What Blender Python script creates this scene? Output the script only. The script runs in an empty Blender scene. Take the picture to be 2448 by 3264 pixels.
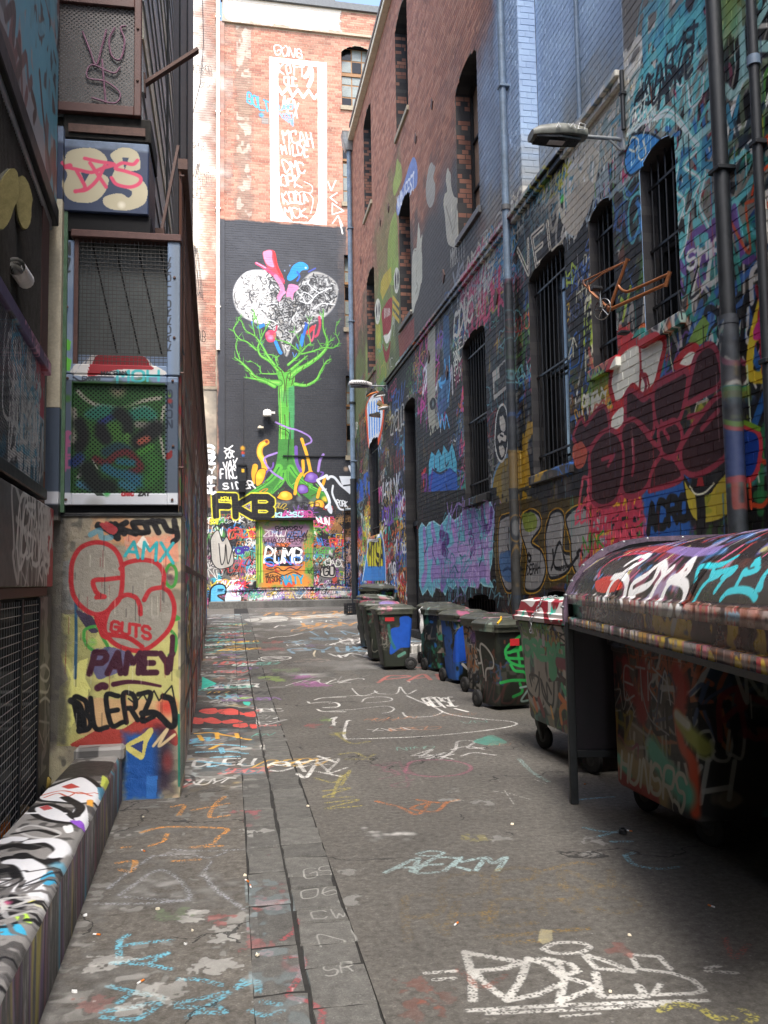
import bpy, math, random
import numpy as np
from mathutils import Matrix, Vector
R_ = math.radians
# ------------------------------------------------------------------ camera, sky, sun, exposure
sc = bpy.context.scene
COL = sc.collection
CAMZ, YAW, PITCH, ROLL, FPX = 1.5, 9.95, 4.55, -0.9, 2780.0
cam_d = bpy.data.cameras.new('camera'); cam = bpy.data.objects.new('camera', cam_d); COL.objects.link(cam)
cam.matrix_world = Matrix.Translation((0, 0, CAMZ)) @ Matrix.Rotation(R_(-YAW), 4, 'Z') @ Matrix.Rotation(R_(90 + PITCH), 4, 'X') @ Matrix.Rotation(R_(ROLL), 4, 'Z')
cam_d.sensor_fit = 'VERTICAL'; cam_d.sensor_height = 36.0; cam_d.lens = FPX / 3264.0 * 36.0
cam_d.clip_start = 0.05; cam_d.clip_end = 2000
sc.camera = cam
SUN_EL, SUN_AZ = 60.0, 184.0          # azimuth of the sun, measured clockwise from +Y (behind the camera, a little to the left)
w = bpy.data.worlds.new('World'); sc.world = w; w.use_nodes = True
nt = w.node_tree; nt.nodes.clear()
so = nt.nodes.new('ShaderNodeOutputWorld'); bg = nt.nodes.new('ShaderNodeBackground'); sk = nt.nodes.new('ShaderNodeTexSky')
sk.sky_type = 'NISHITA'; sk.sun_disc = False; sk.sun_elevation = R_(SUN_EL); sk.sun_rotation = R_(SUN_AZ)
sk.air_density = 1.0; sk.dust_density = 3.0; sk.ozone_density = 1.0; sk.altitude = 20
bg.inputs[1].default_value = 0.15
nt.links.new(sk.outputs[0], bg.inputs[0]); nt.links.new(bg.outputs[0], so.inputs[0])
sl = bpy.data.lights.new('sun', 'SUN'); sl.energy = 1.5; sl.angle = R_(14); sl.color = (1.0, 0.975, 0.94)
sun = bpy.data.objects.new('sun', sl); COL.objects.link(sun)
_sd = Vector((math.sin(R_(SUN_AZ)) * math.cos(R_(SUN_EL)), math.cos(R_(SUN_AZ)) * math.cos(R_(SUN_EL)), math.sin(R_(SUN_EL))))
sun.rotation_euler = _sd.to_track_quat('Z', 'Y').to_euler(); sun.location = (0, 0, 40)
sc.view_settings.view_transform = 'Standard'; sc.view_settings.look = 'None'; sc.view_settings.gamma = 1.0
sc.view_settings.use_curve_mapping = False
sc.view_settings.exposure = 1.85
sc.cycles.max_bounces = 8; sc.cycles.diffuse_bounces = 5; sc.cycles.glossy_bounces = 3

# ------------------------------------------------------------------ survey helpers: photograph survey point -> ray -> plane
_M = np.array(cam.matrix_world.to_3x3())
_C = np.array([0, 0, CAMZ])
CR = dict(C2=(1050,0,2.37),C3=(1050,800,2.37),C4=(1650,0,2.079),C5=(1650,800,2.079),C6=(1050,1600,1.952),F1=(600,0,2.765),F2=(600,700,2.765),F3=(600,1400,2.765),
 L1=(0,0,2.37),L2=(0,800,2.37),L3=(0,1600,2.211),L4=(0,2400,1.843),G2=(900,2400,1.0717),B1=(1100,1830,4.1475),B2=(1320,1860,4.1475),B3=(1600,1850,3.687),
 B4=(1780,1650,2.4835),B5=(1780,2050,2.4835),K2=(1820,800,4.74),K3=(1090,1180,8.295),K4=(780,1280,4.1475),K5=(0,500,5.528),K6=(0,2350,4.917),K7=(650,1900,3.687))
def ground_z(y):
    return np.interp(y, [-60, 12, 15, 18, 22, 26, 30, 60], [0, 0, .08, .22, .38, .54, .69, 1.4])
def rays(c, p):
    o = CR[c]; p = np.asarray(p, float).reshape(-1, 2)
    x = o[0] + p[:, 0] / o[2]; y = o[1] + p[:, 1] / o[2]
    return np.stack([(x - 1224) / FPX, -(y - 1632) / FPX, -np.ones(len(x))], 1) @ _M.T
def on_plane(c, p, p0, n):
    d = rays(c, p); n = np.asarray(n, float)
    t = (n @ (np.asarray(p0, float) - _C)) / (d @ n)
    return _C + t[:, None] * d
def on_ground(c, p, dz=0.0):
    d = rays(c, p); z = np.full(len(d), dz)
    for _ in range(12):
        t = (z - CAMZ) / d[:, 2]; q = _C + t[:, None] * d; z = .5 * z + .5 * (ground_z(q[:, 1]) + dz)
    return q

# ------------------------------------------------------------------ mesh helpers
class MB:
    def __init__(s): s.v = []; s.f = []; s.m = []
    def add(s, vs, fs, mi=0):
        b = len(s.v); s.v += [tuple(map(float, q)) for q in vs]; s.f += [tuple(i + b for i in f) for f in fs]; s.m += [mi] * len(fs); return s
    def box(s, x0, x1, y0, y1, z0, z1, mi=0, mat=None):
        vs = [(x0,y0,z0),(x1,y0,z0),(x1,y1,z0),(x0,y1,z0),(x0,y0,z1),(x1,y0,z1),(x1,y1,z1),(x0,y1,z1)]
        if mat is not None: vs = [tuple(mat @ Vector(q)) for q in vs]
        return s.add(vs, [(3,2,1,0),(4,5,6,7),(0,1,5,4),(1,2,6,5),(2,3,7,6),(3,0,4,7)], mi)
    def tube(s, path, r, n=10, cap=True, mi=0, closed=False):
        P = [Vector(p) for p in path]; k = len(P); rr = r if hasattr(r, '__len__') else [r] * k
        rings = []; up = None
        for i in range(k):
            if closed: t = (P[(i+1) % k] - P[i-1])
            else: t = (P[min(i+1, k-1)] - P[max(i-1, 0)])
            t.normalize()
            if up is None:
                up = Vector((0,0,1)) if abs(t.z) < .9 else Vector((1,0,0))
            a = t.cross(up); 
            if a.length < 1e-5: a = t.cross(Vector((0,1,0)))
            a.normalize(); b = a.cross(t); b.normalize(); up = b
            rings.append([P[i] + a * math.cos(2*math.pi*j/n) * rr[i] + b * math.sin(2*math.pi*j/n) * rr[i] for j in range(n)])
        vs = [q for g in rings for q in g]; fs = []
        for i in range(k if closed else k - 1):
            i2 = (i + 1) % k
            for j in range(n): fs.append((i*n+j, i*n+(j+1) % n, i2*n+(j+1) % n, i2*n+j))
        if cap and not closed: fs.append(tuple(range(n-1, -1, -1))); fs.append(tuple((k-1)*n + j for j in range(n)))
        return s.add(vs, fs, mi)
    def loft(s, rings, cap=True, mi=0):
        n = len(rings[0]); vs = [q for g in rings for q in g]; fs = []
        for i in range(len(rings)-1):
            for j in range(n): fs.append((i*n+j, i*n+(j+1) % n, (i+1)*n+(j+1) % n, (i+1)*n+j))
        if cap: fs.append(tuple(range(n-1, -1, -1))); fs.append(tuple((len(rings)-1)*n + j for j in range(n)))
        return s.add(vs, fs, mi)
    def disc_wheel(s, c, axis, prof, n=24, mi=0):
        ax = Vector(axis).normalized(); a = ax.orthogonal().normalized(); b = ax.cross(a); c = Vector(c)
        return s.loft([[c + ax*h + (a*math.cos(2*math.pi*j/n) + b*math.sin(2*math.pi*j/n))*r for j in range(n)] for h, r in prof], True, mi)
    def build(s, name, mats, parent=None, smooth=None, bevel=0, loc=None, segs=1):
        me = bpy.data.meshes.new(name); me.from_pydata(s.v, [], s.f)
        mats = mats if isinstance(mats, (list, tuple)) else [mats]
        for q in mats: me.materials.append(q)
        if len(mats) > 1: me.polygons.foreach_set('material_index', s.m)
        if smooth:
            me.polygons.foreach_set('use_smooth', [True] * len(me.polygons)); me.set_sharp_from_angle(angle=R_(smooth))
        me.update(); o = link(name, me, parent)
        if loc: o.location = loc
        if bevel:
            b = o.modifiers.new('bevel', 'BEVEL'); b.width = bevel; b.segments = segs; b.limit_method = 'ANGLE'; b.angle_limit = R_(40)
        return o
def link(name, data, parent=None):
    o = bpy.data.objects.new(name, data); COL.objects.link(o)
    if parent is not None: o.parent = parent
    return o
def tagit(o, label=None, cat=None, group=None, kind=None):
    if label: o['label'] = label
    if cat: o['category'] = cat
    if group: o['group'] = group
    if kind: o['kind'] = kind
    return o
def thing(name, label, cat, loc=(0,0,0), rz=0, group=None):
    o = bpy.data.objects.new(name, None); COL.objects.link(o); o.location = loc; o.rotation_euler = (0, 0, rz); o.empty_display_size = .2
    return tagit(o, label, cat, group)
def mesh_np(name, v, quads, mat, parent=None):
    me = bpy.data.meshes.new(name); v = np.asarray(v, np.float32); q = np.asarray(quads, np.int32)
    me.vertices.add(len(v)); me.vertices.foreach_set('co', v.ravel())
    me.loops.add(q.size); me.loops.foreach_set('vertex_index', q.ravel())
    me.polygons.add(len(q)); me.polygons.foreach_set('loop_start', np.arange(0, q.size, 4, dtype=np.int32))
    me.materials.append(mat); me.update(calc_edges=True); me.validate(); me.shade_flat()
    return link(name, me, parent)
def rrect(x0, x1, y0, y1, r, z, n=4):
    out = []
    for cx, cy, a0 in ((x1-r, y1-r, 0), (x0+r, y1-r, 90), (x0+r, y0+r, 180), (x1-r, y0+r, 270)):
        for i in range(n+1):
            a = R_(a0 + 90*i/n); out.append((cx + r*math.cos(a), cy + r*math.sin(a), z))
    return out

# ------------------------------------------------------------------ spray painter: colour fields for paint, chalk and print
rng = np.random.default_rng(7); random.seed(5)
def hexc(h):
    if not isinstance(h, str): return np.asarray(h, np.float32)
    h = h.lstrip('#'); return np.array([int(h[i:i+2], 16) / 255 for i in (0, 2, 4)], np.float32)
def smooth_line(p, k=6):
    p = np.asarray(p, float)
    if len(p) < 3: return p
    e = np.vstack([2*p[0]-p[1], p, 2*p[-1]-p[-2]]); out = []
    for i in range(1, len(e)-2):
        a, b, c, d = e[i-1], e[i], e[i+1], e[i+2]
        for t in np.linspace(0, 1, k, endpoint=False):
            out.append(.5*((2*b) + (c-a)*t + (2*a-5*b+4*c-d)*t*t + (3*b-a-3*c+d)*t**3))
    out.append(e[-2]); return np.array(out)
def vnoise(h, w, cell):
    gh, gw = int(h/cell)+3, int(w/cell)+3; g = rng.random((gh, gw)).astype(np.float32)
    y = np.arange(h)/cell; x = np.arange(w)/cell; yi = y.astype(int); xi = x.astype(int)
    fy = (y-yi); fx = (x-xi); fy = (fy*fy*(3-2*fy))[:, None].astype(np.float32); fx = (fx*fx*(3-2*fx))[None].astype(np.float32)
    A = g[yi][:, xi]; B = g[yi][:, xi+1]; C = g[yi+1][:, xi]; D = g[yi+1][:, xi+1]
    return (A*(1-fx)+B*fx)*(1-fy)+(C*(1-fx)+D*fx)*fy
FONT = {k: [[tuple(map(int, q)) for q in s.split()] for s in v.split('/')] for k, v in dict(
 A='00 26 40/12 32', B='00 06 36 45 44 33 03/33 42 41 30 00', C='45 36 16 05 01 10 30 41', D='00 06 26 44 42 20 00', E='46 06 00 40/03 33', F='46 06 00/03 33',
 G='45 36 16 05 01 10 30 41 43 23', H='06 00/46 40/03 43', I='26 20', J='46 41 30 10 01', K='06 00/46 03 40', L='06 00 40', M='00 06 23 46 40', N='00 06 40 46',
 O='16 05 01 10 30 41 45 36 16', P='00 06 36 45 44 33 03', Q='16 05 01 10 30 41 45 36 16/22 40', R='00 06 36 45 44 33 03/23 40', S='45 36 16 05 04 13 33 42 41 30 10 01',
 T='06 46/26 20', U='06 01 10 30 41 46', V='06 20 46', W='06 10 23 30 46', X='06 40/00 46', Y='06 23 46/23 20', Z='06 46 00 40').items()}
FONT.update({'0': FONT['O'], '1': [[(1,5),(2,6),(2,0)]], '2': [[(0,5),(1,6),(3,6),(4,5),(4,4),(0,0),(4,0)]], '9': [[(4,3),(1,3),(0,4),(0,5),(1,6),(3,6),(4,5),(4,2),(2,0)]], '6': [[(3,6),(1,5),(0,2),(1,0),(3,0),(4,1),(3,3),(0,2)]],
 '8': [[(2,3),(0,4),(1,6),(3,6),(4,4),(2,3),(0,2),(1,0),(3,0),(4,2),(2,3)]], '-': [[(0,3),(4,3)]], ' ': [], '.': [[(2,0),(2,0.3)]], '!': [[(2,6),(2,2)],[(2,0.3),(2,0)]]})
class Canvas:
    def __init__(s, name, a0, a1, b0, b1, res, p0=(0,0,0), n=(0,0,1), ax=(0,1), ground=False, flip=1):
        s.name = name; s.a0, s.a1, s.b0, s.b1, s.res = a0, a1, b0, b1, res
        s.W = int(round((a1-a0)/res)); s.H = int(round((b1-b0)/res)); s.p0 = p0; s.n = n; s.ax = ax; s.ground = ground; s.flip = flip
        s.C = np.full((s.H, s.W, 3), .2, np.float32); s.A = np.zeros((s.H, s.W), np.float32)
    def px(s, c, p, dz=0.0):
        q = on_ground(c, p, dz) if s.ground else on_plane(c, p, s.p0, s.n)
        return q[:, list(s.ax)]
    def _win(s, lo, hi, pad):
        i0 = max(0, int((lo[0]-s.a0)/s.res - pad)); i1 = min(s.W, int((hi[0]-s.a0)/s.res + pad) + 2)
        j0 = max(0, int((lo[1]-s.b0)/s.res - pad)); j1 = min(s.H, int((hi[1]-s.b0)/s.res + pad) + 2)
        return (i0, i1, j0, j1) if i1 > i0 and j1 > j0 else None
    def _blend(s, win, k, col):
        i0, i1, j0, j1 = win; c = s.C[j0:j1, i0:i1]; a = s.A[j0:j1, i0:i1]
        if col is None: a *= (1-k); return
        c += (hexc(col) - c) * k[..., None]; a += (1-a)*k
    def stroke(s, p, w, col, soft=.15, op=1.0, taper=None, sm=True, grain=0):
        p = np.asarray(p, float).reshape(-1, 2)
        if sm and len(p) > 2: p = smooth_line(p)
        if len(p) == 1: p = np.vstack([p, p + 1e-4])
        r = np.full(len(p), w*.5) if taper is None else np.linspace(w*.5, w*.5*taper, len(p))
        pad = w*.5*(1+soft)/s.res + 2
        win = s._win(p.min(0), p.max(0), pad)
        if win is None: return
        i0, i1, j0, j1 = win; S = np.full((j1-j0, i1-i0), 9.0, np.float32)
        for q in range(len(p)-1):
            a, b = p[q], p[q+1]; sw = s._win(np.minimum(a, b), np.maximum(a, b), pad)
            if sw is None: continue
            x0, x1, y0, y1 = sw
            X = (s.a0 + (np.arange(x0, x1)+.5)*s.res)[None]; Y = (s.b0 + (np.arange(y0, y1)+.5)*s.res)[:, None]
            d = b-a; L = d@d + 1e-12; t = np.clip(((X-a[0])*d[0]+(Y-a[1])*d[1])/L, 0, 1)
            v = np.hypot(X-a[0]-t*d[0], Y-a[1]-t*d[1]) - (r[q]+(r[q+1]-r[q])*t)
            sub = S[y0-j0:y1-j0, x0-i0:x1-i0]; np.minimum(sub, v, out=sub)
        k = np.clip(.5 - S/max(s.res, soft*w), 0, 1)*op
        if grain: k *= np.clip((rng.random(k.shape)-grain)*4+.5, 0, 1)
        s._blend(win, k.astype(np.float32), col)
    def poly(s, p, col, op=1.0, line=None, lw=0, sm=False, soft=0):
        p = np.asarray(p, float).reshape(-1, 2)
        if sm: p = smooth_line(np.vstack([p, p[:2]]), 5)
        win = s._win(p.min(0), p.max(0), 2)
        if win is not None:
            i0, i1, j0, j1 = win; X = (s.a0 + (np.arange(i0, i1)+.5)*s.res)[None]; Y = (s.b0 + (np.arange(j0, j1)+.5)*s.res)[:, None]
            ins = np.zeros((j1-j0, i1-i0), bool)
            for (xa, ya), (xb, yb) in zip(p, np.roll(p, -1, 0)):
                if ya == yb: continue
                ins ^= ((ya > Y) != (yb > Y)) & (X < (xb-xa)*(Y-ya)/(yb-ya)+xa)
            s._blend(win, ins.astype(np.float32)*op, col)
        if line is not None: s.stroke(np.vstack([p, p[:1]]), lw, line, sm=False)
    def spray(s, c, r, col, op=.8, sy=1.0):
        c = np.asarray(c, float).reshape(2); win = s._win(c-[r, r*sy], c+[r, r*sy], 1)
        if win is None: return
        i0, i1, j0, j1 = win; X = (s.a0 + (np.arange(i0, i1)+.5)*s.res)[None]; Y = (s.b0 + (np.arange(j0, j1)+.5)*s.res)[:, None]
        d = ((X-c[0])/r)**2 + ((Y-c[1])/(r*sy))**2
        s._blend(win, (op*np.clip(1-d, 0, 1)**1.2).astype(np.float32), col)
    def box(s, a0, a1, b0, b1, col, op=1.0, f=.05, nz=0.0, cell=.4):
        win = s._win((a0-f, b0-f), (a1+f, b1+f), 1)
        if win is None: return
        i0, i1, j0, j1 = win; X = (s.a0 + (np.arange(i0, i1)+.5)*s.res)[None]; Y = (s.b0 + (np.arange(j0, j1)+.5)*s.res)[:, None]
        d = np.minimum(np.minimum(X-a0, a1-X), np.minimum(Y-b0, b1-Y))
        if nz: d = d + (vnoise(j1-j0, i1-i0, cell/s.res)-.5)*2*nz + (vnoise(j1-j0, i1-i0, cell*.2/s.res)-.5)*nz
        s._blend(win, (op*np.clip(.5+d/(2*f), 0, 1)).astype(np.float32), col)
    def patch(s, a0, a1, b0, b1, col, dens=.5, cell=.3, op=1.0, edge=.06, rnd=False):
        win = s._win((a0, b0), (a1, b1), 0)
        if win is None: return
        i0, i1, j0, j1 = win; h, w_ = j1-j0, i1-i0
        n = vnoise(h, w_, cell/s.res)*.65 + vnoise(h, w_, cell*.3/s.res)*.35
        if rnd:
            yy = np.linspace(-1, 1, h)[:, None]; xx = np.linspace(-1, 1, w_)[None]; n = n - np.clip(xx*xx+yy*yy-.15, 0, 2)*.6
        s._blend(win, (op*np.clip((n-(1-dens))/edge, 0, 1)).astype(np.float32), col)
    def glyphs(s, txt, quad, w, col, sm=True, jit=0.0, soft=.15, op=1.0, gap=1.35, grain=0, taper=None):
        """txt laid into a quad (bottom-left, bottom-right, top-right, top-left), metres"""
        q = np.asarray(quad, float).reshape(4, 2); n = len(txt); tot = n*gap-(gap-1)
        for i, ch in enumerate(txt):
            for st in FONT.get(ch.upper(), []):
                P = np.array(st, float); u = (i*gap + P[:, 0]/4)/tot; v = P[:, 1]/6
                if jit: u = u + rng.normal(0, jit/n, len(u)); v = v + rng.normal(0, jit, len(v))
                u = u[:, None]; v = v[:, None]
                p = (q[0]*(1-u)+q[1]*u)*(1-v) + (q[3]*(1-u)+q[2]*u)*v
                s.stroke(p, w, col, soft, op, sm=sm, grain=grain, taper=taper)
    def text(s, c, txt, quad, w, col, **k): s.glyphs(txt, s.px(c, quad), w, col, **k)
    def line(s, c, p, w, col, **k): s.stroke(s.px(c, p), w, col, **k)
    def shape(s, c, p, col, **k): s.poly(s.px(c, p), col, **k)
    def dot(s, c, p, r, col, **k): s.spray(s.px(c, p)[0], r, col, **k)
    def tags(s, a0, a1, b0, b1, n, pal, h=(.1, .4), wid=.1, op=(.7, 1), slant=.3, asp=.75, drip=.15):
        AL = 'ABCDEGHKLMNOPRSTUVWYZX'
        for _ in range(n):
            hh = rng.uniform(*h); m = int(rng.integers(2, 6)); a = rng.uniform(a0, a1); b = rng.uniform(b0, b1); L = hh*asp*m*s.flip
            up = rng.normal(0, slant)*hh*.4; sl = rng.normal(.15, .25)*hh*s.flip
            q = [(a, b), (a+L, b+up), (a+L+sl, b+up+hh), (a+sl, b+hh)]
            t = ''.join(AL[i] for i in rng.integers(0, len(AL), m)); col = pal[int(rng.integers(len(pal)))]
            s.glyphs(t, q, hh*wid*rng.uniform(.6, 1.5), col, jit=.1, op=rng.uniform(*op), gap=rng.uniform(.9, 1.2))
            if rng.random() < drip:
                for _ in range(int(rng.integers(1, 4))):
                    x = a+rng.random()*L; s.stroke([(x, b+.1*hh), (x, b-hh*rng.uniform(.3, 1.2))], hh*wid*.35, col)
    def bubbles(s, a0, a1, b0, b1, n, pal, r=(.1, .35), line=.02, lcol='#101012'):
        for _ in range(n):
            a = rng.uniform(a0, a1); b = rng.uniform(b0, b1); R0 = rng.uniform(*r); m = int(rng.integers(6, 10))
            an = np.linspace(0, 2*np.pi, m, endpoint=False); rr = R0*rng.uniform(.6, 1.2, m)
            p = np.stack([a+np.cos(an)*rr*.7, b+np.sin(an)*rr], 1)
            s.poly(p, pal[int(rng.integers(len(pal)))], sm=True, line=lcol if line else None, lw=line)
    def image(s):
        im = bpy.data.images.new('paint_'+s.name, s.W, s.H, alpha=True)
        im.colorspace_settings.name = 'sRGB'; im.alpha_mode = 'CHANNEL_PACKED'
        im.pixels.foreach_set(np.dstack([np.clip(s.C, 0, 1), np.clip(s.A, 0, 1)]).astype(np.float32).ravel()); im.update(); return im
# ------------------------------------------------------------------ RIGHT WALL paint (plane x = 3.8; a = y, b = z)
XR = 3.8
PAL = ['#6f9aa0', '#b9b5ad', '#a8506e', '#3f6ea8', '#8c3236', '#b49a3c', '#557f45', '#4f5a7a', '#17171b', '#78756f', '#b9683a', '#d0ccc2', '#241f22', '#3d8f86']
PALD = ['#4d6f78', '#8b8781', '#7d3a50', '#2f4f7c', '#6d2529', '#86742e', '#41602f', '#3a4256', '#111114', '#55534f', '#85502f', '#9b978f', '#191719']
PALB = ['#c94f8f', '#e0ddd4', '#2f7fc4', '#d2403a', '#e3c13e', '#56a04a', '#7d4fa8', '#121214', '#e07a35', '#35b0a8', '#f0eee8', '#0f0f12', '#8b8780', '#1a1a1e']
W_ = '#c9c6bf'; K_ = '#121214'
R = Canvas('right_wall', 4.4, 27.2, 0, 16.2, .0085, (XR, 0, 0), (1, 0, 0), (1, 2), flip=-1)
# painted-over grounds
R.box(4, 28, -1, 6.42, '#302e2e', f=.04, nz=.03)
R.box(11.0, 17.4, 6.3, 9.2, '#47433f', f=.5, nz=.6, cell=1.4)
R.box(12.6, 18.5, 6.3, 8.4, '#3f3c3a', f=.3, nz=.3, cell=1.2)
R.box(17.5, 21.6, 6.3, 8.8, '#3c3a37', f=.4, nz=.5, cell=1.0)
R.box(7.0, 11.5, 6.44, 17, '#a1b6d0', f=.25, nz=.3, cell=1.2)
R.box(10.7, 12.6, 6.5, 9.5, '#8fa5c2', op=.75, f=.6, nz=.5, cell=1.0)
R.box(7.6, 9.9, 6.4, 7.5, '#7d8a96', op=.7, f=.4, nz=.2)
R.box(8.4, 12.5, 6.4, 7.1, '#8d8678', op=.6, f=.3, nz=.3)
R.box(4, 7.64, 6.3, 17, '#6a6660', f=.04, nz=.02)
R.box(4, 6.1, -1, 17, '#30353c', op=.8, f=.1, nz=.1)
for k in range(14):
    R.spray((rng.uniform(11, 15), rng.uniform(8.5, 12)), rng.uniform(.4, 1.1), '#7f94b4', op=.22)
R.box(20.9, 27.5, 5.5, 9.2, '#4d5038', op=.85, f=.7, nz=.9, cell=1.3)
R.box(19.2, 22.4, 6.4, 11.0, '#83994a', op=.6, f=.5, nz=.7, cell=1.5)
R.box(21.3, 22.3, 5.8, 8.7, '#6d8a3c', op=.7, f=.25, nz=.3)
R.box(24.4, 27, 5.0, 8.2, '#6c7a45', op=.6, f=.3, nz=.5)
R.patch(24.3, 27, 8.0, 11.2, '#8c4750', dens=.42, cell=1.2, op=.6, edge=.3)
R.patch(20, 25, 7, 12, '#a9c25a', dens=.36, cell=1.0, op=.5, edge=.3)
# mottled colour in the lower storeys
for col in ('#3a3a44', '#24242a', '#4a3a3e', '#43414b', '#2d3a40', '#57524c', '#1c1b1e'):
    R.patch(4.4, 27.2, .6, 6.4, col, dens=.36, cell=.7, op=.8, edge=.12)
for col in ('#41607c', '#6a3346', '#5b5730', '#365a4a', '#70452f', '#3f4a5a', '#6e6a64', '#8a8070'):
    R.patch(4.4, 27.2, .6, 6.2, col, dens=.27, cell=.5, op=.75, edge=.1)
R.patch(17, 26.8, .6, 4.2, '#8a3c40', dens=.33, cell=.7, op=.8); R.patch(17, 26.8, .6, 4.4, '#7b7a4a', dens=.34, cell=.6, op=.8)
R.patch(19, 26.8, 1.6, 3.6, '#a0553a', dens=.38, cell=.6, op=.8); R.patch(19, 26.8, 1, 3, '#54606e', dens=.34, cell=.5, op=.8)
R.patch(14.2, 18, 2.6, 5.9, '#5e3148', dens=.42, cell=.6, op=.8); R.patch(19, 21.5, 2.8, 5.6, '#5d5a54', dens=.5, cell=.8, op=.7)
R.patch(11, 13, 4.8, 6.4, '#6a4150', dens=.4, cell=.4, op=.7); R.patch(6.0, 7.6, 2.4, 5.8, '#4d7f86', dens=.38, cell=.35, op=.8)
R.tags(4.6, 27, .7, 6.2, 330, PALD, h=(.14, .5), wid=.11)
R.tags(4.6, 27, .7, 6.0, 190, PAL, h=(.12, .5), wid=.1, drip=.4)
R.tags(14, 26.8, .8, 5.6, 130, PAL + PALD, h=(.1, .45), wid=.09, drip=.4)
for cl, dn in ((.9, .46), (.35, .4)): R.patch(4.4, 24, .6, 6.4, '#17171a', dens=dn+.04, cell=cl, op=.8, edge=.15)
R.tags(4.6, 22, .7, 6.0, 100, PAL, h=(.14, .5), wid=.085, drip=.4)
R.tags(19.5, 26.8, .8, 3.6, 170, PALB, h=(.12, .5), wid=.13, drip=.5)
R.tags(20.5, 26, 5.0, 7.5, 30, PAL, h=(.15, .5))
# whites and teals above the near windows
R.tags(8.0, 9.6, 5.35, 6.2, 34, ['#bdbab2', '#a9a59c', '#8f9a9c', '#cfcbc2'], h=(.15, .5), wid=.14)
R.tags(8.0, 11, 5.6, 6.2, 26, ['#a8a396', '#8d9a98', '#b9b3a4', '#5b8fa0', '#b5b04a'], h=(.12, .4), wid=.13)
R.tags(6.5, 7.7, 3.9, 6.3, 26, ['#5da0a6', '#6fb3b5', '#4a8aa0', '#9fc0bb', '#86827a', '#3f78a8'], h=(.25, .6), wid=.13)
R.tags(6.3, 7.4, 6.2, 7.6, 14, ['#5f93a0', '#7a7770', '#4d83a3'], h=(.2, .5), wid=.16)
R.tags(11.2, 13, 5.3, 6.4, 30, ['#a9a598', '#8a6a72', '#4f86a8', '#bcb8ae', '#a04a60'], h=(.12, .4), wid=.12)
R.tags(8.6, 9.3, 3.2, 5.4, 30, ['#8f9aa0', '#b6b3a0', '#3f66a0', '#17171a', '#9fae4a', '#151517'], h=(.12, .3), wid=.14)
R.tags(6.3, 7.2, 3.0, 4.1, 15, ['#3f6ea8', '#b9b5ad', '#8fa040', '#c9c6be', '#6f4f8a', '#17171b', '#3d8f86'], h=(.2, .45), wid=.12)
R.tags(4.9, 6.0, 1.6, 4.4, 20, ['#c2552f', '#2f6fa8', '#8a3f7a', '#c7b23e', '#3f8a55', '#d0cdc4', '#a03040'], h=(.25, .6), wid=.13)
# teal zone heavy strokes
for p in ([1010,350,940,560,830,800,740,880], [880,640,900,760,990,720,1080,800,1180,960], [1060,420,1030,520,1090,560,1150,480], [1120,560,1140,700,1210,640,1230,500],
          [860,560,850,700,800,790], [1060,1100,1040,1250,1100,1330,1060,1480], [1130,1420,1110,1600,1060,1720], [1180,1000,1100,1100,1200,1180,1160,1300], [1240,1150,1200,1350,1260,1500]):
    R.line('C4', p, .05, '#7fb6b4'); R.line('C4', np.array(p)+6, .02, '#c4d6c6')
R.line('C4', [720,900,800,830,900,790,1010,770,1120,880,1200,960], .035, '#b9cfc3')
R.shape('C4', [720,1000,760,900,860,880,960,930,1000,960,900,1050,800,1130,740,1160,710,1090], '#3f83b4', line='#20303c', lw=.02, sm=True)
R.tags(6.95, 7.6, 5.45, 5.9, 7, ['#1b242c', '#c5ccc0', '#22333f'], h=(.12, .25), wid=.16)
R.line('C4', [740,960,760,910,800,930,780,1000,740,990], .02, '#dcd8bc'); R.line('C4', [830,930,850,1010,820,1060,800,1040], .02, '#dcd8bc')
# blue paint up in the recess side, big letters
R.box(9.6, 11.0, 5.45, 6.2, '#55504a', op=.6, f=.15, nz=.15); R.text('C4', 'VEL', [40,1840, 290,1615, 280,1400, 0,1655], .085, '#b9b2a4', sm=False); R.text('C4', 'VEL', [40,1840, 290,1615, 280,1400, 0,1655], .02, '#3a3330', sm=False); R.shape('C4', [310,1500,330,1330,400,1230,480,1200,510,1260,460,1420,380,1560], '#a59e92', sm=True, op=.9)
R.text('C4', 'SHK', [1130,1790, 1330,1660, 1330,1560, 1120,1680], .035, '#c9c9c2'); R.dot('C4', [295,1320], .07, '#5fd24a')
R.text('C4', 'DAHN', [420,830, 700,760, 690,560, 560,760], .04, '#b9b4aa', jit=.03)
# long pale drips and the pipe-side smear
for x0, y0, x1, y1 in ((1340,1800,1420,520+1871),):
    pass
R.line('C5', [1330,100,1380,300,1430,520], .03, '#cbbf9a'); R.line('C5', [1000,530,1010,680,1030,800], .016, '#c9c2a8'); R.line('C5', [1520,760,1540,1100,1560,1300,1600,1530], .02, '#b9c6ae')
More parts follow.
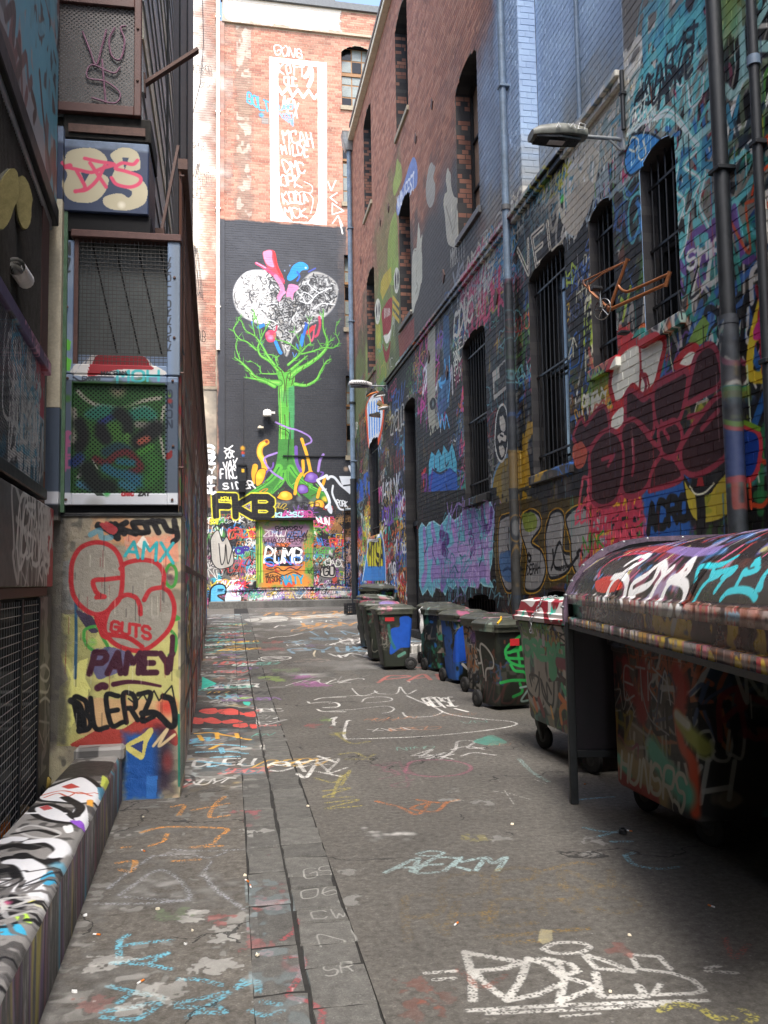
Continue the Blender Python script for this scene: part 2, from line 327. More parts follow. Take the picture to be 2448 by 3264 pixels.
# ghost figures and splashes on the dark upper wall
R.shape('C2', [770,1225,800,1260,785,1340,800,1400,790,1520,760,1570,735,1520,728,1420,745,1290], '#9a958b', sm=True)
R.shape('C2', [893,1268,915,1310,920,1400,940,1480,968,1500,962,1560,972,1640,970,1850,930,1865,890,1820,873,1640,862,1540,870,1470,888,1440,880,1350], '#b3ae9f', sm=True)
R.line('C2', [880,1560,920,1700,930,1760,945,1690,960,1560], .05, '#8f8a7d'); R.line('C2', [920,1540,925,1640], .03, '#d2cdbd')
R.shape('C2', [672,1683,682,1730,688,1800,702,1770,696,1880,697,2133,632,2133,640,2000,660,1850], '#b1ad9c', sm=True)
R.shape('C3', [632,0,696,0,696,190,675,330,650,400,628,470,622,300], '#b1ad9c', sm=True)
R.line('C3', [660,150,655,230,668,270,650,320], .06, '#94907f')
R.text('C2', 'MMXIII', [918,2020, 1024,1930, 1024,1800, 914,1890], .035, '#9a968c', sm=False)
R.text('C3', 'SEDA', [985,250, 1080,170, 1180,20, 985,200], .05, '#a8a294', jit=.05); R.text('C2', 'ANMU', [1035,2090, 1230,1870, 1215,1730, 1030,1960], .05, '#a59f91', jit=.05)
R.text('C3', 'DONT', [945,830, 985,800, 980,740, 935,770], .03, '#c8c4b8'); R.text('C3', 'NECK', [945,905, 995,860, 995,800, 938,840], .03, '#c8c4b8'); R.text('C3', 'STAY', [945,980, 1000,935, 995,870, 940,910], .03, '#c8c4b8')
R.line('C3', [955,1040,965,990,985,975], .025, '#c8c4b8'); R.text('C3', 'YEA', [950,760, 1040,690, 1035,620, 945,690], .03, '#b9b5a9', jit=.05)
# blue strip sign-paint over the arch, lime wash
R.shape('C2', [508,1540,560,1390,600,1260,635,1185,662,1250,660,1400,612,1450,560,1530,518,1630], '#6f84b6', sm=True)
R.text('C2', 'MANIFEST', [520,1610, 640,1420, 640,1290, 512,1500], .06, '#cfd3dc', jit=.06)
R.shape('C2', [510,1200,540,1240,550,1340,520,1420,490,1480,480,1400,500,1300], '#a7bf57', sm=True, op=.7)
R.shape('C2', [500,1600,515,1700,515,2100,450,2133,440,1900,460,1700], '#8fae4a', sm=True, op=.7)
# magenta tags, pale pillar with an eye, blue streaks
R.tags(15.9, 17.6, 4.1, 5.8, 13, ['#b0468a', '#8e4a8e', '#6f5aa0', '#b06a86', '#d6cfd0'], h=(.25, .6), wid=.13)
R.shape('C3', [745,620,800,560,800,1240,826,1260,832,1330,760,1400,745,1250,735,900], '#9c9888', op=.95)
R.patch(15.1, 15.9, 3.4, 5.9, '#74746c', dens=.4, cell=.3, op=.7)
R.shape('C3', [755,1150,775,1110,800,1120,802,1180,770,1200], '#22211f', sm=True); R.dot('C3', [782,1155], .1, '#9aa7a8')
R.line('C3', [750,1420,765,1330,780,1400,800,1330,815,1400,830,1340], .07, '#17161a')
R.shape('C3', [860,520,890,490,905,560,910,1100,880,1200,840,1250,815,1150,840,950,862,900], '#2f5f86', sm=True, op=.8)
for p in ([870,820,880,960,850,1000,825,990], [905,800,910,1000,895,1130], [820,1230,840,1330,850,1240,870,1340,880,1240,905,1330], [840,960,830,1010,850,1030]): R.line('C3', p, .06, '#5f9fc4')
R.tags(12.5, 14.6, 5.35, 6.3, 16, ['#a9a69e', '#8b8f96', '#b04a6a', '#b9b5ab'], h=(.2, .5), wid=.12)
R.tags(14.0, 14.4, 2.9, 4.9, 5, ['#b03a6a', '#c2537e', '#7d3450'], h=(.2, .4), wid=.15)
# crystal piece in two blues
R.shape('C3', [750,1600,770,1510,800,1540,825,1490,850,1540,862,1460,900,1520,925,1440,945,1510,962,1590,965,1700,750,1720], '#5aa3b4', line='#1b1420', lw=.025)
R.shape('C3', [748,1700,800,1660,850,1690,910,1640,965,1690,968,1790,930,1880,900,1820,860,1890,830,1800,790,1880,765,1800,755,1880], '#2f62a4', line='#2a4f8a', lw=.02)
for p in ([790,1560,795,1640,810,1650], [830,1560,835,1650], [870,1530,880,1620,900,1600], [920,1520,930,1620], [780,1650,830,1680,890,1650], [880,1760,890,1800]): R.line('C3', p, .04, '#1c2f4a')
# mustard field with a grey-blue figure outline, face stencil, paste-up
R.shape('C3', [1225,1840,1240,1700,1280,1590,1370,1550,1420,1640,1420,1990,1280,1990,1240,1900], '#8d7a30'); R.shape('C3', [1420,1500,1500,1520,1520,1700,1530,1930,1420,1960], '#9a7f22')
R.patch(9.4, 11.9, 2.2, 4.0, '#7f7a6c', dens=.42, cell=.35, op=.7); R.patch(9.6, 11.6, 2.2, 3.6, '#a98a26', dens=.36, cell=.25, op=.8)
R.line('C3', [1225,1800,1245,1690,1290,1590,1360,1545,1400,1620,1410,1800], .06, '#70889a')
R.shape('C3', [1250,1430,1258,1280,1280,1190,1310,1160,1335,1200,1350,1330,1345,1460,1325,1560,1295,1590,1265,1540], '#0f0f11', sm=True, line='#c9c6be', lw=.04)
R.shape('C3', [1285,1260,1310,1240,1330,1300,1325,1360,1295,1350], '#bdb9b0', sm=True); R.shape('C3', [1270,1400,1300,1370,1335,1390,1330,1440,1300,1430,1285,1450], '#bdb9b0', sm=True); R.shape('C3', [1280,1480,1310,1470,1325,1520,1300,1560], '#bdb9b0', sm=True)
R.line('C3', [1290,1390,1310,1400], .03, K_); R.line('C3', [1320,1380,1335,1385], .03, K_); R.line('C3', [1290,1460,1320,1455], .03, K_)
R.shape('C3', [1230,915,1330,815,1345,1035,1242,1130], '#a5a29b'); R.shape('C3', [1285,880,1325,840,1330,930,1290,960], '#1c1b1d', sm=True); R.shape('C3', [1245,990,1335,920,1338,1010,1246,1090], '#55534f'); R.line('C3', [1250,1000,1290,1030,1330,950], .04, '#26252a')
R.line('C3', [1370,1260,1390,1240], .05, '#8a8a8c'); R.line('C3', [1370,1320,1400,1300], .05, '#8a8a8c')
# skulls, red grinning blot, striped cone at the far bay
for cx, cy in ((508, 215), (365, 450)):
    R.shape('C3', [cx-22,cy-20,cx-10,cy-80,cx+8,cy-88,cx+20,cy-40,cx+18,cy+40,cx+5,cy+100,cx-12,cy+95,cx-18,cy+40], '#c6c2b2', sm=True)
    R.dot('C3', [cx-8, cy+5], .14, K_, op=1, sy=1.6); R.dot('C3', [cx+10, cy-10], .13, K_, op=1, sy=1.6); [R.line('C3', [cx-9+7*k, cy+50, cx-9+7*k, cy+72], .03, K_) for k in range(3)]
for i in range(4): R.line('C3', [352+i*9, 560, 362+i*8, 730], .06, '#c9a93c')
for i in range(3): R.line('C3', [480, 350+i*60, 525, 410+i*60], .1, '#b89c36')
R.shape('C3', [395,460,430,390,470,350,475,420,465,560,450,640,430,620,410,650,400,560], '#8c2a2e', sm=True)
for i in range(5): R.line('C3', [415+i*10, 440, 417+i*10, 500-i*6], .07, '#d3cdbf')
R.shape('C3', [410,640,440,630,465,590,455,660,430,700], '#d3cdbf', sm=True); R.shape('C3', [400,700,430,760,460,680,450,800,425,840], '#7d2428', sm=True)
R.shape('C3', [520,640,600,540,640,500,640,660,560,790,530,800], '#8c3a30', op=.8)
R.shape('C3', [388,240,410,180,465,120,470,220,420,330,400,370,385,310], '#b89c36', op=.8)
R.shape('C3', [280,1330,272,1180,320,1080,375,1060,410,1140,412,1260,390,1400,360,1480,300,1500], '#c65a33', sm=True)
R.shape('C3', [290,1300,285,1170,325,1090,372,1080,398,1150,400,1260,375,1390,345,1450,305,1470], '#e6e4de', sm=True)
for i in range(5): R.line('C3', [298+i*20, 1160-i*4, 305+i*18, 1400-i*14], .17, '#3f86c2')
R.patch(23.9, 26.4, 3.9, 4.6, '#2b5fa6', dens=.5, cell=.25, op=.9)
R.line('C3', [300,1450,302,1500], .1, '#e6e4de'); R.line('C3', [345,1440,346,1490], .08, '#e6e4de')
# bright tangle low at the far bay
R.shape('C6', [200,490,225,360,240,250,300,240,320,190,345,300,350,490], '#3b84b8'); R.shape('C6', [232,330,250,240,300,250,318,215,335,330,330,400,240,400], '#d8bb34')
R.text('C6', 'MTSA', [245,400, 335,390, 335,235, 245,260], .12, '#171717', jit=.04); R.line('C6', [205,490,232,330,242,245,300,238,322,185,345,320,352,490], .08, '#e9e6df')
R.tags(17.3, 20, .9, 3.2, 30, ['#b23038', '#d8d4cc', '#7a3f86', '#c9a43a', '#141416', '#3a5f9a'], h=(.25, .6), wid=.14, drip=.6)
R.box(17.2, 18.9, .5, 4.9, '#16171b', f=.03)
R.text('C3', 'LUCETI', [600,1640, 600,1280, 565,1270, 568,1640], .09, '#2c6f94'); R.text('C6', 'ENNIO', [490,160, 490,60, 510,60, 512,160], .06, '#c93b3f')
# turquoise and lilac burner
tur = [556,170,575,130,600,160,620,130,650,120,690,150,720,110,745,70,770,120,800,100,830,60,880,40,930,50,960,10,1000,0,1025,60,1020,200,1010,380,990,470,1020,530,960,520,940,500,900,530,860,520,845,575,820,530,800,500,770,540,740,520,720,580,700,540,660,530,640,590,610,540,580,580,560,520]
R.shape('C6', [545,-10,560,-60,1040,-90,1050,560,800,620,556,620], '#18181a', op=.92); R.shape('C6', tur, '#74adb8', line='#9fd0d6', lw=.03)
for p, c in (([590,190,600,420,580,500], '#9a88b4'), ([640,160,660,300,640,460], '#9a88b4'), ([700,180,690,330,720,450,700,520], '#8f74ae'), ([770,150,790,260,770,400,800,490], '#a48fbb'), ([840,90,860,220,840,380,870,480], '#a48fbb'),
             ([900,80,910,240,900,420,920,490], '#9a88b4'), ([980,40,1000,150,980,320,985,460], '#b09cc0'), ([620,320,680,300,740,330,800,290,880,310,960,280], '#a290b8'), ([640,440,760,430,860,440,960,420], '#9a88b4')): R.line('C6', p, .26, c)
for p in ([950,40,955,120,975,170,1000,140,1008,60], [690,200,740,230,700,290,730,330], [880,200,900,280,880,330]): R.line('C6', p, .16, '#5f3d7c')
for p in ([600,180,610,260,590,330], [650,230,640,300,665,380], [730,200,720,260,740,310], [810,200,800,300,830,350], [870,240,880,330], [940,220,950,330,930,400], [780,400,800,440]): R.line('C6', p, .04, '#2f5f70')
R.tags(12.9, 16.4, 1.1, 2.6, 22, ['#7fb0b8', '#8d7aa8', '#5b97a2', '#b3a2c2', '#4a7d8c'], h=(.2, .45), wid=.09, drip=.5)
for x in (600, 625, 655, 690, 745, 800, 835, 880, 910, 950): R.line('C6', [x, 510, x, 510+rng.uniform(30, 80)], .03, '#7aa9b2')
# silver block letters with black and mustard outline
R.shape('C6', [1035,20,1130,0,1280,-30,1420,-20,1560,-40,1680,-20,1700,500,1560,540,1450,500,1300,570,1180,580,1040,560,1025,300], '#54481f'); R.patch(9.0, 12.2, .9, 2.7, '#3b3a36', dens=.45, cell=.3, op=.9)
for p in ([1062,110,1100,85,1150,80,1190,110,1200,250,1180,400,1150,530,1100,545,1060,420,1050,250], [1200,90,1250,55,1305,85,1312,160,1255,250,1320,310,1345,420,1310,530,1250,555,1215,520,1230,330,1195,200],
          [1345,190,1375,80,1430,55,1460,110,1455,300,1500,330,1490,420,1410,470,1360,440], [1470,100,1510,50,1580,30,1620,90,1625,260,1600,400,1560,470,1510,380,1500,240], [1640,110,1690,60,1740,120,1730,420,1660,440,1630,300]):
    R.shape('C6', p, '#8f8e8c', sm=True, line='#b28f2c', lw=.075); R.shape('C6', p, '#8f8e8c', sm=True, line='#141416', lw=.035)
for p in ([1240,320,1255,350,1240,370,1235,330], [1110,270,1120,330], [1390,300,1400,400,1440,420], [1380,420,1430,250,1480,400,1550,330], [1540,320,1560,300,1575,330], [1080,430,1110,410,1140,430,1170,400,1200,420]): R.line('C6', p, .04, K_)
R.shape('C6', [1060,330,1110,300,1160,340,1170,450,1120,500,1070,450], '#3f6ea0', op=.7, sm=True); R.shape('C6', [1200,80,1250,60,1290,100,1280,170,1220,180], '#7d8a3c', op=.9, sm=True)
R.text('C6', 'MSB', [1115,220, 1165,215, 1165,150, 1115,160], .02, K_); R.text('C6', 'DERAH', [1230,450, 1310,440, 1310,375, 1230,400], .02, K_); R.text('C6', 'HYPER', [1420,430, 1475,420, 1475,395, 1420,405], .012, K_)
# red cluster, black letters on blue, moon with dark stem
R.tags(7.5, 9.3, 1.2, 2.4, 44, ['#b24a5e', '#a83f54', '#c2586a', '#4d8a3a', '#c7a736'], h=(.12, .35), wid=.16, drip=.4)
R.box(6.75, 7.6, 1.45, 2.45, '#2a5c94', f=.05, nz=.08, cell=.2)
R.text('C5', 'ACRO', [865,1860, 1130,1760, 1130,1620, 865,1690], .075, K_, jit=.02)
R.shape('C5', [1100,1500,1150,1580,1250,1610,1340,1510,1435,1430,1440,1680,1380,1760,1290,1800,1190,1800,1130,1700], '#a89c3c', sm=True, line='#17180f', lw=.02)
R.patch(5.7, 6.6, 1.9, 2.9, '#7f8a2c', dens=.36, cell=.2, op=.6); R.line('C5', [1200,1570,1215,1700,1215,1871], .13, '#101014'); R.shape('C5', [1150,1590,1160,1490,1210,1470,1280,1480,1290,1590,1220,1620], '#101014', sm=True); R.shape('C5', [1185,1560,1195,1500,1225,1500,1235,1560], '#8f2226')
R.line('C5', [1140,1560,1180,1610,1240,1600,1300,1540], .02, '#c9c6b0'); R.shape('C5', [1385,1140,1410,1100,1500,1160,1590,1200,1610,1330,1560,1500,1430,1500,1400,1300], '#1f4a8f', line='#b84a52', lw=.05, sm=True)
R.line('C5', [1390,1140,1480,1130,1600,1180], .04, '#7fa03a')
R.shape('C5', [1130,600,1180,500,1230,420,1270,480,1240,600,1180,640], '#7f9a44', op=.9); R.shape('C5', [500,880,540,830,620,800,600,1000,480,1100], '#93913a', op=.9); R.tags(8.2, 9.2, 2.7, 3.7, 16, ['#c79a3a', '#b06a5a', '#7fa04a', '#1a1a1c', '#c9c5ba'], h=(.12, .3), wid=.16)
R.shape('C5', [640,520,720,500,770,560,700,640,660,620], '#a83a3f', op=.9)
# throw-up: dark maroon bubbles, white caps, red outline
MR, ML = '#3f141b', '#8a3648'
for p in ([640,1010,612,900,630,770,690,660,780,600,830,620,880,590,950,565,975,620,945,760,910,890,830,965,760,900,690,1000], [605,1175,615,1090,700,1005,715,1130,660,1205], [1045,760,1085,690,1140,640,1190,650,1195,720,1130,790]):
    R.shape('C5', p, '#c9c5bb', line='#a0262c', lw=.075, sm=True)
for p in ([400,1310,368,1230,420,1105,450,1150,520,1060,580,1035,605,1170,540,1220,470,1310], [715,1170,715,960,760,925,830,985,890,960,905,1150,880,1210,790,1130], [910,900,1110,790,1112,960,1060,1130,930,1170], [1120,950,1175,710,1260,620,1325,680,1345,870,1220,960,1120,1010],
          [870,1570,890,1400,990,1335,1092,1500,900,1580], [690,1570,685,1200,760,1115,830,1180,890,1260,955,1330,900,1430,850,1570,760,1625], [485,1560,475,1350,560,1205,640,1195,695,1290,695,1500,650,1650,560,1695,490,1650],
          [935,1180,1040,1125,1092,1230,1040,1355,960,1345], [1085,1290,1180,1130,1370,945,1390,1300,1330,1405,1180,1485,1095,1440]):
    R.shape('C5', p, MR, line=ML, lw=.055, sm=True)
for p in ([820,800,850,880,830,960,800,940], [1000,1240,970,1190,950,1130], [1220,1180,1290,1100,1330,1060], [760,1250,770,1400,760,1480], [560,1380,620,1360], [600,1420,640,1350], [1130,1100,1220,1080]): R.line('C5', p, .05, ML)
R.line('C5', [810,640,815,800,805,930], .04, '#94242a'); R.line('C5', [810,830,850,820,870,900,840,950], .03, '#94242a')
R.shape('C5', [370,1290,420,1260,460,1330,440,1420,390,1440,365,1360], '#b0604a', op=.9, sm=True)
for k in range(120):
    a, b = rng.uniform(6.3, 8.4), rng.uniform(2.1, 3.5); R.stroke([(a, b), (a-.02, b+.004)], .006, '#8d8a86', op=.6)
R.tags(4.6, 6.0, 4.6, 6.5, 16, ['#3f6f8f', '#4b5560', '#77836a', '#30414c'], h=(.2, .45), wid=.15); R.spray((5.85, 6.0), .25, '#7f8340', op=.8, sy=2.2)
R.tags(5.2, 5.9, 3.2, 4.1, 6, ['#b83f86', '#3f7fb0', '#c6c2ba', '#7fa040', '#c2662f'], h=(.12, .3), wid=.2)
for k in range(400):      # runs of thinned paint
    a, b = rng.uniform(4.6, 26.5), rng.uniform(1, 6); R.stroke([(a, b), (a, b-rng.uniform(.1, .6))], rng.uniform(.008, .02), PAL[int(rng.integers(len(PAL)))], op=.7)

_z = int(6.42/R.res); R.C[:_z] = np.clip(1.24*R.C[:_z]**1.3, 0, .88)
# ------------------------------------------------------------------ FAR WALL paint (plane through (0,30,0); a = x, b = z)
FN = (-.031, 1, 0)
F = Canvas('mural_wall', -2.2, 6.2, .2, 23, .009, (0, 30, 0), FN, (0, 2))
F.box(-2.3, -.45, 12.5, 24, '#f1e7d8', op=.92, f=.5, nz=.6, cell=1.2); F.box(-2.3, -.8, 9.5, 16, '#e6d5bd', op=.8, f=.4, nz=.5, cell=.8)  # cream wash on the upper side wall, bright sunlight painted into its colour
F.box(-.9, -.5, 8.3, 15.6, None, op=.8, f=.2, nz=.25, cell=.5)
F.box(-2.3, -.5, 4.9, 8.15, '#bfae96', f=.02); F.patch(-2.2, -.5, 5, 8.1, '#a59a86', dens=.45, cell=.5, op=.7); F.box(-1.5, -1.15, 9.9, 11.0, '#d6c7ad', f=.04)
F.box(-2.3, -.45, -1, 5.7, '#1d1d20', f=.25, nz=.5, cell=.4)
F.box(-.2, 4.0, 21.45, 23, '#f3e8d6', op=.95, f=.05, nz=.1, cell=.5); F.box(4.0, 6.3, 21.4, 24, None, op=1, f=.02)
F.patch(-.1, 3.9, 16, 21.4, '#d9a56a', dens=.42, cell=1.2, op=.35, edge=.3)
F.box(.2, .68, 13.9, 21.3, '#b09a83', op=.6, f=.1, nz=.12, cell=.5); F.patch(.2, .7, 14, 21.3, '#d9cdbb', dens=.45, cell=.35, op=.6)
F.box(-.45, 4.05, -1, 14.18, '#3c3e43', f=.03, nz=.03); F.patch(-.4, 4.0, 9, 14.1, '#494b50', dens=.45, cell=.6, op=.6, edge=.3); F.box(4.05, 6.2, 8.6, 14.5, '#6b5a55', op=.7, f=.3, nz=.3); F.box(3.9, 6.2, -1, 9.0, '#303136', f=.1)
F.box(-.45, 4.1, -1, 9.5, '#2b2c30', op=.75, f=.8, nz=.3)
WH = '#f4f0e9'
F.shape('F1', [712,500,1222,552,1222,1985,725,1945], WH); F.shape('F1', [790,552,1140,590,1146,1780,1122,1880,1060,1955,920,1955,842,1880,806,1780], None)
F.line('F1', [795,770,825,830,880,770,920,850,965,790,1015,860,1060,795,1110,870,1140,830], .09, WH, sm=False)
for t, q in (('GONG', [760,480,1000,520,1000,440,770,400]), ('KOTTI', [800,640,1080,690,1080,600,800,560]), ('OUC', [850,740,960,760,950,690,850,670]), ('MCX', [830,960,960,1040,970,900,850,850]), ('MCAH', [840,1250,1110,1290,1080,1170,830,1150]), ('MILDE', [830,1360,1060,1370,1050,1280,815,1280]),
             ('DMC', [850,1520,1030,1530,1020,1440,830,1420]), ('OPK', [820,1640,990,1650,980,1550,815,1550]), ('KODA', [840,1790,1060,1790,1040,1700,820,1690]), ('MCK', [860,1900,1050,1920,1020,1830,845,1830])):
    F.text('F1', t, q, .05, WH, jit=.075)
F.line('F1', [1030,680,1060,640,1080,600,1090,680,1060,760], .14, WH); F.line('F1', [1020,1600,1090,1640,1080,1700,1000,1690,950,1720], .025, WH); F.line('F1', [870,1800,960,1780,1010,1800,950,1790], .03, WH); F.line('F1', [1060,1700,1100,1760,1080,1880], .03, WH)
for p in ([1230,1600,1260,1680,1300,1590], [1310,1700,1250,1740,1310,1790], [1270,1790,1270,1890,1370,1860,1280,1800], [1270,1970,1320,1900,1360,1990], [1330,1925,1360,2060]): F.line('F1', p, .05, WH, sm=False)
F.text('F1', 'BOLT', [520,900,720,1000,700,900,520,820], .06, '#52a3dc', jit=.05); F.text('F1', 'UGO', [800,970,920,960,920,920,800,930], .05, '#6f9fdc', jit=.05); F.text('F1', 'KSW', [830,1040,930,1110,920,1010,810,1000], .05, '#7d9ae0', jit=.05); F.spray(F.px('F1', [645,1015])[0], .14, '#4d9fd6', op=1)
F.box(*F.px('F1', [645,1090])[0].repeat(1)[[0]], *F.px('F1', [710,1090])[0][[0]], *F.px('F1', [645,1090])[0][[1]], *F.px('F1', [645,1035])[0][[1]], '#8f8780', f=.02)
for t, q, h in (('KOB', [40,640,130,650,130,570,50,560], 0), ('BOB', [130,600,210,670,200,580,120,570], 0), ('CLS', [100,770,190,760,190,720,110,730], 0), ('SPEB', [20,1310,140,1320,140,1260,50,1250], 0), ('NAS', [40,1560,110,1580,100,1440,80,1450], 0), ('SB', [40,1730,110,1740,110,1600,40,1590], 0), ('GXO', [130,1640,210,1640,190,1520,120,1520], 0)):
    F.text('F1', t, q, .018, '#6d625a', jit=.06)
F.text('F2', 'GBASCO', [40,700,130,660,80,250,20,260], .018, '#4a4340', jit=.05); F.text('F2', 'GRAB', [10,1030,150,1080,150,990,10,950], .022, '#1f1d1c', jit=.03); F.text('F2', 'GSL', [30,1090,90,1130,90,1060,30,1050], .018, '#1f1d1c', jit=.03)
# the heart of torn strips
heart = [860,690,820,570,760,480,640,440,520,458,430,540,393,640,410,760,470,850,560,900,640,930,720,960,800,1040,850,1190,880,1190,920,1060,980,985,1080,920,1200,860,1290,760,1322,620,1290,540,1200,478,1100,460,1020,520,960,600,935,700]
F.shape('F2', heart, '#a7a5a0', line='#75767a', lw=.03, sm=True)
F.shape('F2', [700,470,600,445,500,465,425,550,396,650,420,760,480,840,560,880,640,850,600,760,560,700,600,600,680,560,780,540], '#eceae4', sm=True, op=.5)
F.shape('F2', [950,640,1040,530,1120,480,1220,500,1290,580,1300,680,1240,760,1120,800,1000,760], '#77787a', sm=True, op=.6); F.shape('F2', [740,720,900,680,1000,800,940,960,860,1080,780,960,700,860], '#8d8b85', sm=True, op=.8)
hp = F.px('F2', heart); hc = [(a, b) for a, b in zip(*(rng.uniform(*F.px('F2', [400,460,1320,1180])[:, k][[0, 1]][np.argsort(F.px('F2', [400,460,1320,1180])[:, k])], 2600) for k in (0, 1)))]
def inside(pt, poly):
    x, y = pt; c = False
    for (xa, ya), (xb, yb) in zip(poly, np.roll(poly, -1, 0)):
        if (ya > y) != (yb > y) and x < (xb-xa)*(y-ya)/(yb-ya)+xa: c = not c
    return c
for i, pt in enumerate(hc):
    if not inside(pt, hp): continue
    an = rng.uniform(0, 6.28); L = rng.uniform(.1, .42); p = [pt]
    for _ in range(3):
        an += rng.normal(.25, .55); p.append((p[-1][0]+math.cos(an)*L/3, p[-1][1]+math.sin(an)*L/3))
    if all(inside(q, hp) for q in p):
        lft = pt[0] < 1.3
        F.stroke(p, rng.uniform(.012, .045), (['#f6f4ee', '#e9e7e1', '#a5a4a0', '#5a5a5c', '#f2f0ea'] if lft else ['#c5c6c4', '#5a5b5d', '#36373a', '#9c9d9d', '#2e2f31'])[int(rng.integers(5))])
for p in ([960,640,1010,690,1050,740,1150,650,1260,600], [1050,560,1100,610,1160,650], [990,700,1020,640,1100,690,1060,740,990,720], [1110,780,1180,740,1290,750], [640,780,720,740,780,740], [600,560,640,600,620,700,660,740]): F.line('F2', p, .035, '#d6d8d8')
# vessels
F.shape('F2', [657,290,690,268,750,270,770,300,790,400,820,470,850,560,820,545,760,470,700,420,668,360], '#c24a58', sm=True); F.shape('F2', [660,290,690,272,735,275,740,350,755,420,700,400,670,350], '#e68fae', sm=True); F.shape('F2', [745,275,770,300,790,410,835,500,850,570,800,480,765,400], '#c92f34', sm=True)
F.line('F2', [600,385,680,430,760,490,830,540], .1, '#d0486a', taper=1.6); F.line('F2', [600,380,680,425], .04, '#e9a0bc')
F.line('F2', [770,500,810,560,830,620,800,690], .16, '#d97fa4'); F.line('F2', [850,640,820,670,800,710], .09, '#dd8aac'); F.shape('F2', [870,620,890,570,960,580,970,610,930,650,920,710,900,680,865,680], '#dd83aa', sm=True)
F.shape('F2', [870,510,920,410,990,372,1050,400,1055,440,1000,450,960,500,900,540], '#2b8fd8', sm=True); F.line('F2', [960,460,980,500,960,540], .06, '#2f5fc0'); F.line('F2', [1060,460,1120,430], .05, '#4450a8'); F.dot('F2', [1035,425], .05, '#e8f2fa', op=1); F.dot('F2', [895,405], .04, '#9db8f0'); F.dot('F2', [850,450], .04, '#9db8f0')
for p, w_, c in (([1155,860,1160,930,1140,1010,1120,1030], .09, '#b83f5a'), ([1060,980,1080,1070,1100,1040,1110,960,1120,930], .06, '#c4506a'), ([1050,1000,1100,950], .14, '#c23a40'), ([780,940,770,980,740,990], .06, '#b83f5a'), ([620,950,660,930], .12, '#2b78cc'), ([625,970,640,1070,670,1130], .03, '#4a7fd0'),
                 ([560,900,575,960], .05, '#3a6fc0'), ([770,1080,800,1150,815,1175], .12, '#2f86d8'), ([1010,1020,995,1105], .13, '#2f86d8'), ([1040,930,1020,1010], .1, '#2b62b8'), ([1030,910,1060,930], .06, '#3a50a0'), ([950,1090,970,1140,960,1100], .03, '#3f70c8'), ([920,1170,935,1210,955,1180], .025, '#4f86d0')): F.line('F2', p, w_, c)
F.shape('F2', [680,1010,710,975,760,985,775,1030,755,1075,710,1080,685,1050], '#c63f5c', sm=True); F.dot('F2', [725,1040], .13, '#e58ab0', op=1); F.dot('F2', [700,1005], .1, '#d8708c', op=1)
# green tree
GR, GD, GL = '#58a83e', '#2f6a34', '#8cc85a'
F.shape('F2', [790,1470,795,1400,770,1330,740,1260,800,1300,850,1350,900,1310,960,1290,940,1370,935,1470,930,1700,925,2000,935,2100,990,2212,760,2212,795,2050,800,1800], GR)
F.shape('F2', [885,1480,935,1460,938,1700,930,2000,940,2110,900,2180,885,1900], '#3f8a5c', op=.8)
for p, w_, t in (([800,1440,700,1430,590,1390,540,1330,470,1260,410,1215], .34, .15), ([760,1470,660,1420,560,1400,490,1388], .22, .1), ([790,1330,720,1250,640,1200,615,1130,640,1060,660,1010,720,900], .17, .2), ([760,1280,700,1200,650,1110,590,1030,500,970,465,880], .15, .15), ([600,1150,520,1080,450,1050,400,970,440,900,445,860], .1, .25),
                 ([455,1230,420,1120,440,1040], .07, .4), ([900,1380,960,1330,1080,1260,1180,1180,1230,1090,1190,960,1190,790], .32, .12), ([880,1280,960,1210,1040,1120,1080,1090], .14, .3), ([910,1320,980,1260,1050,1200], .18, .3), ([1000,1180,940,1130,870,1080,770,1060], .08, .5), ([1000,1185,1100,1160,1190,1130,1280,1130,1330,1080,1300,1000,1310,900], .09, .2),
                 ([1230,1090,1290,1040], .06, .4), ([940,1450,1040,1460,1130,1410,1170,1330,1220,1250,1260,1230], .2, .2), ([640,1340,620,1290,540,1240], .05, .4), ([780,1240,760,1200,640,1180], .08, .3), ([790,1360,700,1360,640,1350,630,1290], .08, .4), ([590,1030,570,920,590,860,580,800], .06, .3), ([640,1060,620,950,600,850], .05, .4), ([1190,960,1230,1080], .08, .8), ([1080,1100,1060,980,1070,850], .05, .3), ([960,1210,990,1130,960,1030,920,980], .05, .3), ([800,1200,770,1230,790,1290], .06, .8), ([1140,1060,1180,1120,1240,1050], .03, .5)):
    w_ *= .72; F.line('F2', p, w_, '#24381c', taper=t); F.line('F2', p, w_*.86, GR, taper=t); F.line('F2', np.array(p, float)-3, w_*.28, GL, taper=t, op=.8)
    pp = np.array(p, float).reshape(-1, 2)
    for q in range(1, len(pp)):
        for _ in range(2):
            c0_ = pp[q]*rng.uniform(.2, 1)+pp[q-1]*0; c0_ = pp[q-1]+(pp[q]-pp[q-1])*rng.uniform(.3, 1); an = math.atan2(*(pp[q]-pp[q-1])[::-1])+rng.choice([-1, 1])*rng.uniform(.4, 1.0); l_ = rng.uniform(25, 60)
            tw = [c0_, c0_+np.array([math.cos(an), math.sin(an)])*l_*.5+rng.normal(0, 3, 2), c0_+np.array([math.cos(an), math.sin(an)])*l_+np.array([0, -10])]
            if tw[2][1] < 1500: F.line('F2', np.array(tw).ravel(), .028, GR, taper=.4)
for p in ([820,1330,850,1450,840,1600], [870,1380,860,1500,870,1650], [905,1350,890,1420], [800,1480,815,1700,810,1950], [850,1720,860,1950,850,2150], [890,1700,905,2000], [780,1300,820,1340], [930,1380,910,1460], [845,1300,850,1340,900,1330], [560,1370,600,1400], [520,1320,550,1350], [1000,1330,1020,1290], [1100,1250,1110,1230], [1040,1460,1050,1430]): F.line('F2', p, .022, '#3c2418')
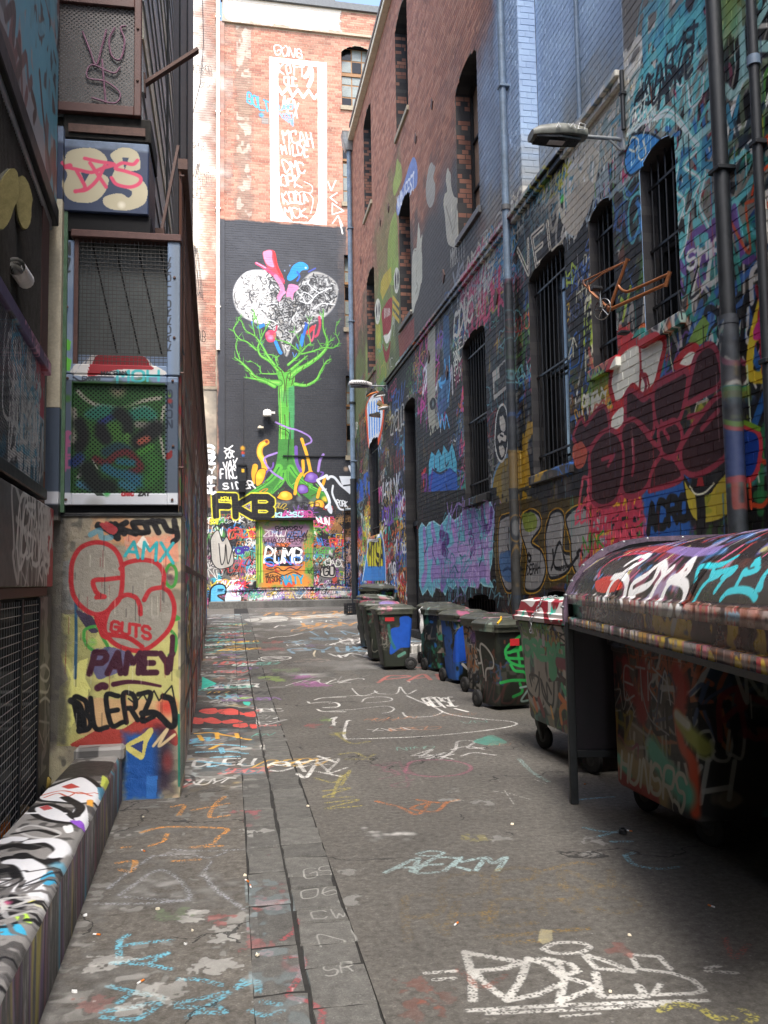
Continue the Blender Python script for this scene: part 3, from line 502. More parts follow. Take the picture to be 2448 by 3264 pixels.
F.line('F2', [812,1500,820,1800,815,2000], .03, GL); F.line('F2', [835,1460,832,1560], .05, GL, op=.7); F.spray(F.px('F2', [870,1560])[0], .35, '#3f7f52', op=.5)
F.shape('F3', [795,0,930,0,935,120,960,220,1000,310,1060,380,1130,430,1210,490,1240,560,1100,560,1000,480,900,400,850,360,820,420,720,480,560,490,520,500,620,410,720,330,770,250,790,120], '#3d7d35')
for p, w_, t in (([800,250,740,340,640,420,520,490], .26, .3), ([840,300,820,380,740,470], .24, .4), ([900,250,960,330,1060,410,1200,480], .22, .3), ([870,280,880,380,960,470,1040,600], .12, .3), ([930,150,990,290,1090,400], .14, .4)): F.line('F3', p, w_, GR, taper=t); F.line('F3', p, w_*.2, GD, taper=t)
for k in range(40):
    x, y = rng.uniform(560, 1180), rng.uniform(330, 480); F.line('F3', [x, y, x+rng.uniform(-60, 60), y+rng.uniform(15, 50)], .02, [GD, GL, '#4a2a1e', '#2d5a30'][k % 4])
F.shape('F3', [720,560,760,500,860,520,960,500,1060,560,1180,540,1230,600,1150,640,980,620,860,640,760,640], '#2b2b2d', sm=True)
for k in range(30): F.spray(F.px('F3', [rng.uniform(740, 1160), rng.uniform(520, 620)])[0], rng.uniform(.06, .16), ['#55575a', '#3a3b3e', '#6c6e70'][k % 3], op=.7)
YE, YD, PU, PL = '#e9a52c', '#e8c93c', '#6d4c9c', '#9b7cc0'
for p, w_, c in (([675,280,665,200,630,130,640,60,690,25], .2, YE), ([660,180,625,120,640,60,680,28], .09, '#f0d54a'), ([590,370,580,300,590,240], .19, YE), ([1000,0,1040,120,1060,200,1075,290,1050,320], .11, YE), ([940,480,960,370,1010,280,1010,190], .11, YE), ([1140,510,1160,440,1190,390,1205,330], .11, YE), ([1030,320,1080,290], .14, YE),
                 ([830,350,740,290,680,210,680,160,780,120], .07, PL), ([750,210,740,250,690,290,660,380], .06, PU), ([950,70,955,200,990,280], .12, PU), ([1190,135,1160,190,1145,280], .09, PL), ([1170,290,1190,300,1160,340], .06, PU), ([770,40-190,880,-100,960,-80,1060,-30,1085,20,1030,50], .06, PL)): F.line('F3', p, w_, c)
F.dot('F3', [690,22], .08, '#8a2f22', op=1)
for p, c, h in (([595,400,590,330,620,270,670,260,685,290,660,370,620,410], YE, '#f0c840'), ([780,515,810,470,860,455,910,480,915,525,860,540], YE, '#f6d45a'), ([1110,590,1120,545,1170,535,1200,570,1190,605,1150,595], YE, '#f2b848'), ([1020,360,1040,310,1090,290,1140,320,1140,370,1090,385], PU, PL), ([960,450,970,410,1020,400,1055,430,1050,470,990,480], PU, PL), ([1085,600,1095,555,1105,590], YD, YD), ([1195,540,1215,515,1220,550], YD, YD)):
    F.shape('F3', p, c, sm=True, line='#4a2018', lw=.02); q = np.array(p).reshape(-1, 2).mean(0); F.spray(F.px('F3', q-[8, 8])[0], .14, h, op=.9)
F.line('F3', [630,460,660,470,700,440,670,440,630,465], .03, '#c87a2c'); F.line('F3', [640,480,700,470], .03, '#d8932c')
# lower band of tags on pale and bright grounds
for col, dn in (('#6d6b68', .6), ('#c9c4bd', .4), ('#3f6f9a', .33), ('#4d8a46', .3), ('#7a3f7e', .3), ('#c24a3a', .26), ('#35a0b4', .25), ('#17171a', .34), ('#d8bb48', .2)):
    F.patch(-1, 5.5, .75, 3.75, col, dens=dn, cell=.5, op=.9, edge=.08)
F.tags(-1, 5.3, .8, 3.7, 420, PALB + ['#121214', '#17171a', '#f2f0ec'], h=(.07, .3), wid=.12); F.tags(-1, 4.2, 3.5, 4.1, 30, PALB, h=(.1, .25))
F.shape('F3', [205,1060,195,890,260,800,300,900,340,860,390,980,400,1090,350,1130,260,1140], '#a9a49b', sm=True, line='#17171a', lw=.03); F.line('F3', [270,920,290,1100,320,1060,330,930,350,1100,390,960], .03, '#17171a')
F.text('F3', 'OP', [425,1010,530,1000,530,950,420,960], .07, '#3f2f8a'); F.shape('F3', [190,1450,195,1330,250,1280,320,1290,330,1360,260,1380,320,1430], '#58acd0', sm=True, line='#14141a', lw=.05); F.shape('F3', [330,1440,340,1320,400,1290,450,1330,455,1440], '#cfe2ea', sm=True)
F.shape('F3', [1165,1200,1170,1140,1230,1120,1290,1130,1295,1210,1230,1220], '#b5afa6', sm=True, line='#17171a', lw=.03); F.text('F3', 'GU', [1195,1200,1285,1200,1285,1130,1195,1130], .05, '#17171a')
F.text('F3', 'DANGM', [540,1420,770,1400,770,1330,540,1350], .06, '#e9e6e0', jit=.05); F.box(*F.px('F3', [495,1430])[0][[0]], *F.px('F3', [1510,1390])[0][[0]], .98, 1.33, '#b9b7b4', op=.5, f=.05, nz=.1, cell=.2)
F.tags(-.1, 4.2, .95, 1.3, 70, PALB, h=(.06, .2)); F.box(3.0, 4.0, 1.0, 1.3, '#cfccc6', op=.8, f=.04, nz=.06, cell=.2); F.tags(3, 4, 1.0, 1.2, 14, ['#b03038', '#17171a', '#2f6fb0', '#e0ddd6'], h=(.06, .15))
# boarded doorway
da, db = F.px('F3', [600,1305])[0]; dc, dd = F.px('F3', [1100,715])[0]
F.box(da, dc, db, dd, '#8b8a4e', f=.01); F.patch(da, dc, db, dd, '#557f3a', dens=.5, cell=.2, op=.9); F.box(da+.25, dc-.2, db+.9, dd-.15, '#8c6a80', f=.1, nz=.15, cell=.3); F.box(da+.2, dc-.15, db, db+.85, '#c07f3a', f=.1, nz=.12, cell=.3); F.patch(da+.2, dc-.15, db, db+.7, '#b5482e', dens=.42, cell=.25); F.patch(da+.2, dc, db+.6, db+1.5, '#c8673a', dens=.4, cell=.3)
for x in range(605, 660, 8): F.line('F3', [x, 1290-rng.uniform(0, 100), x+rng.uniform(-10, 14), 1000-rng.uniform(0, 260)], .04, ['#7fae3e', '#4d7f32', '#b4c85a'][x % 3])
for x in range(1040, 1100, 9): F.line('F3', [x, 1180, x+rng.uniform(-14, 10), 880], .04, ['#7fae3e', '#d9d6cc', '#5f8f3a'][x % 3])
F.shape('F3', [665,990,700,950,1000,945,1010,1110,880,1120,680,1110], '#19191d'); F.line('F3', [680,1090,760,1110,860,1080,990,1110], .05, '#d46aa0'); F.text('F3', 'PUMB', [670,1090,1000,1080,1000,960,690,960], .075, '#eeece8', jit=.03); F.text('F3', 'SIVC', [690,1120,1010,1110,990,1040,680,1040], .04, '#3f7fd0', jit=.05)
F.text('F3', 'LWEW', [800,860,1050,850,1050,800,800,810], .035, '#2a1720', jit=.04); F.text('F3', 'WHATSHERSO', [670,920,1045,890,1045,850,670,880], .028, '#2a1720', jit=.03); F.text('F3', 'NATY', [820,1280,1020,1270,1010,1200,830,1200], .06, '#2f8fb4', jit=.05); F.text('F3', 'DISORS', [690,1260,830,1250,830,1210,690,1210], .03, '#4a2f1c', jit=.05); F.tags(da+.2, dc-.2, db+.3, dd-.3, 26, ['#17171a', '#2f6fb0', '#c9642f', '#dcd9d2'], h=(.08, .22))
for p in ([690,1140,740,1150,790,1130,840,1160,900,1130,960,1150,1000,1120], [680,1190,760,1170,840,1200,930,1170,1000,1200]): F.line('F3', p, .03, '#1c1c1e')
F.text('F3', 'GORDOV', [770,800,1010,790,1010,765,770,770], .03, '#17171a', jit=.1)
# ornate dark door
ea, eb = F.px('F3', [1382,1305])[0]; ec, ed = F.px('F3', [1512,615])[0]
F.box(ea, ec, eb, ed, '#2a221f', f=.01); F.patch(ea, ec, ed-1.2, ed, '#57402a', dens=.5, cell=.12, op=.9); F.patch(ea, ec, eb, eb+.8, '#274b94', dens=.5, cell=.2, op=.95)
for k in range(70):
    a, b = rng.uniform(ea, ec), rng.uniform(eb, ed-.9); r0 = rng.uniform(.04, .16); t = np.linspace(0, 4.5, 8)+rng.uniform(0, 6); F.stroke(np.stack([a+np.cos(t)*r0*(1-t*.04), b+np.sin(t)*r0*1.4], 1), .02, ['#b99a8c', '#c2a394', '#2d4f94', '#8a6a5a'][k % 4])
F.spray((ea+.2, eb+1.0), .16, '#c79286', op=.9); F.spray((ea+.12, eb+1.7), .12, '#c79286', op=.9); F.shape('F3', [1250,830,1260,780,1310,730,1360,790,1350,820], '#8a5f36', op=.9, sm=True); F.tags(3.3, 3.9, 3.0, 4.0, 16, ['#7a5836', '#17171a', '#a07a4a'], h=(.1, .25))
# big block tag with yellow halo and the white tags
F.text('F3', 'FKB', [245,680,735,680,735,510,235,500], .30, '#e9dc3a', gap=1.15, sm=False); F.text('F3', 'FKB', [245,680,735,680,735,510,235,500], .215, '#17171a', gap=1.15, sm=False); F.text('F3', 'KRU', [290,545,375,545,375,510,290,510], .03, '#e9dc3a')
F.text('F3', 'SOCIO', [195,750,260,745,260,700,195,710], .03, '#d6cf3e', jit=.05)
for t, q, w_ in (('FIKC', [285,345,430,345,410,260,285,265], .05), ('SIDER', [310,440,590,430,560,370,310,390], .05), ('X', [320,110,400,110,390,60,320,80], .05), ('XX', [330,170,400,160,390,110,330,120], .05), ('VAX', [310,260,420,250,430,170,310,210], .045), ('S', [135,150,225,150,225,60,135,60], .11), ('EZ', [140,220,235,215,235,160,140,165], .09), ('Y', [180,310,240,290,240,240,180,260], .05), ('SE', [165,470,235,470,235,340,165,340], .09), ('NUN', [1150,730,1240,760,1240,690,1130,690], .04), ('KLBSO', [770,690,1010,680,1010,640,770,650], .05)):
    F.text('F3', t, q, w_, '#e9e8e6' if t != 'KLBSO' else '#a8d8de', jit=.03)
F.text('F3', 'ALTBO', [830,670,1100,660,1080,630,840,630], .04, '#b04a8a', jit=.05)
for p, w_ in (([1140,360,1200,330,1220,320,1230,350,1250,330,1290,340,1340,400,1400,450,1450,500,1470,560], .09), ([1140,365,1180,420,1220,480,1245,560,1215,600], .1), ([1275,410,1270,480,1310,570,1350,620,1470,610], .07), ([1180,450,1215,440], .05), ([1420,240,1440,290,1470,340], .09)): F.line('F3', p, w_, '#d6d9dc')
F.shape('F3', [1330,325,1440,325,1430,400,1475,395,1478,480,1400,450,1350,390], '#d6d9dc'); F.line('F3', [1370,410,1450,400], .05, '#26272a'); F.text('F3', 'PORK', [1310,580,1405,600,1400,550,1310,535], .035, '#dfe0e0'); F.text('F3', 'NB', [1430,520,1475,520,1475,480,1430,480], .03, '#17171a')
F.shape('F3', [1225,620,1245,560,1270,620,1260,660], '#c5c9ce', sm=True); F.dot('F3', [480,80], .11, '#e8a52c', op=1); F.dot('F3', [482,122], .09, '#c9442f', op=1); F.dot('F3', [485,145], .07, '#3f6fb4', op=1); F.dot('F3', [1390,262], .12, '#c9a98a')
# ------------------------------------------------------------------ LEFT STACK paint (plane y = 6.45; a = x, b = z)
YB = 6.45
B = Canvas('block', -1.6, -.2, 0, 6.2, .0045, (0, YB, 0), (0, 1, 0), (0, 2))
B.box(-2, 0, -1, 2.02, '#8f8674', f=.01)
for col, dn, cl in (('#b3aa8a', .5, .35), ('#77705f', .4, .2), ('#c2a98a', .35, .25), ('#5d5a52', .33, .15)): B.patch(-1.6, -.2, 0, 2.02, col, dens=dn, cell=cl, op=.8)
B.shape('L3', [430,780,560,830,900,900,1250,800,1270,1700,1000,1720,600,1720,400,1720,420,1300,480,1250,430,1090], '#b9b46c', op=.9)
B.patch(-1.2, -.3, .5, 1.3, '#8f8d5c', dens=.36, cell=.2, op=.7); B.box(-.95, -.62, 1.82, 1.96, '#c98a5a', op=.8, f=.03, nz=.03, cell=.1); B.box(-.62, -.4, 1.63, 1.85, '#d98f70', op=.9, f=.03, nz=.04, cell=.1)
B.shape('L3', [870,250,950,220,1010,260,1090,280,1150,270,1250,200,1260,420,1190,430,1060,420,900,400], '#d58a6e', op=.8); B.shape('L3', [960,300,1010,230,1050,300,1020,350], '#e6e0d4', op=.9)
B.shape('L3', [440,1090,500,1200,560,1120,620,1100,600,1240,640,1320,560,1500,420,1700,400,1700,470,1350,500,1250], '#d3cf7a'); B.shape('L3', [440,420,530,400,520,760,440,760], '#7a7f80', op=.7)
B.line('L3', [535,700,535,1000,530,1240], .02, '#27506e'); B.shape('L3', [540,760,640,800,700,900,640,920,560,820], '#3a3144', sm=True)
for p in ([590,960,600,900,680,880,720,950,760,1030,700,1060,620,1020,590,960], [1160,500,1200,440,1240,480,1235,570,1200,600,1165,560], [1200,900,1240,960,1230,1060,1190,1080], [1230,800,1260,820,1230,830]): B.line('L3', p, .022, '#3f8a3a')
B.dot('L3', [650,990], .04, '#6fb04a'); B.dot('L3', [1200,530], .03, '#3a2030'); B.shape('L3', [640,1060,760,1020,900,1060,960,1110,880,1180,760,1230,680,1240], '#4b4a80', op=.8, sm=True)
SIL, RED = '#8d877c', '#a8272c'
for p in ([500,560,508,430,560,330,650,288,740,292,812,340,855,430,862,560,842,680,780,750,700,792,620,772,550,712,512,640], [850,500,890,430,1000,408,1100,430,1152,500,1152,620,1040,690,870,700], [735,880,775,750,870,655,960,690,1020,660,1110,595,1195,640,1228,740,1205,870,1120,975,1000,1048,860,1025,770,965]):
    B.shape('L3', p, SIL, sm=True)
B.patch(-1.15, -.42, 1.1, 1.85, '#a39d92', dens=.3, cell=.06, op=.35)
for p in ([500,560,508,430,560,330,650,288,740,292,812,340,855,430,862,560,842,680,780,750,700,792,620,772,550,712,512,640,500,560], [850,470,890,430,1000,408,1100,430,1152,500,1150,600], [1150,600,1060,620,1015,690], [1150,605,1195,640,1228,740,1205,870,1120,975,1000,1048,860,1025,770,965,735,880,775,750,870,660,950,670,985,730,990,790], [840,535,750,545,660,555,670,620,700,655,735,668], [680,672,735,668], [765,935,850,945,920,965,1000,1020]): B.line('L3', p, .032, RED)
B.shape('L3', [665,800,740,790,750,900,790,970,720,960,690,900], RED, sm=True)
B.text('L3', 'GUTS', [780,910,1060,970,1055,880,790,840], .022, RED, sm=False)
B.text('L3', 'PAMEY', [630,1210,1225,1200,1215,1070,670,1060], .042, '#3d1626', sm=False); B.line('L3', [1200,1180,1215,1000,1215,950], .035, '#3d1626'); B.line('L3', [690,1310,720,1295,740,1300], .05, '#43172a'); B.line('L3', [800,1285,900,1268,1010,1275,1130,1298], .036, '#43172a', taper=.5)
B.shape('L3', [560,1400,720,1380,900,1400,1000,1390,1180,1420,1240,1500,1230,1640,1000,1560,800,1560,560,1640], '#c79a72', op=.8, sm=True); B.spray(B.px('L3', [1180,1440])[0], .09, '#c23a30', op=.9); B.shape('L3', [500,1720,620,1640,740,1590,860,1600,1000,1520,1120,1530,1240,1620,1240,1720,1100,1640,960,1700,820,1720], '#9c2f2c', sm=True, op=.9)
B.box(-.74, -.5, .0, .46, '#1d4f94', f=.03, nz=.02, cell=.1); B.box(-.52, -.42, .05, .5, '#2b2030', op=.9, f=.04); B.shape('L3', [880,1720,1000,1640,1060,1590,1080,1620,1040,1700,1010,1810,960,1800], '#c9bd6a', sm=True); B.shape('L3', [920,1720,1010,1680,1000,1770], '#2c3a70'); B.line('L3', [1080,1720,1180,1600,1120,1720,1230,1640], .02, '#c9b48a'); B.shape('L3', [1030,1930,1110,1930,1100,2100,1030,2090], '#2f66ac')
B.text('L3', 'BLERZ', [560,1610,1080,1520,1060,1350,520,1390], .034, '#101013', jit=.02); B.line('L3', [500,1400,560,1440,590,1580,560,1610], .045, '#101013'); B.line('L3', [1000,1490,1100,1490,1200,1580,1235,1540,1210,1400,1150,1370], .042, '#101013'); B.line('L3', [905,1385,950,1420,1010,1350,1040,1410,1085,1330,1120,1400,1210,1295,1235,1420], .01, '#151515', sm=False)
B.text('L3', 'VKOTU', [780,230,1240,200,1230,130,700,160], .042, '#121012', jit=.05); B.line('L3', [690,170,760,190,800,230,830,255], .045, '#121012'); B.line('L3', [1240,180,1250,250,1220,280], .04, '#121012'); B.text('L3', 'AMX', [880,380,1220,430,1220,290,900,280], .022, '#2fa0a8', sm=False); B.line('L3', [640,230,700,200,720,250,780,250], .04, '#4f93ac', op=.7)
for k in range(60): B.stroke([(x := rng.uniform(-1.15, -.4), y := rng.uniform(.6, 1.9)), (x, y-rng.uniform(.03, .15))], .004, ['#17171a', '#c9c5b0', '#7a2a2a'][k % 3], op=.7)
B.spray(B.px('L3', [1180,1830])[0], .05, '#7a3434', op=.9, sy=2); B.line('L3', [1260,1500,1262,2000], .015, '#1f6f5c'); B.shape('L3', [700,150,760,140,830,190,800,230,740,200], '#a8363a', op=.9, sm=True)
B.box(-1.6, -1.14, .4, 2.0, '#4d4a45', op=.8, f=.03, nz=.03, cell=.15)
# panel frames and the green sprayed panel
B.box(-1.6, -.2, 2.02, 4.02, '#6d7f98', f=.01); B.patch(-1.6, -.2, 2, 4, '#7f8da0', dens=.4, cell=.3, op=.7); B.box(-.42, -.2, 3.0, 4.0, '#6b7684', op=.9, f=.02)
B.text('L2', 'KACKROTTUNK', [1290,760,1290,60,1250,60,1250,760], .010, '#2c3038'); B.text('L2', 'NZRE', [530,160,530,-300,510,-300,510,160], .014, '#23262a')
B.shape('L2', [500,660,540,690,530,760,500,750], '#5fae3a'); B.shape('L2', [500,800,545,830,530,910,500,910], '#5fae3a'); B.dot('L2', [515,1120], .035, '#4f9a34', op=1)
B.box(*B.px('L2', [548,1000])[0][[0]], *B.px('L2', [1248,1000])[0][[0]], 2.16, 2.96, '#33702b', f=.004)
for p, w_, c in (([590,1060,640,1110,720,1160,830,1175,960,1165,1080,1130,1210,1110], .03, '#cfc8b8'), ([700,1050,800,1080,920,1120,1000,1080,1080,1030], .12, '#2c6a26'), ([650,1240,720,1190,820,1180], .022, '#c9c3b2'), ([1010,1190,1110,1180,1170,1250,1210,1400,1240,1560], .02, '#d0cab8'), ([560,1200,570,1300,560,1440], .035, '#b5b0a2'), ([1240,1170,1225,1250,1215,1330], .022, '#cfc8b8'),
                 ([690,1240,780,1210,860,1230], .09, '#2f8f78'), ([1010,1240,1090,1220,1140,1240], .09, '#2f8f78'), ([760,1300,840,1260], .05, '#243a8a'), ([900,1230,950,1280,960,1340], .1, '#16201c'), ([1040,1310,1130,1320], .05, '#9a968a'), ([650,1340,700,1400,730,1480], .14, '#3f7a2c'), ([860,1340,880,1440], .11, '#4d8a2f'), ([960,1400,980,1460], .05, '#5f9a3f'),
                 ([1180,1340,1100,1400,1050,1440], .12, '#151a18'), ([760,1380,800,1420,760,1340], .08, '#15171a'), ([600,1300,630,1400,600,1480], .08, '#171a18'), ([1060,1440,1110,1420], .05, '#c0644a'), ([800,1520,880,1480,960,1500], .07, '#20505a'), ([720,1570,800,1600,880,1540,960,1520,1010,1560,1060,1640,960,1680], .05, '#7a2429'), ([900,1590,1000,1600], .05, '#2a7f92'),
                 ([800,1640,880,1680,960,1690], .07, '#2f7f9a'), ([1000,1720,1060,1740], .09, '#2f7fa0'), ([920,1760,1000,1790], .06, '#3f8fa8'), ([600,1760,690,1790], .05, '#5fa0c8'), ([620,1560,610,1680,590,1710], .025, '#c9c6c0'), ([1140,1560,1180,1650,1120,1740], .09, '#3f8a32'), ([660,1650,720,1760,820,1790], .12, '#132016'), ([1060,1520,1140,1480], .05, '#4f9f32'), ([560,1600,600,1560], .07, '#1f3f86'), ([700,1580,740,1650], .008, '#dcd9d2')):
    B.line('L2', p, w_, c, soft=.4)
B.dot('L2', [890,1050], .075, '#b9a88c', op=1); B.dot('L2', [890,1010], .05, '#2f5a40', op=.9)
B.shape('L2', [560,945,680,760,800,750,1060,770,1160,860,1230,945], '#c9c6c2', sm=True, op=.95); B.shape('L2', [665,950,690,820,760,760,1060,770,1130,860,1150,900,900,900,760,940], '#8c2229', sm=True); B.text('L2', 'MOH', [890,1000,1200,985,1200,910,890,910], .018, '#3fa8ac', sm=False); B.line('L2', [560,960,620,990,700,960,860,960], .012, '#2a3140')
B.text('L2', 'MACRAN', [770,945,960,940,950,915,770,915], .008, '#2a2a30'); B.text('L2', 'EXAMS', [630,985,760,980,760,955,630,955], .007, '#30343c'); B.line('L2', [490,1660,510,1400,530,1380], .03, '#e07ab0'); B.text('L2', 'HUM', [490,1640,490,1380,530,1380,530,1640], .018, '#e07ab0'); B.line('L2', [1270,1080,1290,1100], .03, '#6fa03a'); B.text('L2', 'ZUZG', [1300,1340,1300,1060,1265,1060,1265,1340], .012, '#33455e'); B.dot('L2', [1285,1140], .025, '#c23030', op=1)
B.shape('L2', [1255,1540,1300,1510,1300,1560,1260,1580], '#b3282c', sm=True); B.box(-1.6, -.3, 2.07, 2.16, '#c6c8cc', op=.95, f=.006); B.text('L2', 'CHIC', [925,1850,1010,1850,1010,1825,925,1825], .012, '#9c1f28'); B.text('L2', 'ZAT', [1050,1850,1130,1850,1130,1825,1050,1825], .01, '#151515'); B.shape('L2', [700,1815,760,1815,800,1855,740,1855], '#1b2a1c'); B.dot('L2', [810,1835], .03, '#2f8f3c', op=.9)
B.box(-1.6, -.2, 1.99, 2.07, '#1a1b1d', f=.01); B.dot('L2', [720,1930], .09, '#7a7771', op=.5)
# drop-letter box
B.box(-1.6, -.5, 4.02, 4.68, '#27344f', f=.01)
for p in ([500,1240,520,1180,600,1150,720,1150,800,1200,820,1260,780,1330,830,1380,800,1480,720,1550,600,1555,520,1520,490,1440,520,1350,500,1300], [840,1200,900,1150,980,1145,1050,1190,1065,1300,1010,1320,980,1330,1080,1390,1120,1460,1100,1560,1000,1610,880,1612,800,1580,790,1520,870,1490,930,1490,980,1520,1000,1470,900,1430,850,1380,880,1280]):
    B.shape('L1', p, '#b0a78c', sm=True)
B.shape('L1', [620,1330,690,1330,650,1400], '#27344f'); B.shape('L1', [930,1220,980,1220,950,1310], '#27344f')
for p in ([510,1290,600,1310,700,1330,780,1300,870,1270,760,1250,650,1225], [590,1320,630,1390,650,1450,580,1475], [580,1470,660,1460,740,1390,800,1280], [690,1260,750,1350,810,1440], [1045,1240,1010,1270,930,1260,880,1300,950,1320,1060,1360,1060,1410,990,1440,890,1420,850,1370]): B.line('L1', p, .026, '#c83f60')
B.line('L1', [500,1290,540,1280], .035, '#c83f60'); B.box(-.7, -.6, 4.05, 4.12, '#d8d4ca', f=.006); B.dot('L1', [925,1575], .035, '#d9d2be', op=1)
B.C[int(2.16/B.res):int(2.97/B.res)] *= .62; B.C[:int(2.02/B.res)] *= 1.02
# ------------------------------------------------------------------ NEAR LEFT WALL paint (plane x = -1.22; a = y, b = z)
XN = -1.22
N = Canvas('near_wall', 3.5, 6.9, 0, 7, .006, (XN, 6.32, 0), (1, .058, 0), (1, 2))
N.box(3, 7, -1, 8, '#3f3e40', f=.01)
N.box(3, 7, 4.05, 8, '#a2a1a4', f=.01); N.patch(3.5, 6.8, 4.1, 7, '#6d6a66', dens=.4, cell=.4); N.patch(5.6, 6.8, 4.1, 7, '#6fa6ba', dens=.42, cell=.35); N.tags(4.3, 6.2, 4.1, 6.5, 26, ['#5a5658', '#7a4f4a', '#6fb0c4', '#3a3840', '#bdbbb8'], h=(.2, .6), wid=.2)
for p in ([0,200,60,330,110,480], [130,340,160,470,120,600], [40,120,110,60,100,300], [240,700,270,820,255,900], [300,560,330,900,380,1300]): N.line('L1', p, .07, ['#5f4f4a', '#3d3a40', '#6fc0dc'][len(p) % 3])
N.box(3, 7, 2.12, 2.92, '#4d4d52', f=.01); N.patch(3.5, 6.8, 2.13, 2.6, '#2f5f78', dens=.5, cell=.3, op=.8); N.tags(4.5, 5.7, 2.15, 2.7, 30, ['#b9babb', '#c9c9c7', '#4a98b8', '#9a9a9c'], h=(.15, .4), wid=.09, drip=.6)
N.patch(5.5, 6.1, 2.6, 3.0, '#a84a5c', dens=.6, cell=.2); N.box(3, 7, 2.9, 3.02, '#55486a', f=.01, nz=.02); N.patch(5.0, 6.8, 2.9, 3.05, '#c08aa0', dens=.5, cell=.12); N.tags(5.0, 6.0, 2.9, 2.98, 10, ['#2a2a30', '#c9a0b0'], h=(.04, .09)); N.box(3, 7, 1.48, 2.05, '#444240', f=.01)
N.tags(4.5, 6.0, 1.5, 1.75, 16, ['#c2c0bc', '#aeada9', '#d0cec9'], h=(.2, .4), wid=.08, drip=.9); N.patch(5.9, 6.6, 1.5, 2.1, '#9c3438', dens=.5, cell=.15)
N.box(5.8, 7, .2, 1.45, '#4f4f4d', f=.02, nz=.03); N.patch(5.7, 6.9, .3, 1.45, '#83817b', dens=.42, cell=.2); N.line('L3', [280,1170,320,1150,350,1200,330,1260,290,1240,280,1170], .02, '#b9b7b2'); N.line('L3', [350,1290,330,1340,270,1330], .02, '#b9b7b2'); N.line('L3', [270,1420,320,1380,360,1420], .02, '#b9b7b2'); N.line('L3', [260,1540,360,1560,310,1730,260,1560], .016, '#9f9d98', sm=False)
# ------------------------------------------------------------------ LONG LEFT WALL (plane x ~ -.45; a = y, b = z)
L = Canvas('long_wall', 6, 24.6, 0, 5, .014, (-.45, 0, 0), (1, 0, 0), (1, 2))
L.box(5, 25, -1, 3.0, '#8d837b', f=.1, nz=.1); L.box(5, 25, 2.9, 6, '#6a4c40', f=.2, nz=.3)
for col in ('#8a5f5c', '#57645f', '#7d7a74', '#8c4a48', '#3f6f72', '#a09a90', '#35302f', '#5a4a66'): L.patch(6, 24.6, 0, 3.2, col, dens=.36, cell=.35, op=.75)
L.patch(6, 24.6, 2.8, 5, '#3f2c26', dens=.4, cell=.8, op=.6); L.patch(6, 24.6, 2, 4.6, '#6a4636', dens=.4, cell=.5, op=.6)
L.tags(6.3, 24, .2, 2.8, 260, PAL + ['#c9c5bc', '#b8484a', '#d0cdc6'], h=(.15, .5), wid=.13, drip=.5); L.tags(6.3, 24, 2, 3.5, 20, PALD, h=(.2, .5))
# ------------------------------------------------------------------ GROUND chalk and spray (a = x, b = y)
G = Canvas('ground', -1.5, 4.6, 2.2, 30.6, .0065, ax=(0, 1), ground=True)
CH = '#b9b6ae'
# footpath side
for col, dn, cl, op in (('#8d8a82', .42, .35, .7), ('#6f97a4', .3, .3, .6), ('#a06a60', .28, .3, .6), ('#b5b2a8', .33, .2, .7), ('#a88a4e', .2, .25, .5), ('#4a4743', .4, .3, .7)): G.patch(-.8, .29, 6.6, 27, col, dens=dn+.06, cell=cl, op=op)
G.tags(-.6, .2, 6.6, 24, 110, ['#c9c6bf', '#6aa6b8', '#c2605a', '#d6a53a', '#5fae9a', '#8a8782', '#2b2a2a', '#7a5a8a'], h=(.08, .3), wid=.16, drip=0, asp=.5)
G.shape('K7', [-160,1340,0,1310,300,1300,600,1330,620,1570,300,1560,-150,1560], '#363332'); 
for p in ([0,1330,130,1320,160,1370,60,1390,-60,1360], [170,1340,330,1325,450,1370,470,1390,300,1400,180,1380], [480,1370,590,1360,600,1420,490,1410], [0,1440,100,1430,210,1480,140,1505,0,1480], [220,1470,340,1450,460,1475,330,1500,230,1500], [350,1510,480,1490,520,1530,430,1545,350,1540], [540,1505,610,1510,615,1555,550,1545], [-120,1430,-20,1440,-10,1500,-130,1500]): G.shape('K7', p, '#c94a40', sm=True)
for p in ([-100,1620,100,1610,250,1640,400,1660,540,1690], [150,1610,160,1680], [380,1620,400,1670], [80,1800,200,1740], [-60,1640,-20,1700]): G.line('K7', p, .045, '#d8a23c')
for p in ([-100,1760,200,1750,480,1770], [-80,1840,260,1830,500,1850], [100,1900,400,1890], [-60,1950,300,1980], [200,1790,220,1850], [60,2010,140,2000]): G.line('K7', p, .05, '#6fb4cc', grain=.25)
G.shape('K7', [-20,950,150,1030,90,1060,-30,1100], '#3fb8a0'); G.shape('K7', [460,1240,540,1245,530,1290,470,1270], '#3fc0a8', sm=True); G.dot('K7', [470,1200], .12, '#8fc24a', op=.8)
G.patch(-.9, .1, 2.4, 7, '#8d8a82', dens=.4, cell=.25, op=.5, edge=.2); G.patch(-.9, .1, 2.4, 7, '#a5a29a', dens=.3, cell=.12, op=.6)
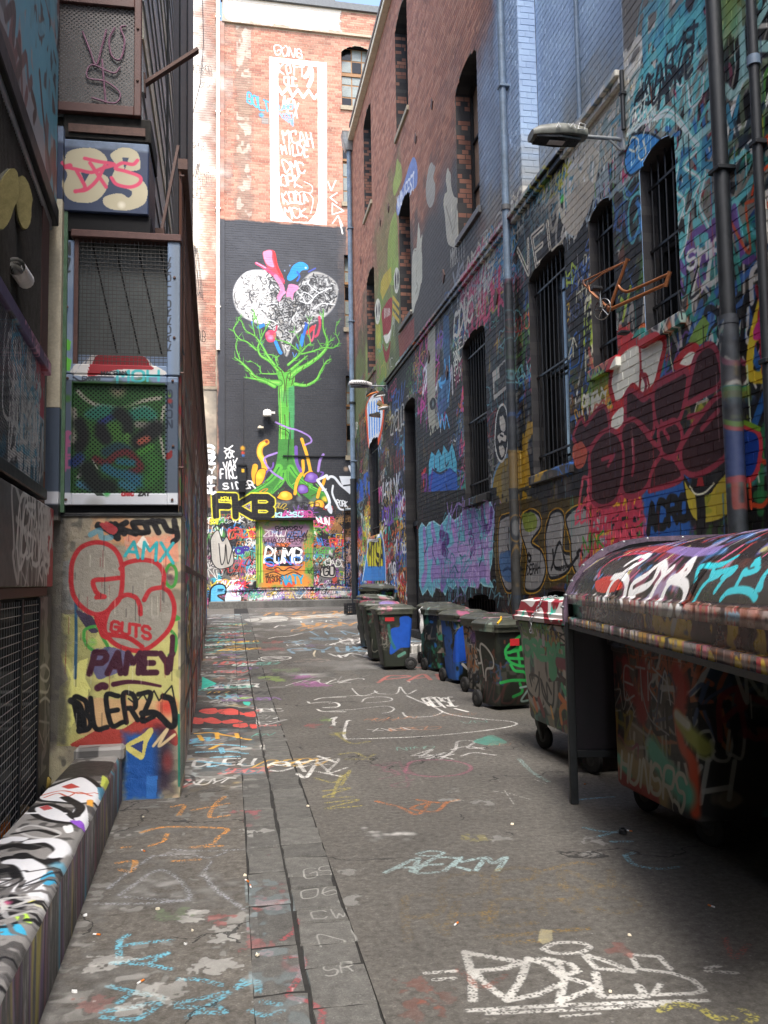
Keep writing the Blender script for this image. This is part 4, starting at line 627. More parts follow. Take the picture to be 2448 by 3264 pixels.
# near footpath chalk
for p in ([750,1075,700,1110,700,1210], [700,1140,850,1120,1010,1105], [660,1240,800,1220,980,1185], [660,1240,860,1250,1000,1275], [880,1240,980,1180], [640,1375,780,1410,960,1450,780,1500,600,1525], [780,1410,700,1470], [1050,1335,1180,1340,1300,1370], [1020,1480,1180,1450,1340,1410,1240,1480,1100,1560], [1040,1500,1160,1500], [1240,1480,1320,1530,1160,1530], [1430,1340,1390,1390,1500,1340,1520,1400], [1470,1520,1560,1540,1650,1520], [1540,1460,1640,1480], [600,1560,800,1570,940,1480]): G.line('L4', p, .032, '#5f9fb0', grain=.35)
for p in ([1320,260,1270,300,1230,380,1340,370], [1010,320,1080,310,1050,370], [830,470,960,440,1180,440,1330,450,1310,480], [880,550,960,520,980,480], [1290,490,1240,540,1120,560,1300,550], [720,560,760,555], [1020,640,1170,630], [690,650,790,640,770,700,700,690], [1130,340,1340,300]): G.line('L4', p, .035, '#c08038', grain=.35)
for p in ([700,840,950,690,1110,860,720,850], [560,890,820,890,1120,870], [900,610,1100,600,1220,620,1320,590], [1000,570,1200,580,1440,570], [1200,720,1260,800,1440,930], [880,620,760,700,640,800], [1240,640,1180,730]): G.line('L4', p, .03, '#8c8d90', grain=.45, soft=.6)
for k in range(40): G.spray(G.px('L4', [rng.uniform(780, 1060), rng.uniform(740, 850)])[0], rng.uniform(.02, .06), '#a5a39e', op=.35)
for k in range(10): G.spray(G.px('L4', [rng.uniform(1200, 1440), rng.uniform(690, 840)])[0], rng.uniform(.03, .08), '#a9a69f', op=.35)
for k in range(90): G.spray(G.px('L4', [rng.uniform(280, 640), rng.uniform(900, 1590)])[0], rng.uniform(.02, .06), '#a5a29b', op=.25)
for x, y, c in ((640,1240,CH),(1260,1260,CH),(1300,1070,CH),(540,1500,'#8c5a54'),(820,1480,CH),(960,1400,CH),(1130,960,CH),(940,975,'#5f6a50'),(980,960,'#5f6a50'),(1060,600,'#8d8a86'),(1470,1150,'#8c4a48'),(1560,890,'#9c4a48'),(1290,980,'#8c4a46'),(1440,350,'#a04a50'),(1500,470,CH)):
    q = G.px('L4', [x, y])[0]; G.patch(q[0]-.14, q[0]+.14, q[1]-.12, q[1]+.12, c, dens=.6, cell=.05, op=.7, rnd=True)
# carriageway chalk
for p in ([625,680,648,760,650,845], [625,682,730,700,820,715,760,735,655,745], [655,745,700,795,768,845], [838,702,815,770,768,845,870,825,945,790], [838,702,900,722,945,760], [945,850,962,775,940,712,880,700], [905,702,985,722,1010,745,955,762,1075,798,1010,825,945,850], [1030,692,1070,735,1195,748], [1045,692,1110,712,1195,745], [1068,752,1085,832,1240,832,1215,795], [1325,738,1285,695,1188,688,1215,738,1330,752,1400,775,1440,812,1400,822,1268,826,1290,790]):
    G.line('G2', p, .034*rng.uniform(.8, 1.2), CH, sm=False, grain=.2); G.line('G2', np.array(p)+rng.uniform(-3, 3, len(p)), .02, CH, sm=False, grain=.4)
G.line('G2', [890,670,930,650,1010,648,1050,662,1010,682,930,684,890,670], .032, CH, grain=.2); G.line('G2', [635,880,1000,860,1450,845], .03, CH, grain=.15); G.line('G2', [700,890,1100,872,1300,860], .028, CH, grain=.2); G.line('G2', [950,900,1080,890], .02, CH, grain=.2)
for p in ([490,752,590,745], [520,775,585,770], [1450,745,1550,752], [1450,735,1490,728]): G.line('G2', p, .03, CH, grain=.25)
G.text('G2', 'AEKM', [350,410,740,400,770,355,430,360], .035, '#93a8a6', grain=.2, jit=.04); G.line('G2', [460,345,500,335,550,340,520,352,470,350], .028, '#93a8a6', grain=.2)
OC = '#8a6a2c'
for t, q in (('OP', [545,490,870,470,870,390,550,420]), ('R', [430,640,560,620,540,480,420,500]), ('HE', [560,600,860,580,840,500,600,510]), ('RS', [890,550,1220,540,1180,450,880,460]), ('N', [960,470,1110,460,1120,400,960,400])): G.text('G2', t, q, .05, OC, grain=.5, op=.65)
for p in ([700,630,860,615,1040,600], [760,650,900,640], [900,400,1000,375,1060,380]): G.line('G2', p, .04, OC, grain=.4, op=.8)
G.shape('G2', [870,640,880,600,920,605,925,640,890,655], '#a39a76', op=.8)
for p in ([320,165,400,185,460,210,500,170,440,190,520,200,560,170], [460,160,540,170,600,160]): G.line('G2', p, .035, '#a8602c', grain=.3)
for p in ([400,30,430,110,370,110,450,90], [320,40,400,70,330,90], [330,65,420,60]): G.line('G2', p, .03, '#a04f68', grain=.35, op=.6)
G.line('G2', [420,60,440,30,530,22,620,35,645,55,600,75,500,80,430,70,420,60], .03, '#a04f68', grain=.3, op=.6)
for p in ([110,85,180,100,230,60,200,110], [140,130,230,120,140,150,240,150], [150,170,260,160,150,190,270,180], [200,75,170,150]): G.line('G2', p, .03, '#96893c', grain=.35)
for p in ([60,50,190,20,150,70,220,50], [100,60,200,80], [120,30,170,75], [40,30,160,40]): G.line('G2', p, .03, CH, grain=.25)
for k in range(26): G.spray(G.px('G2', [rng.uniform(260, 450), rng.uniform(255, 300)])[0], rng.uniform(.02, .06), '#c5c2ba', op=.5)
for x, y, c in ((580,130,CH),(575,162,CH),(690,170,CH),(665,290,'#a89a4a'),(750,290,CH),(240,405,CH),(245,510,CH),(1060,300,CH),(1060,345,CH),(470,880,'#7c4434'),(455,800,'#7c4434'),(530,840,'#7c4434'),(1130,665,'#8c4034')):
    q = G.px('G2', [x, y])[0]; G.patch(q[0]-.12, q[0]+.12, q[1]-.12, q[1]+.12, c, dens=.55, cell=.05, op=.6, rnd=True)
G.line('G2', [1510,630,1540,700,1590,655], .03, '#8c4034', grain=.4); G.line('G2', [600,740,680,800,760,760], .03, '#7a3a2c', grain=.5, op=.7)
for p in ([1030,255,1090,268,1160,272], [1080,285,1160,265], [1125,303,1190,302], [1170,350,1200,380,1270,395,1350,390], [1170,350,1200,340], [1010,160,1060,155,1130,150]): G.line('G2', p, .035, '#6a9aa8', grain=.35)
G.line('G2', [1290,880,1340,860,1420,870,1480,905,1540,905], .04, '#a39a4a', grain=.4); G.line('G2', [1570,880,1610,900,1590,925], .04, '#a39a4a', grain=.4)
for p in ([720,130,780,140,850,160], [760,130,790,175], [860,90,900,105]): G.line('G2', p, .012, CH, grain=.3)
# white swoops further up
SW = '#d2cfc7'
for p, w_ in (([100,1475,90,1440,110,1365,130,1360], .045), ([100,1475,300,1470,560,1460,850,1435,1050,1410,1160,1385,1120,1365,950,1350,800,1330,715,1310,640,1270,560,1240,480,1205], .045), ([455,1310,480,1335,560,1338,650,1330,700,1310], .035), ([0,1300,150,1290,340,1270,400,1285,380,1305,330,1315], .035), ([200,1245,230,1220,330,1212,390,1225,360,1240,230,1250], .035), ([0,1215,150,1205,260,1205], .035),
              ([140,1160,180,1200,220,1205,300,1180], .035), ([280,1175,300,1190,360,1195,420,1190,440,1150,480,1195,540,1170], .035), ([0,1255,40,1250,60,1270,0,1275], .035), ([20,1340,0,1360,40,1370,10,1390], .03)): G.line('C6', p, w_*.8, SW, grain=.25)
G.text('C6', 'REPSE', [620,1270,800,1270,760,1215,580,1225], .035, SW, jit=.05, grain=.1); G.line('C6', [580,1225,640,1215,720,1280], .03, SW); G.line('C6', [780,1285,860,1305], .04, SW)
for p in ([520,1575,640,1540,560,1590,720,1560,600,1600,770,1570], [690,1600,780,1540,800,1490,900,1490,860,1530,960,1530], [760,1540,860,1520,960,1540], [820,1580,900,1560,1030,1575]): G.line('C6', p, .035, '#a9a6a0', grain=.25)
G.line('C6', [510,1580,640,1575,770,1600], .03, '#b9b6af', grain=.2)
G.shape('C6', [920,1475,1010,1450,1080,1480,1100,1500,1000,1515,900,1495], '#3f9f88', op=.7, sm=True); G.line('C6', [470,1650,520,1615,660,1605,800,1615,880,1650,820,1690,660,1710,520,1690,470,1650], .04, '#a8566c', grain=.25, op=.6); G.line('C6', [260,1640,420,1620,330,1660,450,1700], .035, '#a8566c', grain=.35, op=.6)
for p in ([40,1440,130,1500,250,1490], [60,1570,160,1560,230,1590,280,1570], [100,1600,260,1600]): G.line('C6', p, .035, '#96893c', grain=.35)
G.line('C6', [1180,1600,1260,1680,1360,1740], .04, '#7f9a92', grain=.4); G.tags(1.3, 2.4, 7.5, 9.6, 8, ['#b5b2aa', '#6fa08f', '#a06a4a'], h=(.1, .2), drip=0)
# pale, much-chalked far end
for col, dn, op in (('#8d8a83', .5, .6), ('#b9b6ae', .36, .6), ('#7d6a66', .3, .5), ('#6f8a94', .22, .5), ('#a08a5a', .15, .5)): G.patch(.5, 4.5, 12.5, 30, col, dens=dn, cell=.7, op=op, edge=.2)
G.box(.4, 4.6, 21.5, 26, '#a9a69e', op=.55, f=1.0, nz=.7, cell=1.2); G.shape('K7', [480,270,800,240,990,240,1010,270,900,300,600,310], '#b9b5aa', op=.8, sm=True); G.shape('K7', [1010,250,1300,220,1600,200,1650,230,1300,260,1020,270], '#c2beb3', op=.8, sm=True)
G.line('K7', [480,270,640,260,660,285,540,310], .07, '#6d665f'); G.line('K7', [960,240,1010,260,990,290], .09, '#6d665f')
G.tags(.7, 3.2, 12.5, 20, 24, ['#d2cfc7', '#d2cfc7', '#c9c6be', '#8f8c86', '#a05a50', '#6f97ac'], h=(.25, .9), wid=.07, drip=0, asp=.6); G.tags(.6, 3.6, 20, 29, 18, ['#d2cfc7', '#c9c6be', '#77736d', '#b5824a'], h=(.4, 1.2), wid=.07, drip=0, asp=.5)
for p, w_ in (([650,740,700,715,850,708,1000,715,1005,735,900,755,720,762,650,740], .05), ([760,500,850,480,1000,470,1160,435], .05), ([830,370,880,345,950,350], .06), ([560,760,640,755], .05)): G.line('K7', p, w_, '#d2cfc7', grain=.1)
for k in range(30): G.spray(G.px('K7', [rng.uniform(690, 960), rng.uniform(720, 750)])[0], .09, ['#c9c6be', '#a9a69e', '#57534f'][k % 3], op=.6)
for x, y, c, r in ((760,960,'#8fae4a',.25),(840,990,'#8fae4a',.2),(1180,1030,'#9a4a8a',.3),(1280,1060,'#9a4a8a',.3),(1150,950,'#8a4a80',.25),(830,540,'#9c4a44',.35),(800,620,'#8c4a48',.4),(1100,540,'#6f97ac',.4),(1400,500,'#6f97ac',.5),(950,880,'#5f7a4a',.4),(1250,760,'#8d7f72',.4),(1380,1450,'#6f8a3f',.15),(1340,1530,'#a04a48',.2),(1560,1620,'#8f843a',.15),(1300,580,'#6a5a7a',.3)):
    q = G.px('K7', [x, y])[0]; G.patch(q[0]-r, q[0]+r, q[1]-r*1.2, q[1]+r*1.2, c, dens=.62, cell=.12, op=.7, rnd=True)
G.line('K7', [1310,640,1290,680,1300,710], .04, '#b9ac92'); G.line('K7', [820,1435-0,870,1425], .03, '#dcdad4')
for p in ([1300,1220,1400,1195,1659,1185], [1250,1260,1400,1245,1540,1250,1590,1280,1540,1310,1400,1310], [1220,1240,1240,1260], [1330,1330,1400,1355,1659,1360], [1500,1440,1560,1420,1520,1460,1530,1520]): G.line('K7', p, .035, SW, grain=.12)
# stones of the gutter: old chalk letters
for t, q in (('GS', [80,430,170,410,160,380,70,400]), ('O6', [65,500,190,480,185,450,65,470]), ('CW', [100,570,220,560,215,530,95,545]), ('N', [130,665,245,645,240,600,120,620]), ('SR', [150,765,240,745,240,710,140,730])): G.text('G2', t, q, .012, '#8f8d86', jit=.03)
for p in ([0,640,40,610,50,570], [10,700,70,700,60,760,20,830,90,850], [90,850,135,880,130,926]): G.line('G2', p, .03, '#8c3f42', grain=.2)
G.patch(.06, .28, 2.4, 4.6, '#7f9296', dens=.4, cell=.12, op=.6); G.patch(.06, .28, 2.4, 6.8, '#8f4f50', dens=.2, cell=.15, op=.6)
for p in ([750,2000,830,1960,960,1950,1000,2000], [800,1980,900,1990,1000,1970], [780,2050,900,2060,1080,2010,1180,2000], [1080,1960,1300,1930,1460,1900], [1100,1940,1180,2060], [1300,1990,1200,2130,1100,2090], [1340,1880,1540,1950]): G.line('K7', p, .04, SW, grain=.15)
for k in range(500):
    G.spray((rng.uniform(-1, 4), rng.uniform(2.4, 12)), rng.uniform(.004, .012), '#c9c6be', op=.8)
# ------------------------------------------------------------------ LEDGE TOP (a = x, b = y, plane z = .36)
T = Canvas('ledge', -1.4, -.5, 2.4, 6.6, .005, (0, 0, .36), (0, 0, 1), (0, 1))
T.box(-2, 0, 2, 7, '#8a8783', f=.01); T.patch(-1.4, -.5, 2.4, 6.6, '#4f4d4b', dens=.45, cell=.15)
T.shape('L4', [380,60,480,30,700,40,720,80,600,120,420,130,300,150], '#2e2c2b', sm=True)
WT = '#d9d9da'
T.shape('L4', [250,200,380,150,480,125,540,150,600,210,610,260,480,290,340,280,220,260], WT, sm=True, line='#17171a', lw=.03); T.shape('L4', [360,185,420,165,470,190,400,200], '#b0403a'); T.line('L4', [230,240,360,210,480,230,600,220], .014, '#c4502f'); T.line('L4', [260,250,340,225,400,245,460,220,540,245], .012, '#b8472c')
T.shape('L4', [190,310,280,290,380,330,440,380,500,400,420,410,280,390,200,350], WT, sm=True, line='#17171a', lw=.035); T.shape('L4', [230,310,280,295,310,320,260,330], '#a8484a'); T.line('L4', [130,345,280,345,380,350], .03, WT); T.shape('L4', [430,330,500,300,520,400,450,410], WT, sm=True); T.line('L4', [380,250,470,310,440,370], .05, '#1a1a1c')
T.shape('L4', [410,395,480,395,500,420,460,430], '#8a4fc0', sm=True); T.shape('L4', [370,430,420,420,430,460,390,470], '#dfe0e0', sm=True); T.line('L4', [110,440,180,420,280,440,350,470,300,500,180,490,110,455,110,440], .02, '#b9b7b4'); T.line('L4', [80,470,220,450,330,480], .03, '#18181a')
for p in ([20,500,120,510,260,530,350,570,300,640,200,660], [0,560,90,540,200,560], [120,600,200,640,310,650], [40,620,140,690,170,760], [0,700,80,690,130,760]): T.line('L4', p, .06, '#151517')
for p in ([20,520,60,500,120,505], [180,520,300,515,370,560,330,610], [60,640,130,650,180,700,210,820,240,860], [150,640,220,690,200,760], [20,760,90,780,110,820]): T.line('L4', p, .07, WT)
T.shape('L4', [240,740,300,700,330,740,290,780,250,780], '#3f9fc4', sm=True); T.spray(T.px('L4', [360,660])[0], .06, '#5fa8c4'); T.shape('L4', [0,870,60,860,90,910,60,950,0,950], '#a8d83f', sm=True, line='#151517', lw=.05); T.dot('L4', [20,900], .04, '#d0608a', op=1); T.shape('L4', [0,1040,90,1020,150,1060,130,1090,0,1090], '#3fa8cc', sm=True); T.line('L4', [120,970,150,1010], .04, '#b4e04a'); T.line('L4', [190,890,230,900], .03, '#d8d04a')
T.shape('L4', [600,120,660,130,650,170,590,180], '#b5c04a', op=.9); T.shape('L4', [510,270,550,265,545,300,510,300], '#e09a3a'); T.shape('L4', [570,190,640,180,630,230,580,240], '#4f93b0', op=.8); T.tags(-1.2, -.75, 2.6, 3.8, 12, ['#c9c7c4', '#1a1a1c', '#8a8783', '#6d6a68'], h=(.1, .25), drip=0)
# ------------------------------------------------------------------ SKIPS (plane x = 2.4; a = y, b = z)
H = Canvas('skips', 1.6, 8.0, 0, 2.0, .005, (2.4, 0, 0), (1, 0, 0), (1, 2), flip=-1)
H.box(1, 9, -1, 3, '#2a2827', f=.01)
for col, dn in (('#57534e', .4), ('#3a2f2e', .4), ('#6d3a2f', .28), ('#2f5f56', .3), ('#7d6f5c', .25), ('#23303f', .35), ('#8a5a34', .2)): H.patch(1.6, 8, 0, 1.3, col, dens=dn, cell=.3, op=.8)
H.tags(2, 7.8, .2, 1.2, 90, PALD + ['#3f8a6a', '#8d8a86', '#8c4a30'], h=(.08, .3), wid=.12, drip=.5)
def hp_(c, p, X): return on_plane(c, p, (X, 0, 0), (1, 0, 0))[:, [1, 2]]
ep = lambda c, p: hp_(c, p, 2.54)
for p, w_, c in (([270,760,260,1000,280,1250,380,1400,410,1100,390,700], .22, '#8b857e'), ([440,900,440,1100,520,1450,570,1300,560,950], .22, '#837d77'), ([640,480,700,600,720,900,740,1500], .1, '#9a948c')): H.stroke(ep('B3', p), w_, c)
for p, w_, c in (([250,740,240,1000,260,1280,390,1420,415,1100], .03, '#141214'), ([430,1180,460,1380,560,1500,590,1200], .03, '#141214'), ([300,1130,320,1260,300,1130,400,1160,360,1320], .022, '#141214'), ([440,1200,500,1420,500,1230,550,1350], .03, '#141214'), ([530,1190,640,1180,740,1250], .03, '#2a1416'), ([640,980,640,1100,730,1200], .03, '#2a1216')): H.stroke(ep('B3', p), w_, c)
H.glyphs('CREMO', ep('B3', [250,860,720,1000,720,780,250,720]), .055, '#3f8f68', jit=.06); H.glyphs('GUMX', ep('B3', [240,640,560,680,560,490,230,490]), .03, '#4f6a34', jit=.05)
for p, w_, c in (([560,950,560,1120,600,1100,600,960], .1, '#3f8f68'), ([640,900,720,930,760,1000], .05, '#3a8262'), ([750,1130,730,1350,680,1250], .05, '#3f8f6a'), ([640,980,740,1010,760,1100], .09, '#6a2a3a'), ([650,1380,720,1480,770,1530], .06, '#b8622f'), ([660,1700,650,1560,700,1500,760,1560], .05, '#b06a30'), ([340,1420,370,1540], .06, '#a85a34'), ([400,1430,450,1600], .07, '#6a2026'), ([540,1520,560,1640], .04, '#b98a4a'), ([230,1220,240,1300], .06, '#b06a3a'), ([480,680,480,740], .07, '#8d8890'), ([270,500,320,650], .08, '#3f5a30')): H.stroke(ep('B3', p), w_, c)
H.glyphs('TZY', ep('B3', [740,790,740,620,680,620,680,790]), .014, '#121214')
ib = lambda c, p: hp_(c, p, 2.44)
for p, w_, c in (([350,120,380,600,420,1030], .1, '#9a5a2c'), ([480,150,500,300,560,420,620,560], .1, '#7a2626'), ([620,210,640,420,600,560], .12, '#7f2a2a'), ([880,240,920,350,900,520], .12, '#8c2c24'), ([880,560,920,800,990,950,1010,1330], .08, '#b0452a'), ([420,860,560,1000,760,1200], .2, '#8c7a52'), ([430,900,520,1050], .06, '#4f9a82'), ([700,850,800,1000,950,1180], .16, '#4f9a82'), ([900,600,1000,760,1050,850], .1, '#8a8a44'), ([880,560,960,640], .06, '#a9a69a'), ([420,1030,560,1130,720,1220], .08, '#8c3026')): H.stroke(ib('B5', p), w_, c, soft=.4)
H.glyphs('HUNSRS', ib('B5', [440,1050,940,1300,960,1050,460,850]), .028, '#a8a596', jit=.05); H.glyphs('ETKA', ib('B5', [490,420,830,480,820,220,480,180]), .014, '#8f8f90', jit=.06); H.stroke(ib('B5', [690,190,790,290,800,320]), .012, '#8f8f90'); H.stroke(ib('B5', [600,250,620,420,680,600,820,720]), .012, '#7a7a7c')
H.stroke(ib('B5', [1510,380,1600,420,1650,380]), .2, '#3f7f68'); H.box(3.3, 3.9, .2, 1.15, '#4a8f78', op=.8, f=.03); H.glyphs('ETKY', ib('B5', [1610,1050,1610,560,1570,560,1570,1050]), .02, '#101012'); H.stroke(ib('B5', [1560,1310,1659,1330]), .05, '#8a3a6a')
H.C[:int(1.16/H.res), :int((5.6-H.a0)/H.res)] *= .95; H.C[:, int((6.0-H.a0)/H.res):] *= 1.2
# hood
hd = lambda c, p: hp_(c, p, 2.1)
H.box(1, 6.6, 1.16, 2.1, '#1e1b1c', f=.004); H.patch(1.6, 6.6, 1.4, 2.0, '#7a3f58', dens=.33, cell=.2); H.patch(1.6, 6.6, 1.4, 2, '#5a5a8a', dens=.25, cell=.2); H.patch(1.6, 6.6, 1.4, 2, '#a59a5c', dens=.2, cell=.15)
# ------------------------------------------------------------------ hood canvas (unrolled: a = along the skip, b = round its curve)
HA = R_(10.9); HU = np.array([math.sin(HA), math.cos(HA), 0]); HV = np.array([math.cos(HA), -math.sin(HA), 0]); HP = np.array([2.249, 5.664, 0.0])
HPROF = [(0, 1.19), (0, 1.24), (.035, 1.245), (.035, 1.325), (0, 1.33), (0, 1.39), (.025, 1.405), (.06, 1.475), (.12, 1.555), (.2, 1.62), (.3, 1.668), (.42, 1.698), (.56, 1.712), (1.15, 1.72)]
HS = np.concatenate([[0], np.cumsum([math.dist(HPROF[i], HPROF[i+1]) for i in range(len(HPROF)-1)])])
def hood_px(c, p):
    d = rays(c, p); out = []
    for r in d:
        best = None
        for i in range(len(HPROF)-1):
            a = HP + HV*HPROF[i][0] + np.array([0, 0, HPROF[i][1]]); e = HV*(HPROF[i+1][0]-HPROF[i][0]) + np.array([0, 0, HPROF[i+1][1]-HPROF[i][1]])
            n = np.cross(e, HU); den = n @ r
            if abs(den) < 1e-9: continue
            t = n @ (a-_C)/den
            if t <= 0: continue
            q = _C + t*r; k = (q-a) @ e/(e @ e)
            if -.02 <= k <= 1.02 and (best is None or t < best[0]): best = (t, (q-HP) @ HU, HS[i]+k*(HS[i+1]-HS[i]))
        out.append(best[1:] if best else (out[-1] if out else (0, .5)))
    return np.array(out)
D = Canvas('hood', -3.7, .1, 0, 1.75, .005, flip=-1); D.px = lambda c, p, dz=0: hood_px(c, p)
D.box(-4, 1, -1, 2, '#201c1d', f=.01)
for col, dn in (('#7d3f5a', .36), ('#5f5f9a', .28), ('#b0a66a', .2), ('#3f6fa0', .22), ('#8c3034', .3), ('#9a8fb0', .25), ('#141214', .3)): D.patch(-3.7, .1, .2, 1.75, col, dens=dn, cell=.22, op=.85)
for k in range(160):
    a, b = rng.uniform(-3.6, .05), rng.uniform(.3, 1.3); D.stroke([(a, b), (a-rng.uniform(.02, .1), b+rng.uniform(.08, .25))], rng.uniform(.01, .04), ['#c0607f', '#8f7fc0', '#d8c98a', '#4f86c4', '#141214', '#b03a3a'][k % 6], soft=.4)
D.patch(-3.7, .1, 0, .24, '#6d6a68', dens=.5, cell=.08); D.patch(-3.7, .1, 0, .24, '#a03a44', dens=.3, cell=.1); D.patch(-3.7, -1, 0, .12, '#c9a83a', dens=.35, cell=.08); D.patch(-3.7, .1, 0, .24, '#1a1718', dens=.4, cell=.12); D.patch(-3.7, .1, 0, .3, '#b9b6b2', dens=.25, cell=.07)
for b0_, b1_ in ((0, .05), (.2, .262)):
    D.box(-4, 1, b0_, b1_, '#8d8885', f=.004)
    for col, dn in (('#4a4644', .45), ('#b5b0ac', .35), ('#a0404a', .28), ('#17151a', .36), ('#c9a83a', .14), ('#5a7f9a', .2), ('#c26a8a', .2)): D.patch(-3.7, .1, b0_, b1_, col, dens=dn, cell=.09, op=.9)
for k in range(110):
    a_ = rng.uniform(-3.7, .05); c_ = ['#d8d4ce', '#141214', '#a8323c', '#c9a83a', '#7a7672', '#b86a86', '#4a4644', '#8a5a3c'][k % 8]; D.stroke([(a_, 0), (a_-.01, .05)], rng.uniform(.015, .07), c_, soft=.1); a_ = rng.uniform(-3.7, .05); D.stroke([(a_, .2), (a_-.01, .262)], rng.uniform(.015, .06), ['#8d8885', '#141214', '#6a5a50', '#b5b0ac', '#8c3a48'][k % 5], soft=.1)
D.box(-4, 1, .083, .168, '#2a2220', f=.004)
for col, dn in (('#6a4a38', .36), ('#7a2f3a', .3), ('#121012', .4), ('#a8763a', .2)): D.patch(-3.7, .1, .08, .17, col, dens=dn, cell=.2, op=.9)
D.box(-3.7, -1.6, .08, .17, '#b0492f', op=.7, f=.3, nz=.3, cell=.3); D.patch(-3.7, -1.6, .0, .17, '#d0b03a', dens=.45, cell=.12); D.box(-.22, .1, .083, .168, '#6fb09c', f=.03)
D.shape('B4', [300,500,360,470,440,470,500,510,500,560,420,590,320,590,290,550], '#b8382f', sm=True); D.line('B4', [700,280,560,290,420,340,330,420,320,470], .03, '#b03f56'); D.line('B4', [560,260,700,240,860,255], .08, '#a83a38', op=.8); D.line('B4', [900,250,1100,270,1260,250], .07, '#8f78b8', op=.8)
D.shape('B4', [420,350,560,310,640,330,600,400,480,450,380,450,340,420], '#3a3432', sm=True, op=.9); D.shape('B4', [1060,420,1400,400,1659,420,1659,700,1300,690,1080,640], '#1c1a1a', sm=True, op=.9)
for p in ([360,640,400,560,460,480,540,420,640,360,710,310,690,300,620,320,540,370], [430,470,510,460,540,510,530,580,500,640,500,680], [580,640,600,590,700,540,760,480,820,360], [600,590,570,600,590,520,700,450,830,345], [700,650,760,560,820,470,900,400], [830,360,840,420,800,500], [790,660,850,560,920,480,1000,400,1060,330,1040,400,1000,450,900,480], [880,490,980,510,1010,560,1000,620,960,690,940,740]): D.line('B4', p, .05, '#e4e2e0')
for p in ([1090,500,1110,400,1150,385,1240,380], [1080,650,1130,560,1200,480,1240,390,1320,360,1410,310], [1200,490,1280,450,1230,440,1330,420,1400,400,1370,440,1300,470], [1240,580,1300,500,1340,450], [1400,560,1440,480,1470,420,1490,440,1580,410,1530,430], [1540,370,1580,350], [1570,330,1580,380], [1290,640,1340,590,1440,570,1520,590,1560,640], [1600,560,1620,470,1659,420], [1560,590,1620,480]): D.line('B4', p, .032, '#2fb8c4')
D.text('B4', 'HINES', [190,790,370,790,370,720,195,705], .016, '#c9c6c0', jit=.03); D.line('B4', [120,690,180,690], .06, '#6fb0a0'); D.line('B4', [115,790,180,790,150,720], .05, '#6fb0a0'); D.line('B4', [890,720,900,900], .05, '#c9c6c0'); D.text('B4', '12SB', [1310,800,1430,810,1430,765,1315,755], .012, '#7f9aac')
# ------------------------------------------------------------------ WHEELIE BIN paint: one 1.5 m cell per bin
W = Canvas('bins', 0, 15, 0, 1.1, .006)
W.box(-1, 16, -1, 2, '#262a22', f=.01); W.patch(0, 15, 0, 1.1, '#1c1f1b', dens=.45, cell=.3); W.patch(0, 15, .2, 1, '#3f3e38', dens=.3, cell=.15); W.tags(0, 15, .1, .9, 90, ['#5a584f', '#4a2f2c', '#33513f', '#2f3f56', '#6d6a62'], h=(.08, .25), wid=.1)
def cell(i, u, z): return (i*1.5 + .75 + u, z)
c0 = lambda u, z, i=0: cell(i, u, z)
W.poly([c0(.12,.25), c0(.3,.35), c0(.5,.4), c0(.5,.82), c0(.32,.85), c0(.3,.7), c0(.16,.66), c0(.14,.45)], '#1f4fa8', sm=True); W.stroke([c0(.12,.72), c0(.14,.5), c0(.2,.35)], .05, '#2f6a5a', op=.7); W.stroke([c0(.26,.22), c0(.36,.27)], .05, '#5f9a86', op=.8)
W.patch(1.5*4, 1.5*5, 0, 1, '#27508f', dens=.55, cell=.25); W.poly([c0(-.1,.3,4), c0(.35,.35,4), c0(.35,.85,4), c0(.1,.8,4), c0(-.05,.55,4)], '#1f4fb0', sm=True); W.stroke([c0(.1,.28,4), c0(.2,.2,4), c0(.27,.28,4)], .04, '#c9c6c0'); W.spray(c0(.3,.3,4), .1, '#7a2038', op=.9)
W.patch(1.5*3, 1.5*4, 0, 1, '#2f6a52', dens=.45, cell=.2); W.patch(1.5*3, 1.5*4, 0, .8, '#2a5f9a', dens=.35, cell=.2); W.patch(1.5*3, 1.5*4, .3, 1, '#6d655c', dens=.35, cell=.2); W.patch(1.5*2, 1.5*3, 0, 1, '#3f7f78', dens=.4, cell=.2)
W.patch(1.5*5, 1.5*6, 0, 1, '#77736c', dens=.62, cell=.2); W.tags(1.5*5, 1.5*6, .1, .8, 26, ['#1c1c1c', '#a39f97', '#8a5a34', '#2a2a2c'], h=(.1, .3)); W.spray(c0(-.2,.75,5), .13, '#55386a', op=.8)
for p in ([(-.15,.85), (-.35,.7), (-.3,.55), (-.1,.5), (-.05,.62), (-.15,.72), (-.3,.66)], [(-.35,.6), (-.1,.58)], [(-.34,.66), (-.08,.7)], [(-.3,.52), (-.25,.45), (-.12,.42), (-.1,.3)], [(-.45,.32), (-.3,.34), (-.1,.33)], [(-.2,.3), (-.18,.2), (-.3,.15)], [(-.2,.75), (-.18,.5)], [(-.12,.8), (-.1,.5)]): W.stroke([c0(u+.5, z, 6) for u, z in p], .035, '#2f9a4a')
W.glyphs('ZU', [c0(.3,.1,6), c0(.58,.1,6), c0(.58,.25,6), c0(.3,.25,6)], .025, '#8fa8a0'); W.patch(1.5*6+.1, 1.5*6.6, .3, .8, '#6a3a2c', dens=.3, cell=.12, op=.7)
W.glyphs('EDT', [c0(.1,.7,7), c0(.5,.7,7), c0(.5,.85,7), c0(.1,.85,7)], .035, '#4f9a2c'); W.spray(c0(.2,.85,7), .12, '#2f4f9a', op=.8)

